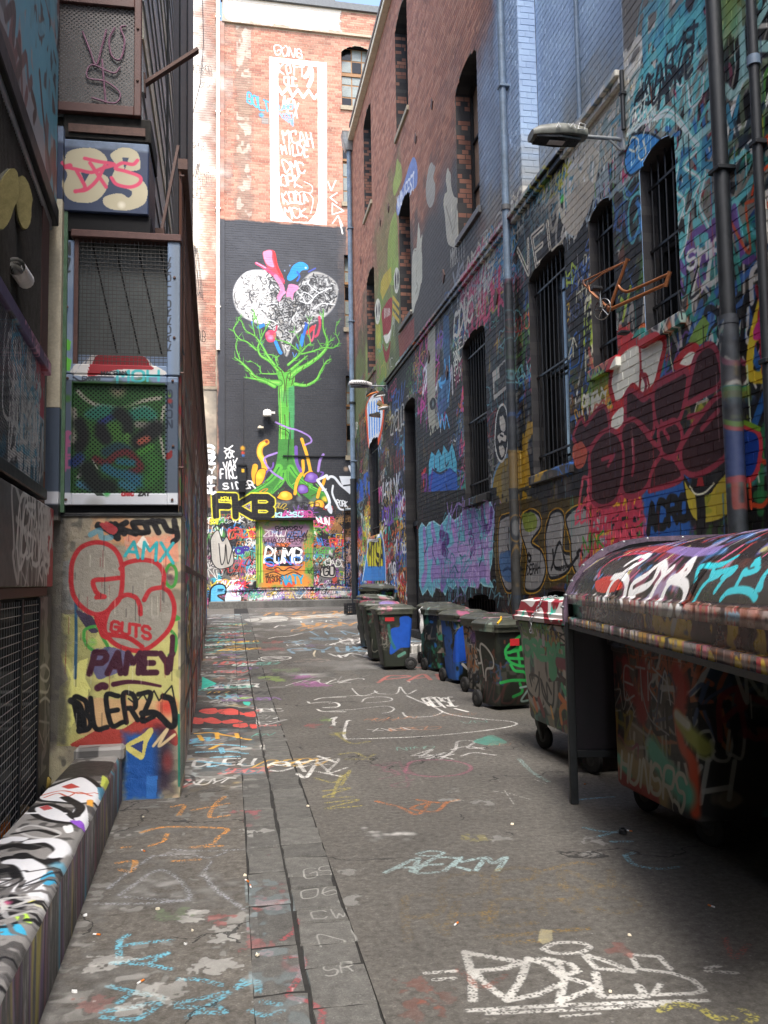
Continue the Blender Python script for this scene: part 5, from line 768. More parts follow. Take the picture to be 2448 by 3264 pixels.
# ------------------------------------------------------------------ materials
def nodes(name):
    m = bpy.data.materials.new(name); m.use_nodes = True; t = m.node_tree; t.nodes.clear()
    o = t.nodes.new('ShaderNodeOutputMaterial'); b = t.nodes.new('ShaderNodeBsdfPrincipled'); t.links.new(b.outputs[0], o.inputs[0])
    return m, t, b
def N_(t, kind, **k):
    n = t.nodes.new('ShaderNode'+kind)
    for a, v in k.items():
        if a.startswith('i_'): n.inputs[int(a[2:])].default_value = v
        else: setattr(n, a, v)
    return n
def lin(h):
    c = hexc(h); c = np.where(c <= .04045, c/12.92, ((c+.055)/1.055)**2.4); return (float(c[0]), float(c[1]), float(c[2]), 1)
def math_(t, op, a, b=None, clamp=False):
    n = t.nodes.new('ShaderNodeMath'); n.operation = op; n.use_clamp = clamp
    for i, v in enumerate((a, b)):
        if v is None: continue
        if hasattr(v, 'is_linked'): t.links.new(v, n.inputs[i])
        else: n.inputs[i].default_value = v
    return n.outputs[0]
def mixc(t, f, a, b, mode='MIX'):
    n = t.nodes.new('ShaderNodeMix'); n.data_type = 'RGBA'; n.blend_type = mode
    for i, v in ((0, f), (6, a), (7, b)):
        if hasattr(v, 'is_linked'): t.links.new(v, n.inputs[i])
        else: n.inputs[i].default_value = v
    return n.outputs[2]
def noise(t, vec, scale, detail=4, rough=.6):
    n = N_(t, 'TexNoise'); n.inputs['Scale'].default_value = scale; n.inputs['Detail'].default_value = detail; n.inputs['Roughness'].default_value = rough
    if vec is not None: t.links.new(vec, n.inputs['Vector'])
    return n.outputs[0]
def ramp(t, f, stops):
    n = N_(t, 'ValToRGB'); t.links.new(f, n.inputs[0]); e = n.color_ramp.elements
    while len(e) < len(stops): e.new(.5)
    for q, (p, c) in zip(e, stops): q.position = p; q.color = lin(c) if isinstance(c, str) else (c, c, c, 1)
    return n.outputs[0]
def bump(t, b, h, s=.4, d=.01):
    n = N_(t, 'Bump'); n.inputs['Strength'].default_value = s; n.inputs['Distance'].default_value = d; t.links.new(h, n.inputs['Height']); t.links.new(n.outputs[0], b.inputs['Normal'])
_img = {}
def canvas_tex(t, cv, src='pos', skew=None):
    if cv.name not in _img: _img[cv.name] = cv.image()
    im = N_(t, 'TexImage', image=_img[cv.name], extension='EXTEND', interpolation='Linear')
    if src == 'uv':
        tc = N_(t, 'UVMap'); t.links.new(tc.outputs[0], im.inputs[0]); return im
    g = N_(t, 'NewGeometry'); sp = N_(t, 'SeparateXYZ'); t.links.new(g.outputs['Position'], sp.inputs[0])
    pa = sp.outputs[cv.ax[0]]
    if skew: pa = math_(t, 'ADD', pa, math_(t, 'MULTIPLY', math_(t, 'SUBTRACT', sp.outputs[skew[0]], skew[1]), skew[2]))
    a = math_(t, 'DIVIDE', math_(t, 'SUBTRACT', pa, cv.a0), cv.a1-cv.a0); b = math_(t, 'DIVIDE', math_(t, 'SUBTRACT', sp.outputs[cv.ax[1]], cv.b0), cv.b1-cv.b0)
    c = N_(t, 'CombineXYZ'); t.links.new(a, c.inputs[0]); t.links.new(b, c.inputs[1]); t.links.new(c.outputs[0], im.inputs[0]); return im
def paint_mat(name, cv, base, base2, rough=.75, prough=.5, nscale=14, grain=0, op=1.0, bs=.35, bd=.004, cells=None, src='pos', dirt=.25, metal=0, perf=None, wear=0.0, skew=None, agg=0, orand=0, fade=0, crack=0):
    m, t, b = nodes(name); g = N_(t, 'NewGeometry'); P = g.outputs['Position']
    n1 = noise(t, P, nscale, 6); n2 = noise(t, P, nscale*9, 3); n3 = noise(t, P, 1.3, 5)
    col = ramp(t, n1, [(.3, base), (.7, base2)])
    if agg:
        v = N_(t, 'TexVoronoi'); v.inputs['Scale'].default_value = agg; t.links.new(P, v.inputs['Vector']); hv = N_(t, 'SeparateColor'); t.links.new(v.outputs['Color'], hv.inputs[0])
        col = mixc(t, .4, col, ramp(t, hv.outputs[0], [(0, .22), (.75, .5), (.93, .62), (1, .95)]), 'OVERLAY')
    if orand:
        oi = N_(t, 'ObjectInfo'); col = mixc(t, orand, col, ramp(t, oi.outputs['Random'], [(0, .25), (1, .8)]), 'OVERLAY')
    if cells:
        sp = N_(t, 'SeparateXYZ'); t.links.new(P, sp.inputs[0]); c = N_(t, 'CombineXYZ')
        row = math_(t, 'FLOOR', math_(t, 'DIVIDE', sp.outputs[2], .086)); shift = math_(t, 'MULTIPLY', row, .5)
        t.links.new(math_(t, 'FLOOR', math_(t, 'ADD', math_(t, 'DIVIDE', sp.outputs[cv.ax[0]], .24), shift)), c.inputs[0]); t.links.new(row, c.inputs[1])
        wn = N_(t, 'TexWhiteNoise', noise_dimensions='2D'); t.links.new(c.outputs[0], wn.inputs['Vector']); wv = wn.outputs[0]
        col = mixc(t, .75, col, ramp(t, wv, [(.0, cells[0]), (.35, cells[1]), (.7, cells[2]), (1, cells[3])]))
    im = canvas_tex(t, cv, src, skew); f = math_(t, 'MULTIPLY', im.outputs[1], op)
    if grain:
        f = math_(t, 'MULTIPLY', f, math_(t, 'MULTIPLY', math_(t, 'SUBTRACT', math_(t, 'ADD', n2, math_(t, 'MULTIPLY', n1, .5)), grain), 7.0, True), True)
    if fade:
        fd = math_(t, 'MULTIPLY', math_(t, 'SUBTRACT', noise(t, P, 1.7, 4, .7), .34), 4.5, True); fd2 = math_(t, 'MULTIPLY', math_(t, 'SUBTRACT', noise(t, P, 7, 5, .7), .30), 4.0, True)
        f = math_(t, 'MULTIPLY', f, math_(t, 'ADD', math_(t, 'MULTIPLY', math_(t, 'MULTIPLY', fd, fd2), fade), 1-fade), True)
    if wear:
        f = math_(t, 'MULTIPLY', f, math_(t, 'MULTIPLY', math_(t, 'SUBTRACT', noise(t, P, 30, 6, .7), wear), 9.0, True), True)
    pc = im.outputs[0]
    if cells: pc = mixc(t, .16, pc, ramp(t, wv, [(0, .35), (1, .75)]), 'OVERLAY')
    col = mixc(t, f, col, pc)
    if crack:
        wv2 = N_(t, 'VectorMath', operation='ADD'); wn2 = N_(t, 'TexNoise'); wn2.inputs['Scale'].default_value = 2.5; wn2.inputs['Detail'].default_value = 6; t.links.new(P, wn2.inputs['Vector']); sc2 = N_(t, 'VectorMath', operation='SCALE'); sc2.inputs['Scale'].default_value = .7; t.links.new(wn2.outputs['Color'], sc2.inputs[0]); t.links.new(P, wv2.inputs[0]); t.links.new(sc2.outputs[0], wv2.inputs[1])
        vc = N_(t, 'TexVoronoi', feature='DISTANCE_TO_EDGE'); vc.inputs['Scale'].default_value = crack; t.links.new(wv2.outputs[0], vc.inputs['Vector'])
        cm = math_(t, 'MULTIPLY', math_(t, 'LESS_THAN', vc.outputs['Distance'], .0045), math_(t, 'GREATER_THAN', noise(t, P, .6, 2), .5)); col = mixc(t, math_(t, 'MULTIPLY', cm, .8), col, (.012, .011, .01, 1))
        col = mixc(t, .55, col, ramp(t, noise(t, P, .45, 7, .62), [(.3, .3), (.5, .5), (.7, .66)]), 'OVERLAY')
    col = mixc(t, dirt, col, ramp(t, n3, [(.25, .25), (.75, .8)]), 'OVERLAY')
    t.links.new(col, b.inputs['Base Color'])
    t.links.new(math_(t, 'ADD', math_(t, 'MULTIPLY', f, prough-rough), math_(t, 'ADD', math_(t, 'MULTIPLY', n1, .25), rough-.12)), b.inputs['Roughness'])
    b.inputs['Metallic'].default_value = metal; b.inputs['Specular IOR Level'].default_value = .4
    h = math_(t, 'ADD', n1, math_(t, 'MULTIPLY', n2, .5)); bump(t, b, h, bs, bd)
    if perf:      # punched sheet: small holes on a staggered grid, the dark behind shows through
        sp = N_(t, 'SeparateXYZ'); t.links.new(P, sp.inputs[0]); k = 2*math.pi/perf
        w1 = math_(t, 'SINE', math_(t, 'MULTIPLY', sp.outputs[cv.ax[0]], k)); w2 = math_(t, 'SINE', math_(t, 'MULTIPLY', sp.outputs[2], k*1.1))
        hole = math_(t, 'GREATER_THAN', math_(t, 'MULTIPLY', w1, w2), .33)
        tr = N_(t, 'BsdfTransparent'); mx = N_(t, 'MixShader'); out = [q for q in t.nodes if q.type == 'OUTPUT_MATERIAL'][0]
        t.links.new(hole, mx.inputs[0]); t.links.new(b.outputs[0], mx.inputs[1]); t.links.new(tr.outputs[0], mx.inputs[2]); t.links.new(mx.outputs[0], out.inputs[0])
    return m
def plain(name, a, b2=None, rough=.6, metal=0, scale=12, bs=.2, bd=.003, spec=.4, obj=True):
    m, t, b = nodes(name); tc = N_(t, 'TexCoord'); P = tc.outputs['Object']
    n1 = noise(t, P, scale, 6, .65); n2 = noise(t, P, scale*6, 3)
    t.links.new(mixc(t, .3, ramp(t, n1, [(.3, a), (.72, b2 or a)]), ramp(t, n2, [(.3, .3), (.7, .7)]), 'OVERLAY'), b.inputs['Base Color'])
    t.links.new(math_(t, 'ADD', math_(t, 'MULTIPLY', n1, .3), rough-.15), b.inputs['Roughness']); b.inputs['Metallic'].default_value = metal; b.inputs['Specular IOR Level'].default_value = spec
    bump(t, b, math_(t, 'ADD', n1, math_(t, 'MULTIPLY', n2, .4)), bs, bd); return m
BR = ('#8d5f50', '#a5705a', '#b5846c', '#7d5447')
M = dict(
 rbrick=paint_mat('right_brick', R, '#a06e5a', '#8a5d4d', .8, .62, 18, cells=BR, bs=.5, bd=.003), rmortar=paint_mat('right_mortar', R, '#8a8075', '#6d655c', .9, .75, 30, bs=.5, op=.93),
 rtrim=paint_mat('right_trim', R, '#5a5550', '#46423f', .6, .5, 20), fbrick=paint_mat('far_brick', F, '#b57e68', '#9c6c5a', .8, .65, 18, cells=('#a56c58', '#b8806a', '#c69a82', '#955f50'), bs=.5), fmortar=paint_mat('far_mortar', F, '#c4b29c', '#a69680', .9, .8, 30, op=.93), fboard=paint_mat('far_board', F, '#6d6a60', '#57534c', .7, .55, 12),
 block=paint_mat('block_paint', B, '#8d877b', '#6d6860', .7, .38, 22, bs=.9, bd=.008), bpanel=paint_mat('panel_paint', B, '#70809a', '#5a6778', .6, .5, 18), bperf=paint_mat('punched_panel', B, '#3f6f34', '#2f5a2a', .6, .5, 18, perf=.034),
 near=paint_mat('near_paint', N, '#55555a', '#3a3a3f', .6, .5, 16), nperf=paint_mat('near_punched', N, '#55555a', '#3a3a3f', .6, .5, 16, perf=.036), lwall=paint_mat('long_paint', L, '#4a332b', '#5f4438', .65, .55, 12, bs=.5),
 ground=paint_mat('asphalt', G, '#5f5b55', '#44413b', .74, .7, 26, grain=.52, bs=.8, bd=.005, dirt=.35, agg=130, fade=.55, crack=.55), stone=paint_mat('bluestone', G, '#5f5d58', '#4a4844', .85, .8, 16, grain=.5, bs=.7, bd=.006, dirt=.3, agg=200, orand=.3, fade=.5), fpath=paint_mat('footpath', G, '#66615a', '#4a463f', .9, .8, 22, grain=.46, bs=.8, bd=.005, dirt=.35, agg=130, fade=.35, crack=.7),
 ledge=paint_mat('ledge_paint', T, '#7d7a75', '#605d59', .75, .5, 18, bs=.6), skip=paint_mat('skip_paint', H, '#33302e', '#262423', .6, .45, 16, bs=.4, skew=(0, 2.5, -1.0)), hood=paint_mat('hood_paint', D, '#201c1d', '#2a2526', .5, .28, 10, src='uv', bs=.15, dirt=.15))
def bin_mat(i):
    m, t, b = nodes('bin_plastic_%d' % i); tc = N_(t, 'TexCoord'); sp = N_(t, 'SeparateXYZ'); t.links.new(tc.outputs['Object'], sp.inputs[0])
    if 'bins' not in _img: _img['bins'] = W.image()
    im = N_(t, 'TexImage', image=_img['bins'], extension='EXTEND'); u = math_(t, 'DIVIDE', math_(t, 'ADD', math_(t, 'ADD' if i < 2 else 'SUBTRACT', sp.outputs[0], sp.outputs[1]), i*1.5+.75), 15.0); c = N_(t, 'CombineXYZ')
    t.links.new(u, c.inputs[0]); t.links.new(math_(t, 'DIVIDE', sp.outputs[2], 1.1), c.inputs[1]); t.links.new(c.outputs[0], im.inputs[0])
    n1 = noise(t, tc.outputs['Object'], 9, 6); t.links.new(mixc(t, .35, im.outputs[0], ramp(t, n1, [(.3, .25), (.7, .7)]), 'OVERLAY'), b.inputs['Base Color']); b.inputs['Roughness'].default_value = .5; b.inputs['Specular IOR Level'].default_value = .35; bump(t, b, n1, .2, .004); return m
BM = [bin_mat(i) for i in range(9)]
M.update(lid=None, rubber=plain('tyre_rubber', '#161616', '#242322', .8), hub=plain('wheel_hub', '#2a2a29', '#3d3b38', .6), pipe=plain('pipe_paint', '#6d7f92', '#55626f', .5, scale=5), pipedark=plain('dark_pipe', '#15171a', '#222528', .55, scale=5), zinc=plain('zinc', '#9a9d9e', '#7d8082', .45, .6), white=plain('white_paint', '#e6e3dc', '#cfcac0', .5, scale=6),
 black=plain('black_iron', '#141517', '#202123', .5), glass=plain('dark_glass', '#0b0c0e', '#15171a', .12, scale=3, bs=.02), frost=plain('frosted_glass', '#8f958f', '#757c78', .25, scale=3, bs=.03), rust=plain('rusted_steel', '#463029', '#5f463d', .7, scale=18), brownframe=plain('red_oxide_frame', '#4a2f2b', '#5a3f39', .6, scale=20), wood=plain('timber', '#9a7248', '#7d5a38', .6, scale=20),
 stonesill=plain('sill_stone', '#a59880', '#8a7f6c', .8, scale=16), creamband=plain('cream_band', '#d6cbb4', '#bdb19a', .7, scale=8), clad=plain('grey_cladding', '#8d9396', '#9a9fa1', .5, scale=3), cladlt=plain('pale_cladding', '#c2bda8', '#aaa898', .5, scale=4), copper=plain('copper_frame', '#94603c', '#7a4a2e', .35, .3, scale=25), chrome=plain('worn_chrome', '#b5b2aa', '#8a8782', .25, .9, scale=30),
 cream=plain('cream_post', '#c5bda6', '#b0a78f', .6, scale=10), dark=plain('dark_void', '#0e0e10', '#17171a', .9), concrete=plain('concrete', '#77736c', '#5d5a55', .9, scale=14, bs=.5), coping=plain('coping_steel', '#4f5356', '#666a6c', .5), sole=plain('shoe_sole', '#8a7f52', '#6d653f', .8, scale=22), canvas=plain('shoe_canvas', '#3a3632', '#26231f', .9, scale=25), tan=plain('shoe_suede', '#8a7458', '#6f5c44', .9, scale=25), paper=plain('paper', '#dddcd8', '#c9c8c6', .8, scale=6),
 lampgrey=plain('lamp_enamel', '#4d4f4a', '#77776f', .5, scale=9), lampwhite=plain('lamp_white', '#c9c5c2', '#a9a5a2', .5, scale=9), lens=plain('lamp_lens', '#1d1f22', '#2a2c2f', .3), redlid=None, sticker=plain('red_sticker', '#b3282c', '#9c2024', .5), yellow=plain('yellow_tape', '#d6a92c', '#b98c20', .6), wire=plain('wire', '#4d4a46', '#3a3734', .5, .4), board=plain('plaster_board', '#a88d78', '#8f7a6a', .8, scale=6), orange=plain('orange_plastic', '#d0762a', '#b9641f', .5), grime=plain('grime', '#2a2825', '#1c1b19', .95, scale=20), ochre=plain('ochre_can', '#a8924a', '#8a763a', .6), render=paint_mat('render', F, '#b9a68c', '#a09078', .85, .8, 10))
def rl():
    m, t, b = nodes('sprayed_lid'); tc = N_(t, 'TexCoord'); n = noise(t, tc.outputs['Object'], 5, 2); v = N_(t, 'TexVoronoi'); v.inputs['Scale'].default_value = 6; t.links.new(tc.outputs['Object'], v.inputs['Vector'])
    wv = N_(t, 'TexWave'); wv.inputs['Scale'].default_value = 2.2; wv.inputs['Distortion'].default_value = 9; wv.inputs['Detail'].default_value = 1; t.links.new(tc.outputs['Object'], wv.inputs['Vector'])
    c = mixc(t, ramp(t, wv.outputs[1], [(.42, 0.0), (.47, 1.0)]), lin('#8c1f2c'), lin('#d3ccc8')); c = mixc(t, ramp(t, n, [(.58, 0.0), (.62, 1.0)]), c, lin('#3fb8a0')); t.links.new(c, b.inputs['Base Color']); b.inputs['Roughness'].default_value = .45; return m
M['redlid'] = rl()

def lidm():
    m, t, b = nodes('lid_plastic'); g = N_(t, 'NewGeometry'); P = g.outputs['Position']; n = noise(t, P, 3.2, 3); n2 = noise(t, P, 11, 5); v = N_(t, 'TexVoronoi'); v.inputs['Scale'].default_value = 5; t.links.new(P, v.inputs['Vector'])
    col = ramp(t, n2, [(.3, '#34362e'), (.7, '#4d4e43')]); spl = ramp(t, n, [(.57, 0.0), (.62, .85)]); hue = ramp(t, noise(t, P, 1.7, 1), [(.3, '#8f9a86'), (.42, '#6f9a8f'), (.5, '#9a938c'), (.58, '#9c4a5a'), (.7, '#7a6a9a')])
    t.links.new(mixc(t, spl, col, hue), b.inputs['Base Color']); b.inputs['Roughness'].default_value = .42; bump(t, b, n2, .25, .004); return m
M['lid'] = lidm()
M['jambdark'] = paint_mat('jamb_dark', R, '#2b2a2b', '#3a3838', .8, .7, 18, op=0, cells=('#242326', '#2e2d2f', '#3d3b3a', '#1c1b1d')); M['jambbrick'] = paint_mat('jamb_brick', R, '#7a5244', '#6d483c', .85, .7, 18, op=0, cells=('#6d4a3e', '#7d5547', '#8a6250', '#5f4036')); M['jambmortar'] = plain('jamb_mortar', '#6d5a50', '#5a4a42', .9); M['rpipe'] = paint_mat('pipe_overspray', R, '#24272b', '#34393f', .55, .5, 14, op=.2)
M['ledgeside'] = plain('ledge_side', '#4a4845', '#6d6a66', .85, scale=8, bs=.6, bd=.006)
def dripm():
    m, t, b = nodes('dripped_concrete'); g = N_(t, 'NewGeometry'); P = g.outputs['Position']; mp = N_(t, 'Mapping'); mp.inputs['Scale'].default_value = (9, 9, 1.2); t.links.new(P, mp.inputs['Vector'])
    n = noise(t, mp.outputs[0], 2.2, 5, .7); n2 = noise(t, P, 24, 5); h = noise(t, mp.outputs[0], .5, 1)
    col = mixc(t, .5, ramp(t, n, [(.3, '#3d3b39'), (.5, '#55524e'), (.64, '#8a8783')]), ramp(t, n2, [(.3, .3), (.7, .7)]), 'OVERLAY')
    col = mixc(t, ramp(t, noise(t, mp.outputs[0], 1.1, 2), [(.47, 0.0), (.54, .8)]), col, ramp(t, h, [(.35, '#8a7f3a'), (.45, '#5a3f66'), (.5, '#2f2d2d'), (.56, '#6a3a46'), (.66, '#3f7f92')])); t.links.new(col, b.inputs['Base Color']); b.inputs['Roughness'].default_value = .75; bump(t, b, n2, .5, .005); return m
M['ledgeside'] = dripm()
# ------------------------------------------------------------------ brickwork
CH_, BL_, JT_ = .086, .24, .009
def op_span(o, b):
    a0, a1, b0, sp, rise = o
    if b < b0 or b > sp+rise: return None
    if b <= sp or rise <= 0: return (a0, a1)
    c = (a1-a0)/2; Rr = (c*c+rise*rise)/(2*rise); h = Rr*Rr-(b-(sp+rise-Rr))**2
    return None if h <= 0 else ((a0+a1)/2-math.sqrt(h), (a0+a1)/2+math.sqrt(h))
def spans(a0, a1, b, ops):
    out = [(a0, a1)]
    for o in ops:
        s = op_span(o, b)
        if not s: continue
        nx = []
        for p, q in out:
            if s[1] <= p or s[0] >= q: nx.append((p, q)); continue
            if s[0] > p: nx.append((p, s[0]))
            if s[1] < q: nx.append((s[1], q))
        out = nx
    return out
def brick_rects(a0, a1, b0, b1, ops):
    out = []; r0 = math.floor(b0/CH_)
    for r in range(r0, int(b1/CH_)+1):
        y0, y1 = r*CH_+JT_/2, (r+1)*CH_-JT_/2
        if y0 < b0 or y1 > b1+.05: continue
        head = r % 5 == 2; pitch = BL_/2 if head else BL_; off = (BL_/4 if head else (BL_/2 if r % 2 else 0))
        for p, q in spans(a0, a1, (y0+y1)/2, ops):
            k = math.floor((p-off)/pitch)
            while off+k*pitch < q:
                x0, x1 = max(p, off+k*pitch)+JT_/2, min(q, off+(k+1)*pitch)-JT_/2; k += 1
                if x1-x0 > .03: out.append((x0, x1, y0, y1))
    return np.array(out)
def mortar_rects(a0, a1, b0, b1, ops):
    ys = sorted({b0, b1} | {v for o in ops for v in (o[2], o[3]) if b0 < v < b1} | {o[3]+o[4]*k/14 for o in ops for k in range(15) if o[4] > 0 and b0 < o[3]+o[4]*k/14 < b1})
    out = []
    for y0, y1 in zip(ys[:-1], ys[1:]):
        for p, q in spans(a0, a1, (y0+y1)/2, ops): out.append((p, q, y0, y1))
    return np.array(out)
def brick_mesh(name, rc, mp, mat, parent, depth=.006, jit=.0014, bev=.002):
    """rc: rows a0,a1,b0,b1; mp(a, b, d) -> xyz arrays, d = depth into the wall"""
    n = len(rc); a0, a1, b0, b1 = rc.T; dj = rng.uniform(-jit, jit, n)
    jx = rng.uniform(-.0015, .0015, (4, n))
    A = np.stack([a0, a1, a1, a0, a0+bev, a1-bev, a1-bev, a0+bev], 1) + np.concatenate([jx, jx]).T; Bq = np.stack([b0, b0, b1, b1, b0+bev, b0+bev, b1-bev, b1-bev], 1)
    Dq = np.stack([np.full(n, depth)]*4 + [dj]*4, 1)
    v = mp(A.ravel(), Bq.ravel(), Dq.ravel()); q = np.array([[4, 5, 6, 7], [0, 1, 5, 4], [1, 2, 6, 5], [2, 3, 7, 6], [3, 0, 4, 7]])
    quads = (q[None] + (np.arange(n)*8)[:, None, None]).reshape(-1, 4)
    o = mesh_np(name, v, quads, mat, parent); return o
def sheet(name, rc, mp, mat, parent, d=.0045):
    n = len(rc); a0, a1, b0, b1 = rc.T; A = np.stack([a0, a1, a1, a0], 1).ravel(); Bq = np.stack([b0, b0, b1, b1], 1).ravel()
    return mesh_np(name, mp(A, Bq, np.full(n*4, d)), np.arange(n*4).reshape(-1, 4), mat, parent)
def frame_px(P):
    q = (np.asarray(P)-_C) @ _M; return 1224+FPX*q[:, 0]/-q[:, 2], 1632-FPX*q[:, 1]/-q[:, 2], -q[:, 2]
def pick_bricks(rc, mp, maxn=300, ok=None):
    c = mp((rc[:, 0]+rc[:, 1])/2, (rc[:, 2]+rc[:, 3])/2, np.zeros(len(rc))); x, y, d = frame_px(c)
    full = np.abs((rc[:, 1]-rc[:, 0])-(BL_-JT_)) < .001
    vis = (x > 10) & (x < 2438) & (y > 10) & (y < 3254) & (d > 0) & full
    if ok is not None: vis &= ok(x, y)
    idx = np.where(vis)[0]; return idx[np.argsort(d[idx])][:maxn]
def brick_unit(name, mat, axis):
    l, h = (BL_-JT_)/2, (CH_-JT_)/2; e = .002
    P = [(-l, -h, .006), (l, -h, .006), (l, h, .006), (-l, h, .006), (-l+e, -h+e, 0), (l-e, -h+e, 0), (l-e, h-e, 0), (-l+e, h-e, 0)]
    V = [((d, a, b) if axis == 'R' else (a, d, b)) for a, b, d in P]
    me = bpy.data.meshes.new(name); me.from_pydata(V, [], [(4,5,6,7),(0,1,5,4),(1,2,6,5),(2,3,7,6),(3,0,4,7)]); me.materials.append(mat); me.update(); me.shade_flat(); return me
def recalc(o):
    import bmesh
    bm = bmesh.new(); bm.from_mesh(o.data if hasattr(o, 'data') else o); bmesh.ops.recalc_face_normals(bm, faces=bm.faces); bm.to_mesh(o.data if hasattr(o, 'data') else o); bm.free()

# ------------------------------------------------------------------ GROUND
ys = np.concatenate([np.arange(-14, 12, 2.0), np.arange(12, 31, .5), [34, 60, 120]])
def strip(name, x0, x1, dz, mat, ylo=-14, yhi=120, nx=1):
    yy = [y for y in ys if ylo <= y <= yhi]; xs = np.linspace(x0, x1, nx+1); v = []; f = []
    for y in yy:
        for x in xs: v.append((x, y, float(ground_z(y))+dz))
    k = nx+1
    for i in range(len(yy)-1):
        for j in range(nx): f.append((i*k+j, i*k+j+1, (i+1)*k+j+1, (i+1)*k+j))
    mb = MB(); mb.add(v, f); return mb.build(name, mat)
gr = tagit(strip('ground', -40, 40, -.06, M['concrete'], yhi=34), 'grimy sunken ground under and around the alley', 'ground', kind='structure')
road = tagit(strip('road', .515, 5.2, 0, M['ground'], yhi=34, nx=3), 'grey asphalt lane surface scrawled with chalk tags', 'road', kind='structure')
fp = tagit(strip('footpath', -1.6, .075, .004, M['fpath'], yhi=34, nx=2), 'narrow asphalt footpath spattered with coloured paint', 'footpath', kind='structure')
gut = tagit(strip('gutter', .07, .53, -.008, M['grime'], yhi=30), 'bluestone gutter of worn stone blocks beside the chalked lane', 'gutter', kind='structure')
def stone_obj(x0, x1, y0, y1, tilt):
    z = float(ground_z((y0+y1)/2)); mb = MB(); cx, cy = (x0+x1)/2, (y0+y1)/2; hx, hy = (x1-x0)/2-.004, (y1-y0)/2-.004
    hy -= .004; j = lambda: random.uniform(-.006, .006); base = [(-hx, -hy), (-hx*.3, -hy), (hx*.35, -hy), (hx, -hy), (hx, 0), (hx, hy), (hx*.3, hy), (-hx*.4, hy), (-hx, hy), (-hx, 0)]; ring0 = [(x+j(), y+j()) for x, y in base]
    mb.loft([[(x, y, -.07) for x, y in ring0], [(x, y, -.012+random.uniform(-.003, .002)) for x, y in ring0], [(x*.965, y*.94, random.uniform(-.002, .003)+(tilt*x*.6)) for x, y in ring0]])
    sl = float(ground_z(y1)-ground_z(y0))/(y1-y0); o = mb.build('bluestone_block', M['stone'], gut); o.location = (cx, cy, z); o.rotation_euler = (math.atan(sl), 0, 0); return o
y = 2.3
while y < 27:
    l = random.uniform(.16, .34) * (1 if y < 16 else 1.6); stone_obj(.277 + random.uniform(-.004, .004), .517 + random.uniform(-.012, .008), y, y+l, random.uniform(-.04, .02)); y += l
y = 2.3
while y < 27:
    l = random.uniform(.3, .55) * (1 if y < 16 else 1.6); stone_obj(.074 + random.uniform(-.006, .006), .273 + random.uniform(-.004, .004), y, y+l, .03); y += l
# ------------------------------------------------------------------ BRICK BUILDING with the barred arched windows
rb = thing('brick_building', 'tall brick building with barred arched windows, thick with graffiti behind the bins', 'building', (XR, 15, 0))
PB = rb.location.copy(); inv = Matrix.Translation(-PB)
def rel(o, p=rb): o.parent = p; o.matrix_parent_inverse = Matrix.Translation(-p.location) if p is rb else Matrix(); return o
LOW = [(9.30, 10.57, 2.80, 5.36, .11), (12.55, 13.87, 2.80, 5.36, .11), (8.02, 8.62, 3.70, 5.33, .1), (6.76, 7.42, 3.75, 5.33, .1), (17.7, 18.9, .45, 5.33, .11), (22.44, 23.95, 2.72, 5.28, .11)]
MID = [(12.63, 13.95, 7.26, 9.82, .17), (17.85, 19.1, 7.26, 9.87, .17), (22.62, 24.0, 7.22, 9.95, .17)]
TOP = [(17.8, 19.2, 11.78, 14.35, .17), (22.8, 24.15, 11.9, 14.67, .17)]
VEN = [(12.36, 13.88, .75, 1.18, .1), (9.31, 10.47, .75, 1.26, .1)]
OPS = LOW+MID+TOP+VEN
REC = (7.65, 10.68, 6.46, 16.1, 0)
WY0, WY1 = 4.2, 26.75
mpR = lambda a, b, d: np.stack([XR+np.asarray(d, float)*np.ones_like(a), a, b], 1)
mpRec = lambda a, b, d: np.stack([XR+.25+np.asarray(d, float)*np.ones_like(a), a, b], 1)
rcR = brick_rects(WY0, WY1, .2, 16.1, OPS+[REC]); pk = pick_bricks(rcR, mpR, 300, lambda x, y: (y < 1640) | (x < 1600))
keep = np.ones(len(rcR), bool); keep[pk] = False
o = brick_mesh('brickwork', rcR[keep], mpR, M['rbrick'], None); rel(o); tagit(o, kind='stuff')
ub = brick_unit('brick', M['rbrick'], 'R')
for i in pk:
    a0, a1, b0, b1 = rcR[i]; o = link('brick', ub); o.location = (XR+random.uniform(-.0014, .0014), (a0+a1)/2, (b0+b1)/2); o.rotation_euler = (random.uniform(-.004, .004), 0, random.uniform(-.004, .004)); rel(o)
rel(sheet('wall', np.vstack([mortar_rects(WY0, WY1, -.3, 16.1, OPS+[REC]), [[-16, WY0, -.3, 16.1]]]), mpR, M['rmortar'], None))
rel(sheet('recessed_wall', np.array([[7.65, 10.68, 6.46, 16.1]]), mpRec, M['rmortar'], None)); o = brick_mesh('recessed_brickwork', brick_rects(7.66, 10.67, 6.5, 16.0, []), mpRec, M['rbrick'], None); rel(o); tagit(o, kind='stuff')
jam = []
def jamb(a, x0, x1, b0, b1, mt='rbrick'):      # bricks on a face that looks back towards -y
    rc = brick_rects(x0, x1, b0, b1, []); mp = lambda A, Bq, d: np.stack([A, a+np.asarray(d, float)*np.ones_like(A), Bq], 1)
    o = brick_mesh('jamb_brickwork', rc, mp, M[mt], None, jit=.001); rel(o); tagit(o, kind='stuff'); o = sheet('jamb', np.array([[x0, x1, b0, b1]]), mp, M['rmortar'] if mt == 'rbrick' else M['jambmortar'], None); rel(o)
jamb(10.68, XR+.002, XR+.25, 6.46, 16.0)
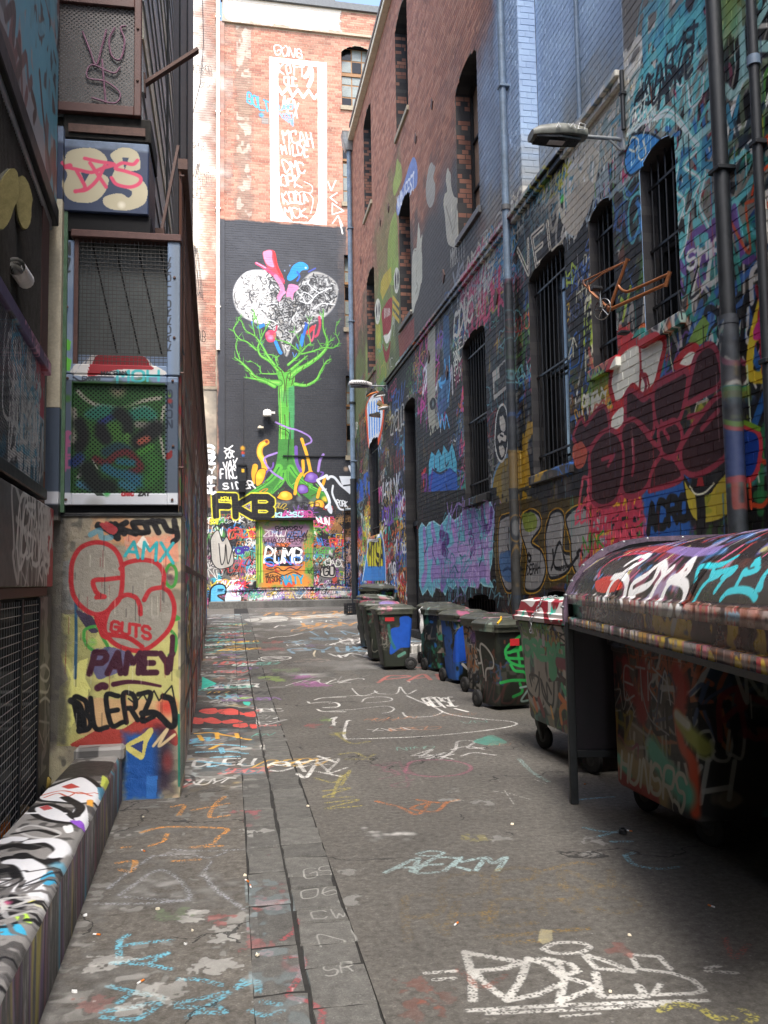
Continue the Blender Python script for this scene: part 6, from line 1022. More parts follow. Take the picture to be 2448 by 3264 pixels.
mb = MB(); mb.add([(XR, 7.65, 6.46), (XR+.25, 7.65, 6.46), (XR+.25, 7.65, 16.1), (XR, 7.65, 16.1)], [(0,1,2,3)]); mb.add([(XR-.01, 7.65, 6.47), (XR-.01, 10.68, 6.47), (XR+.26, 10.68, 6.62), (XR+.26, 7.65, 6.62)], [(0,1,2,3)]); rel(mb.build('recess_ledge', M['rtrim']))
rel(MB().box(XR-.09, XR+.0, 7.66, 20.9, 6.405, 6.475).box(XR-.05, XR, 7.66, 20.88, 6.33, 6.405).build('string_course', M['rtrim'], bevel=.01))
rel(MB().box(XR-.16, XR+.3, -16, WY1+.1, 15.42, 15.56).build('eave_band', M['creamband'], bevel=.01)); rel(MB().box(XR-.05, XR+.4, -16, WY1+.02, 16.08, 16.2).build('parapet_coping', M['rtrim']))
rel(MB().add([(XR, WY1, -.3), (12, WY1, -.3), (12, WY1, 16.1), (XR, WY1, 16.1)], [(0,3,2,1)]).add([(XR, -16, 16.1), (XR, WY1, 16.1), (12, WY1, 16.1), (12, -16, 16.1)], [(0,1,2,3)]).build('end_wall', M['rmortar']))
def window(o, dep, pane, bars=0, sill=None, kind='window', frame='black', mull=0, hb=()):
    a0, a1, b0, sp, rise = o; n = 12; c = (a0+a1)/2; hw = (a1-a0)/2
    pts = [(a0, b0), (a1, b0), (a1, sp)]
    if rise:
        Rr = (hw*hw+rise*rise)/(2*rise); zc = sp+rise-Rr
        pts += [(c+hw*math.cos(math.pi*k/n), zc+math.sqrt(max(0, Rr*Rr-(hw*math.cos(math.pi*k/n))**2))) for k in range(1, n)]
    pts += [(a0, sp)]; m = len(pts)
    mb = MB(); mb.add([(XR+.006, p, q) for p, q in pts]+[(XR+dep, p, q) for p, q in pts], [(i, (i+1) % m, m+(i+1) % m, m+i) for i in range(m)])   # reveal
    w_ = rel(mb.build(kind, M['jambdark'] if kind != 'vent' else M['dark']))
    def sub(nm, q, mt, **k):
        s = q.build(nm, mt, **k); s.parent = w_; s.matrix_parent_inverse = w_.matrix_world.inverted() if False else Matrix(); return s
    w_.matrix_parent_inverse = Matrix(); w_.location = (-PB.x, -PB.y, -PB.z)
    sub('pane', MB().add([(XR+dep-.012, p, q) for p, q in pts], [tuple(range(m))]), M[pane])
    fr = MB(); t = .05
    inn = [(c+(p-c)*(1-2*t/(a1-a0)), b0+t+(q-b0)*(1-2*t/(sp+rise-b0))) for p, q in pts]; x0, x1 = XR+dep-.07, XR+dep-.02
    fr.add([(x0, p, q) for p, q in pts]+[(x0, p, q) for p, q in inn]+[(x1, p, q) for p, q in inn], [(i, (i+1) % m, m+(i+1) % m, m+i) for i in range(m)]+[(m+i, m+(i+1) % m, 2*m+(i+1) % m, 2*m+i) for i in range(m)])
    sub('frame', fr, M[frame])
    for h in hb: sub('glazing_bar', MB().box(XR+dep-.05, XR+dep-.014, a0+.02, a1-.02, h-.02, h+.02), M[frame])
    for k in range(mull):
        y_ = a0+(a1-a0)*(k+1)/(mull+1); sub('glazing_bar', MB().box(XR+dep-.05, XR+dep-.014, y_-.014, y_+.014, b0+.03, sp), M[frame])
    for k in range(bars):
        y_ = a0+(a1-a0)*(k+.5)/bars; sub('bar', MB().tube([(XR+.09, y_, b0), (XR+.09, y_, sp+rise*.6)], .008, 6), M['black'])
    if bars:
        for h in (b0+.25, (b0+sp)/2, sp-.2): sub('cross_bar', MB().box(XR+.08, XR+.1, a0, a1, h-.012, h+.012), M['black'])
    if sill: sub('sill', MB().box(XR-.05, XR+dep-.02, a0-.06, a1+.06, b0-.11, b0+.004), M[sill], bevel=.008)
    return w_
for i, o in enumerate(LOW):
    if i == 4:
        w_ = window(o, .3, 'dark', 0, None, 'door', 'black'); s = MB().box(XR+.2, XR+.25, 17.78, 18.82, .5, 2.7).build('door_leaf', M['rtrim']); s.parent = w_; s = MB().box(XR+.16, XR+.2, 17.72, 18.88, 2.7, 2.8).build('transom', M['black']); s.parent = w_
    else: window(o, .24, 'glass', 9 if o[1]-o[0] > 1 else 5, 'rtrim', hb=((o[2]+o[3])/2,))
for i, o in enumerate(MID): window(o, .33, ['board', 'dark', 'dark'][i], 0, 'rtrim', hb=((8.1, 8.95) if i == 0 else ())); jamb(o[1], XR+.01, XR+.31, o[2], o[3], 'jambbrick')
for i, o in enumerate(TOP): window(o, .33, 'frost', 0, 'stonesill', hb=(12.9,), mull=1); jamb(o[1], XR+.01, XR+.31, o[2], o[3], 'jambbrick')
for o in VEN: window(o, .3, 'dark', 10, None, 'vent')
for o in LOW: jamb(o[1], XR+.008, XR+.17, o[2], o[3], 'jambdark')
for k, (a, b) in enumerate(((15.6, 10.6), (17.1, 10.7), (20.3, 10.6), (21.5, 10.75), (24.9, 11.0), (15.0, 7.0), (16.3, 5.85), (14.9, 5.2), (11.9, 5.6), (21.3, 5.4))):      # wall-tie plates
    mb = MB(); mb.add([(XR-.02, a-.09, b), (XR-.02, a, b-.13), (XR-.02, a+.09, b), (XR-.02, a, b+.13), (XR, a-.09, b), (XR, a, b-.13), (XR, a+.09, b), (XR, a, b+.13)], [(0,1,2,3), (0,4,5,1), (1,5,6,2), (2,6,7,3), (3,7,4,0)]); rel(mb.build('tie_plate', M['rust']))
# raised step and kerb at the door
kb = MB(); kz = float(ground_z(18)); 
for x0, y0, y1, dz in ((3.3, 16.3, 19.3, .13),):
    kb.box(x0, XR+.2, y0, y1, kz-.4, float(ground_z(y0))+dz+.03)
st = tagit(kb.build('kerb', M['stone'], bevel=.03), 'low worn stone kerb and doorstep at the foot of the brick building', 'kerb', kind='structure')
for k in range(5):
    y_ = 16.3+k*.6; o = stone_obj(0, .28, 0, .58, 0); o.name = 'kerb_stone'; o.parent = st; o.location = (3.24, y_+.3, float(ground_z(y_))+.12)
# ------------------------------------------------------------------ MURAL BUILDING at the end of the lane
fb = thing('mural_building', 'old red brick building painted with a green tree and heart mural', 'building', (2, 30, .7)); FBP = fb.location.copy()
def relF(o, p=None):
    o.parent = p or fb
    if p is None: o.matrix_parent_inverse = Matrix.Translation(-FBP)
    return o
mpF = lambda a, b, d: np.stack([a, 30+.031*np.asarray(a)+np.asarray(d, float)*np.ones_like(a), b], 1)
FW = [(3.955, 5.2, 18.72, 20.75, .3), (3.955, 5.2, 15.11, 17.74, 0), (3.97, 5.2, 10.51, 13.16, 0), (3.98, 5.2, 5.92, 8.79, 0), (.80, 2.79, 1.34, 3.66, 0), (3.88, 5.0, 1.30, 4.06, 0)]
rcF = brick_rects(-.22, 6.4, 1.34, 21.35, FW); rcF2 = brick_rects(-2.6, -.52, 8.2, 24, []); rcF3 = brick_rects(-2.6, -.52, .6, 4.9, [])
rcP = np.vstack([rcF2, rcF3]); rcT = np.vstack([brick_rects(-.22, 6.4, 21.5, 22.3, []), brick_rects(-.22, 6.4, .95, 1.25, [])])
pkF = pick_bricks(rcF, mpF, 4000, lambda x, y: (x > 700) & (x < 1090) & (y > 200) & (y < 1300)); pkF = pkF[np.linspace(0, len(pkF)-1, 300).astype(int)]
keep = np.ones(len(rcF), bool); keep[pkF] = False
for nm, rc, off in (('brickwork', rcF[keep], 0), ('side_brickwork', rcP, .02), ('band_brickwork', rcT, -.06)):
    o = brick_mesh(nm, rc, (lambda off: lambda a, b, d: mpF(a, b, np.asarray(d)+off))(off), M['fbrick'], None); relF(o); tagit(o, kind='stuff')
ubF = brick_unit('brick', M['fbrick'], 'F')
for i in pkF:
    a0, a1, b0, b1 = rcF[i]; a = (a0+a1)/2; o = link('brick', ubF); o.location = (a, 30+.031*a+random.uniform(-.003, .003), (b0+b1)/2); o.rotation_euler = (0, 0, .031); relF(o)
relF(sheet('wall', mortar_rects(-.45, 6.6, .2, 21.42, FW), mpF, M['fmortar'], None)); relF(sheet('side_wall', np.array([[-3, -.45, 0, 24]]), mpF, M['fmortar'], None, .028)); relF(sheet('parapet_wall', np.array([[-.3, 6.6, 21.42, 22.35]]), mpF, M['fmortar'], None, -.052)); relF(sheet('plinth', np.array([[-.3, 6.6, .6, 1.3]]), mpF, M['fmortar'], None, -.052))
def boxF(mb, a0, a1, d0, d1, b0, b1):
    s = .031; return mb.add([(a0,30+s*a0+d0,b0),(a1,30+s*a1+d0,b0),(a1,30+s*a1+d1,b0),(a0,30+s*a0+d1,b0),(a0,30+s*a0+d0,b1),(a1,30+s*a1+d0,b1),(a1,30+s*a1+d1,b1),(a0,30+s*a0+d1,b1)], [(3,2,1,0),(4,5,6,7),(0,1,5,4),(1,2,6,5),(2,3,7,6),(3,0,4,7)])
relF(boxF(MB(), -.3, 6.6, -.09, .05, 21.38, 21.47).build('string_course', M['fmortar'])); relF(boxF(boxF(MB(), -.35, 6.6, -.16, .3, 22.33, 22.5), -.3, 6.6, -.1, .3, 22.5, 22.62).build('coping', M['coping'])); relF(boxF(MB(), -.3, 3.9, 1.0, 1.2, 22.5, 24.8).build('rooftop_screen', M['coping']))
relF(boxF(MB(), -3, -.5, -.012, .02, 4.9, 8.16).build('render_panel', M['render'])); relF(boxF(MB(), -3, -.49, -.04, .02, 8.13, 8.22).build('render_band', M['render'])); relF(boxF(MB(), -.25, 5, -.1, .05, 1.27, 1.35).build('plinth_sill', M['fboard'], bevel=.01)); relF(boxF(MB(), -.47, -.22, -.055, .02, 1.34, 21.4).build('pilaster', M['fbrick']))
for k, o in enumerate(FW[:4]):
    a0, a1, b0, sp, rise = o; w_ = relF(boxF(MB(), a0, a0+.01, .0, .3, b0, sp+rise).build('window', M['fbrick']))
    def sub(nm, q, mt): s = q.build(nm, mt); s.parent = w_; s.matrix_parent_inverse = Matrix(); return s
    w_.matrix_parent_inverse = Matrix(); w_.location = -FBP
    for c in range(3):
        for r_ in range(5):
            h = (sp+rise-b0)/5; sub('pane', boxF(MB(), a0+.06+c*.38, a0+.40+c*.38, .24, .25, b0+r_*h+.03, b0+(r_+1)*h-.03), M['frost'] if (r_+c+k) % 4 else M['glass'])
    sub('frame', boxF(MB(), a0, a1, .251, .27, b0, sp+rise+.02), M['wood']); sub('transom', boxF(MB(), a0, a1, .2, .245, b0+(sp-b0)*.62, b0+(sp-b0)*.62+.09), M['wood']); sub('sill', boxF(MB(), a0-.04, a1, -.06, .24, b0-.16, b0), M['stonesill']); sub('head', boxF(MB(), a0, a1, .02, .25, sp+rise, sp+rise+.02), M['dark'])
dw = relF(boxF(MB(), .80, 2.79, .16, .2, 1.34, 3.66).build('boarded_doorway', M['fboard']))
def sd(nm, q, mt): s = q.build(nm, mt); s.parent = dw; s.matrix_parent_inverse = Matrix(); return s
dw.matrix_parent_inverse = Matrix(); dw.location = -FBP
sd('jamb', boxF(MB(), .76, .80, -.02, .2, 1.34, 3.66), M['fboard']); sd('jamb', boxF(MB(), 2.79, 2.83, -.02, .2, 1.34, 3.66), M['fboard']); sd('lintel', boxF(MB(), .72, 2.87, -.03, .2, 3.66, 3.74), M['dark']); sd('sill', boxF(MB(), .74, 2.85, -.12, .2, 1.352, 1.385), M['fboard'])
for k in range(1, 4): sd('board_joint', boxF(MB(), .8, 2.79, .152, .159, 1.34+k*.58, 1.345+k*.58), M['dark'])
dd_ = relF(boxF(MB(), 3.885, 5.0, .12, .16, 1.31, 4.05).build('door', M['fboard'])); o = boxF(MB(), 3.86, 3.9, -.03, .14, 1.3, 4.1).build('door_frame', M['black']); o.parent = dd_; dd_.matrix_parent_inverse = Matrix(); dd_.location = -FBP; o.matrix_parent_inverse = Matrix()
relF(boxF(MB(), .355, .395, -.05, -.01, .9, 8.6).build('conduit', M['fboard'])); relF(boxF(MB(), 1.75, 4.2, -.05, -.015, 5.86, 5.9).build('cable_tray', M['black']))
kf = MB(); boxF(kf, -.75, 5.5, -.42, -.06, .4, .92); tagit(kf.build('end_kerb', M['stone'], bevel=.03), 'low stone kerb along the foot of the tree mural', 'kerb', kind='structure').name = 'kerb'
# white pipe up the corner of the mural wall
t = thing('white_pipe', 'long white painted pipe running up beside the red brick pilaster', 'pipe', (-.44, 29.9, 9.5))
MB().tube([(0, 0, 0), (0, 0, 15)], .065, 12).build('pipe_run', M['white'], t, smooth=40)
for z in (1.5, 5, 8.5, 12): MB().box(-.09, .09, -.02, .1, z, z+.05).build('bracket', M['white'], t)
# side street backdrop: a plain wall closing the lane to the right of the corner
bk = thing('rear_building', 'plain grey rendered building seen past the corner downpipe', 'building', (9, 34, 0)); MB().box(-1.5, 6, -1, 1, 0, 14).box(-1.6, 6.1, -1.1, 1.1, 14, 14.3).build('wall', M['concrete'], bk)
# ------------------------------------------------------------------ LEFT: metal-clad building, its block, cages and panels
lb = thing('clad_building', 'metal clad building with caged windows stacked on a painted block', 'building', (-1.2, 12, 0)); LBP = lb.location.copy()
def relL(o, p=None):
    o.parent = p or lb
    if p is None: o.matrix_parent_inverse = Matrix.Translation(-LBP)
    return o
def child(o, p): o.parent = p; o.matrix_parent_inverse = Matrix()
def rough_box(mb, x0, x1, y, z0, z1, nx, nz, amp):
    v = []; f = []
    for j in range(nz+1):
        for i in range(nx+1):
            e = i in (0, nx) or j in (0, nz); v.append((x0+(x1-x0)*i/nx, y+(0 if e else random.uniform(-amp, amp)), z0+(z1-z0)*j/nz))
    for j in range(nz):
        for i in range(nx): q = j*(nx+1)+i; f.append((q, q+1, q+nx+2, q+nx+1))
    return mb.add(v, f)
mb = MB(); rough_box(mb, -1.18, -.36, YB, -.1, 1.985, 30, 70, .0035); mb.add([(-.36, YB, -.1), (-.36, YB+.6, -.1), (-.36, YB+.6, 1.985), (-.36, YB, 1.985)], [(0,1,2,3)]); mb.add([(-1.18, YB, 1.985), (-.36, YB, 1.985), (-.36, YB+.6, 1.985), (-1.18, YB+.6, 1.985)], [(0,1,2,3)])
mb.add([(-1.42, YB-.05, -.1), (-1.18, YB, -.1), (-1.18, YB, 1.96), (-1.42, YB-.05, 1.96)], [(0,1,2,3)])
relL(mb.build('block', M['block'], smooth=50))
relL(MB().box(-1.42, -.345, YB-.012, YB+.5, 1.985, 2.02).build('block_cap', M['block'], bevel=.01))
# punched green panel in its frame
fr = MB(); fr.box(-1.18, -1.115, YB-.03, YB+.05, 2.07, 3.01).box(-.46, -.38, YB-.03, YB+.05, 2.07, 3.01).box(-1.115, -.46, YB-.03, YB+.05, 2.945, 3.01).box(-1.115, -.46, YB-.03, YB+.05, 2.07, 2.155)
pf = relL(fr.build('panel_frame', M['bpanel'], bevel=.006)); child(rough_box(MB(), -1.115, -.46, YB+.0, 2.155, 2.945, 10, 10, 0).build('punched_sheet', M['bperf']), pf)
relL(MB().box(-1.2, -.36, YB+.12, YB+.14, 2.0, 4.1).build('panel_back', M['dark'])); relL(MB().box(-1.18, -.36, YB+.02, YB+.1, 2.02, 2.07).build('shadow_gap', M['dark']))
# wire cage window above
fr = MB(); fr.box(-1.2, -1.12, YB-.02, YB+.06, 3.02, 4.0).box(-.46, -.37, YB-.03, YB+.06, 3.02, 4.05).box(-1.12, -.46, YB-.02, YB+.06, 3.02, 3.09)
pf = relL(fr.build('cage_frame', M['bpanel'], bevel=.006)); child(MB().box(-1.14, -.36, YB-.045, YB+.08, 4.02, 4.075).build('cage_head', M['brownframe'], bevel=.006), pf); child(MB().box(-1.118, -1.09, YB-.01, YB+.03, 3.09, 4.02).build('cage_stile', M['brownframe']), pf)
wm = MB()
for k in range(22): x = -1.09+k*.63/21; wm.box(x-.0018, x+.0018, YB-.004, YB, 3.08, 4.03)
for k in range(33): z = 3.09+k*.93/32; wm.box(-1.1, -.45, YB-.008, YB-.004, z-.0018, z+.0018)
child(wm.build('wire_mesh', M['wire']), pf)
bp = relL(MB().add([(-1.12, YB+.09, 3.0), (-.45, YB+.09, 3.0), (-.45, YB+.09, 4.05), (-1.12, YB+.09, 4.05)], [(0,1,2,3)]).build('soffit_panel', plain('dark_panel', '#4d5252', '#5a5f5e', .6)))
for k in range(4):
    x = -1.02+k*.16; child(MB().add([(x, YB+.085, 4.05), (x+.012, YB+.085, 4.05), (x+.20, YB+.085, 3.2), (x+.188, YB+.085, 3.2)], [(0,1,2,3)]).build('panel_joint', M['dark']), bp)
rough = rough_box(MB(), -1.1, -.46, YB+.07, 3.0, 3.18, 2, 2, 0); child(rough.build('painted_kick_panel', M['bpanel']), bp)
# lettered box and the top cage
relL(MB().box(-1.205, -.595, YB-.06, YB+.5, 4.2, 4.74).build('lettered_box', M['bpanel'], bevel=.008)); relL(MB().box(-1.2, -.585, YB-.03, YB+.5, 4.06, 4.2).build('box_base', M['dark'])); relL(MB().box(-1.2, -.58, YB-.06, YB+.5, 4.745, 4.93).build('shelf', M['grime'], bevel=.01)); relL(MB().box(-1.16, -.62, YB-.075, YB-.06, 4.79, 4.85).build('shelf_edge', M['rust']))
fr = MB(); fr.box(-1.31, -1.25, YB-.1, YB-.04, 4.93, 6.4).box(-.70, -.65, YB-.1, YB-.04, 4.93, 6.4).box(-1.25, -.70, YB-.1, YB-.04, 4.93, 5.0).box(-1.25, -.70, YB-.1, YB-.04, 5.76, 5.85)
tf = relL(fr.build('top_cage_frame', M['brownframe'], bevel=.005)); child(rough_box(MB(), -1.25, -.70, YB-.07, 5.0, 5.76, 4, 4, 0).build('punched_sheet', paint_mat('grey_punched', B, '#4a4644', '#5a5452', .6, .5, 14, perf=.034, op=0)), tf)
for p in ([-1.07, 5.55, -1.02, 5.42, -.97, 5.3, -.93, 5.45, -.9, 5.58], [-.84, 5.6, -.88, 5.5, -.86, 5.38, -.8, 5.36, -.77, 5.5, -.8, 5.6, -.76, 5.62], [-.8, 5.3, -.85, 5.25, -1.0, 5.3, -1.03, 5.2, -.9, 5.18, -.8, 5.1, -.84, 5.02, -1.0, 5.05], [-.93, 5.35, -.9, 5.02]):
    q = smooth_line(np.array(p).reshape(-1, 2)); child(MB().tube([(a, YB-.085, b) for a, b in q], .007, 5).build('sprayed_line', plain('pink_spray', '#7d5a6c', '#6a4a5c', .7)), tf)
relL(MB().box(-1.3, -.66, YB-.02, YB, 4.93, 6.4).build('cage_back', M['clad']))
for z in (5.3, 5.02): relL(MB().tube([(-1.33, YB-.1, z), (-1.27, YB-.1, z)], .02, 8).build('hinge', M['zinc']))
for x, z in ((-1.15, 2.11), (-.42, 2.11), (-1.15, 2.98), (-.42, 2.98), (-1.16, 3.5), (-.41, 3.3), (-.41, 3.75), (-.415, 2.5), (-1.28, 5.2), (-1.28, 5.6), (-.675, 5.2), (-.675, 5.6)):
    relL(MB().disc_wheel((x, YB-.034-(.07 if z > 4.9 else 0), z), (0, 1, 0), [(-.006, .006), (-.004, .010), (.004, .010)], 8).build('bolt', M['rust']))
for z in (2.35, 3.05, 4.55): relL(MB().tube([(-.38, YB+.02, z), (-.345, YB+.02, z)], .009, 8).build('bolt', M['rust']))
# cream corner post
relL(MB().box(-1.275, -1.185, YB-.12, YB, 2.75, 4.26).build('corner_post', M['cream'], bevel=.004)); relL(MB().box(-1.275, -1.185, YB-.118, YB-.01, 1.96, 2.75).build('painted_post', M['bpanel'])); relL(MB().box(-1.185, -1.16, YB-.05, YB, 2.02, 4.26).build('green_strip', plain('green_strip', '#3a5a3c', '#55705a', .6)))
relL(MB().box(-1.275, -1.185, YB-.12, YB, 4.26, 4.8).build('upper_post', M['bpanel']))
# corrugated long wall: ribs, then flat boards above
def lx(y): return -.36+(y-6.45)*(-.29/17.55)
n = 560; v = []; f = []
for i in range(n+1):
    y_ = 6.46+i*(24-6.46)/n; rb_ = [0, .018, .018, 0][i % 4]
    v += [(lx(y_)+rb_-.02, y_, -.1), (lx(y_)+rb_-.02, y_, 4.6)]
for i in range(n): f.append((2*i, 2*i+2, 2*i+3, 2*i+1))
relL(MB().add(v, f).build('corrugated_sheet', M['lwall'])); relL(MB().add([(lx(6.46)-.03, 6.46, 4.6), (lx(6.46)+.04, 6.46, 4.6), (lx(24)+.04, 24, 4.6), (lx(24)-.03, 24, 4.6), (lx(6.46)-.03, 6.46, 4.68), (lx(6.46)+.04, 6.46, 4.68), (lx(24)+.04, 24, 4.68), (lx(24)-.03, 24, 4.68)], [(3,2,1,0),(4,5,6,7),(0,1,5,4),(1,2,6,5),(2,3,7,6),(3,0,4,7)]).build('capping', M['rust']))
relL(MB().box(lx(24)-6, lx(24)-.03, 23.9, 24, -.2, 4.6).build('end_sheet', M['lwall']))
for k in range(7):
    y_ = 6.9+k*2.3; relL(MB().box(lx(y_)-.03, lx(y_)+.008, y_, y_+.07, 0, 4.6).build('post', M['rust']))
for k in range(4): relL(MB().add([(lx(6.6)+.003, 6.6, .5+k*1.1), (lx(23.8)+.003, 23.8, .5+k*1.1), (lx(23.8)+.003, 23.8, .56+k*1.1), (lx(6.6)+.003, 6.6, .56+k*1.1)], [(0,1,2,3)]).build('rail', M['rust']))
def ux(y): return -.66+(y-6.45)*(-.012)
z = 4.62; k = 0
while z < 15:
    h = [.32, .26, .42, .3][k % 4]; e = 16.3-(.35 if k % 3 else 0)-(.25 if k % 2 else 0); mb = MB()
    mb.add([(ux(6.5)+.0, 6.5, z+h), (ux(6.5)+.014, 6.5, z), (ux(e)+.014, e, z), (ux(e), e, z+h), (ux(6.5)-.03, 6.5, z), (ux(6.5)-.03, 6.5, z+h), (ux(e)-.03, e, z), (ux(e)-.03, e, z+h)], [(0,1,2,3), (0,5,4,1), (1,4,6,2), (2,6,7,3)])
    relL(mb.build('cladding_board', M['cladlt'] if k % 5 == 3 else M['clad'])); z += h; k += 1
relL(MB().box(-4.5, -.7, 6.5, 16.2, 4.6, 15).build('core', M['concrete'])); relL(MB().box(-6.5, -.72, 6.6, 23.9, 4.5, 4.6).build('low_roof', M['concrete']))
for y_ in (8.5, 11, 13.5): relL(MB().tube([(ux(y_)+.07, y_, 4.7), (ux(y_)+.07, y_, 15)], .014, 6).build('conduit', M['pipedark']))
# near-left wall: panels, hatch and wire door
def nx(y, o=0.0): return -1.22-.058*(y-6.32)+o
def boxN(mb, o0, o1, y0, y1, z0, z1):
    return mb.add([(nx(y0, o0),y0,z0),(nx(y0, o1),y0,z0),(nx(y1, o1),y1,z0),(nx(y1, o0),y1,z0),(nx(y0, o0),y0,z1),(nx(y0, o1),y0,z1),(nx(y1, o1),y1,z1),(nx(y1, o0),y1,z1)], [(3,2,1,0),(4,5,6,7),(0,1,5,4),(1,2,6,5),(2,3,7,6),(3,0,4,7)])
for nm, z0, z1, o1, ye, mt in (('upper_panel', 4.12, 8.0, .0, 6.3, 'near'), ('beam', 4.0, 4.12, .03, 6.2, 'black'), ('beam_edge', 3.93, 4.0, .0, 6.1, 'zinc'), ('sill_rail', 2.90, 2.985, .02, 6.02, 'near'), ('corner_panel', 2.13, 2.90, -.02, 6.02, 'near'), ('lower_rail', 2.06, 2.13, .02, 5.92, 'black'), ('hatch', 1.5, 2.02, .03, 6.15, 'near'), ('hatch_rail', 1.44, 1.5, .0, 6.12, 'brownframe')):
    relL(boxN(MB(), -.3, o1, 2.0 if nm != 'corner_panel' else 5.7, ye, z0, z1).build(nm, M[mt], bevel=.006))
relL(MB().box(-4, -1.46, -16, 6.44, -.2, 10).build('near_core', M['dark']))
relL(MB().add([(nx(2), 2, 2.13), (nx(5.7), 5.7, 2.13), (nx(5.7), 5.7, 2.9), (nx(2), 2, 2.9)], [(0,1,2,3)]).build('punched_sheet', M['nperf']))
relL(boxN(MB(), -.25, .0, 5.82, 6.34, -.1, 1.44).build('door_pier', M['near'], bevel=.01)); relL(boxN(MB(), -.08, .0, 5.70, 5.98, 2.985, 3.93).build('window_stile', M['brownframe']))
relL(boxN(MB(), -.16, -.14, 2, 5.98, 2.985, 3.93).build('window_board', plain('brown_board', '#6d5f50', '#57503f', .7, scale=5)))
wm = MB()
for k in range(52): y_ = 3.9+k*.0352; boxN(wm, -.012, -.006, y_-.0016, y_+.0016, 2.99, 3.93)
for k in range(27): z_ = 3.0+k*.0352; boxN(wm, -.018, -.012, 3.9, 5.72, z_-.0016, z_+.0016)
relL(wm.build('wire_mesh', M['wire']))
wd = MB()
for y_ in (4.5, 5.15, 5.78): boxN(wd, -.03, .01, y_-.02, y_+.02, .2, 1.43)
df = relL(wd.build('wire_door', M['pipedark'])); wm = MB()
for k in range(25): wm.tube([(nx(4.5, 0), 4.5, .24+k*.048), (nx(5.78, 0), 5.78, .24+k*.048)], .0028, 5)
for k in range(20): wm.tube([(nx(4.5+k*.068, -.006), 4.5+k*.068, .2), (nx(4.5+k*.068, -.006), 4.5+k*.068, 1.42)], .002, 4)
child(wm.build('wire_mesh', M['zinc']), df)
# rusty projecting arm and strut
t = thing('rusty_bracket', 'thin rusty steel arm sticking out from the grey cladding', 'bracket', (-.66, 6.6, 5.31)); MB().box(0, .52, -.03, .03, -.012, .012, mat=Matrix.Rotation(R_(-38), 4, 'Y')).build('arm', M['rust'], t); MB().box(-.02, .02, -.04, .04, -.08, .08).build('plate', M['rust'], t)
t = thing('rusty_bracket', 'short rusty diagonal strut bolted to the grey cladding', 'bracket', (-.60, 7.6, 4.55)); MB().box(-.012, .012, -.02, .02, 0, 1.05, mat=Matrix.Rotation(R_(7), 4, 'Y')@Matrix.Rotation(R_(-20), 4, 'X')).build('bar', M['rust'], t); MB().box(-.05, .03, -.05, .05, -.03, .03).build('plate', M['rust'], t)
# ------------------------------------------------------------------ low concrete ledge by the wire door
le = thing('concrete_ledge', 'low concrete ledge painted with black and white graffiti', 'ledge', (-.95, 4.4, 0))
def lex(y): return -.655-(y-3.3)*.032
rings = []
for y_ in np.linspace(1.6, 6.44, 30):
    x1 = lex(y_); z1 = .36+.03*(4.4-y_)/3; rings.append([(x1+.95, y_-4.4, -.05), (x1+.95+random.uniform(-.004, .004), y_-4.4, z1-.035), (x1+.935, y_-4.4, z1-.01), (x1+.91, y_-4.4, z1), (-1.04+.95-.0, y_-4.4, z1-.004), (-1.055+.95, y_-4.4, z1-.03), (-1.06+.95, y_-4.4, -.05)])
mb = MB().loft(rings); mb.m = [0 if sum(mb.v[i][2] for i in f)/len(f) > .325 else 1 for f in mb.f]; mb.build('ledge_body', [M['ledge'], M['ledgeside']], le, smooth=40)
MB().box(-.11, .22, 1.9, 2.05, .3, .40).build('end_step', M['ledge'], le, bevel=.02)
# ------------------------------------------------------------------ DOWNPIPES
def downpipe(name, label, x, y, z0, z1, r, mat, br=(), collar=(), mat2=None, zc=None, lean=0):
    t = thing(name, label, 'pipe', (x, y, z0))
    if zc:
        MB().tube([(0, 0, 0), (0, lean*(zc-z0), zc-z0)], r*1.25, 14).build('lower_run', M[mat2], t, smooth=40); MB().tube([(0, lean*(zc-z0), zc-z0-.03), (0, lean*(z1-z0), z1-z0)], r, 14).build('upper_run', M[mat], t, smooth=40)
    else: MB().tube([(0, 0, 0), (0, lean*(z1-z0), z1-z0)], r, 14).build('pipe_run', M[mat], t, smooth=40)
    for z in br: MB().box(-r*1.15, XR-x+.002, lean*(z-z0)-r*1.3, lean*(z-z0)+r*1.3, z-z0, z-z0+.035).build('bracket', M[mat], t, bevel=.004)
    for z in collar: MB().tube([(0, lean*(z-z0), z-z0), (0, lean*(z-z0), z-z0+.07)], r*1.32, 14).build('collar', M[mat2 or mat], t, smooth=40)
    return t
downpipe('downpipe', 'long blue grey downpipe between the VELO lettering and the barred arched window', XR-.085, 11.13, .02, 15.4, .05, 'pipe', (8.3, 10.8, 13.2), (6.55, 5.5, 3.2, 1.6), 'rpipe', 5.5)
downpipe('downpipe', 'thick black downpipe beside the teal tags and the moon painting', XR-.08, 5.94, .02, 12, .058, 'pipedark', (4.6, 7.2), (3.4,), 'rpipe', 3.4)
downpipe('downpipe', 'slim dark grey downpipe past the thick black one', XR-.05, 5.56, .02, 12, .036, 'pipedark', (1.5, 3.0, 4.6, 6.2), (5.2,), 'pipe', lean=-.01)
downpipe('conduit', 'thin pale blue conduit up the recessed blue brickwork', XR+.25-.035, 9.24, 6.55, 15.9, .028, 'pipe', (), ())
downpipe('conduit', 'thin dark conduit dropping from the ledge to the near street lamp', XR-.03, 7.64, 5.85, 6.45, .022, 'pipedark', (6.2,), ())
t = downpipe('downpipe', 'corner downpipe with box hopper at the end of the brick building', XR-.1, 26.5, .5, 15.2, .075, 'pipe', (5.2, 9.6, 12.6), (4.6, 7.0), 'pipedark', 4.6)
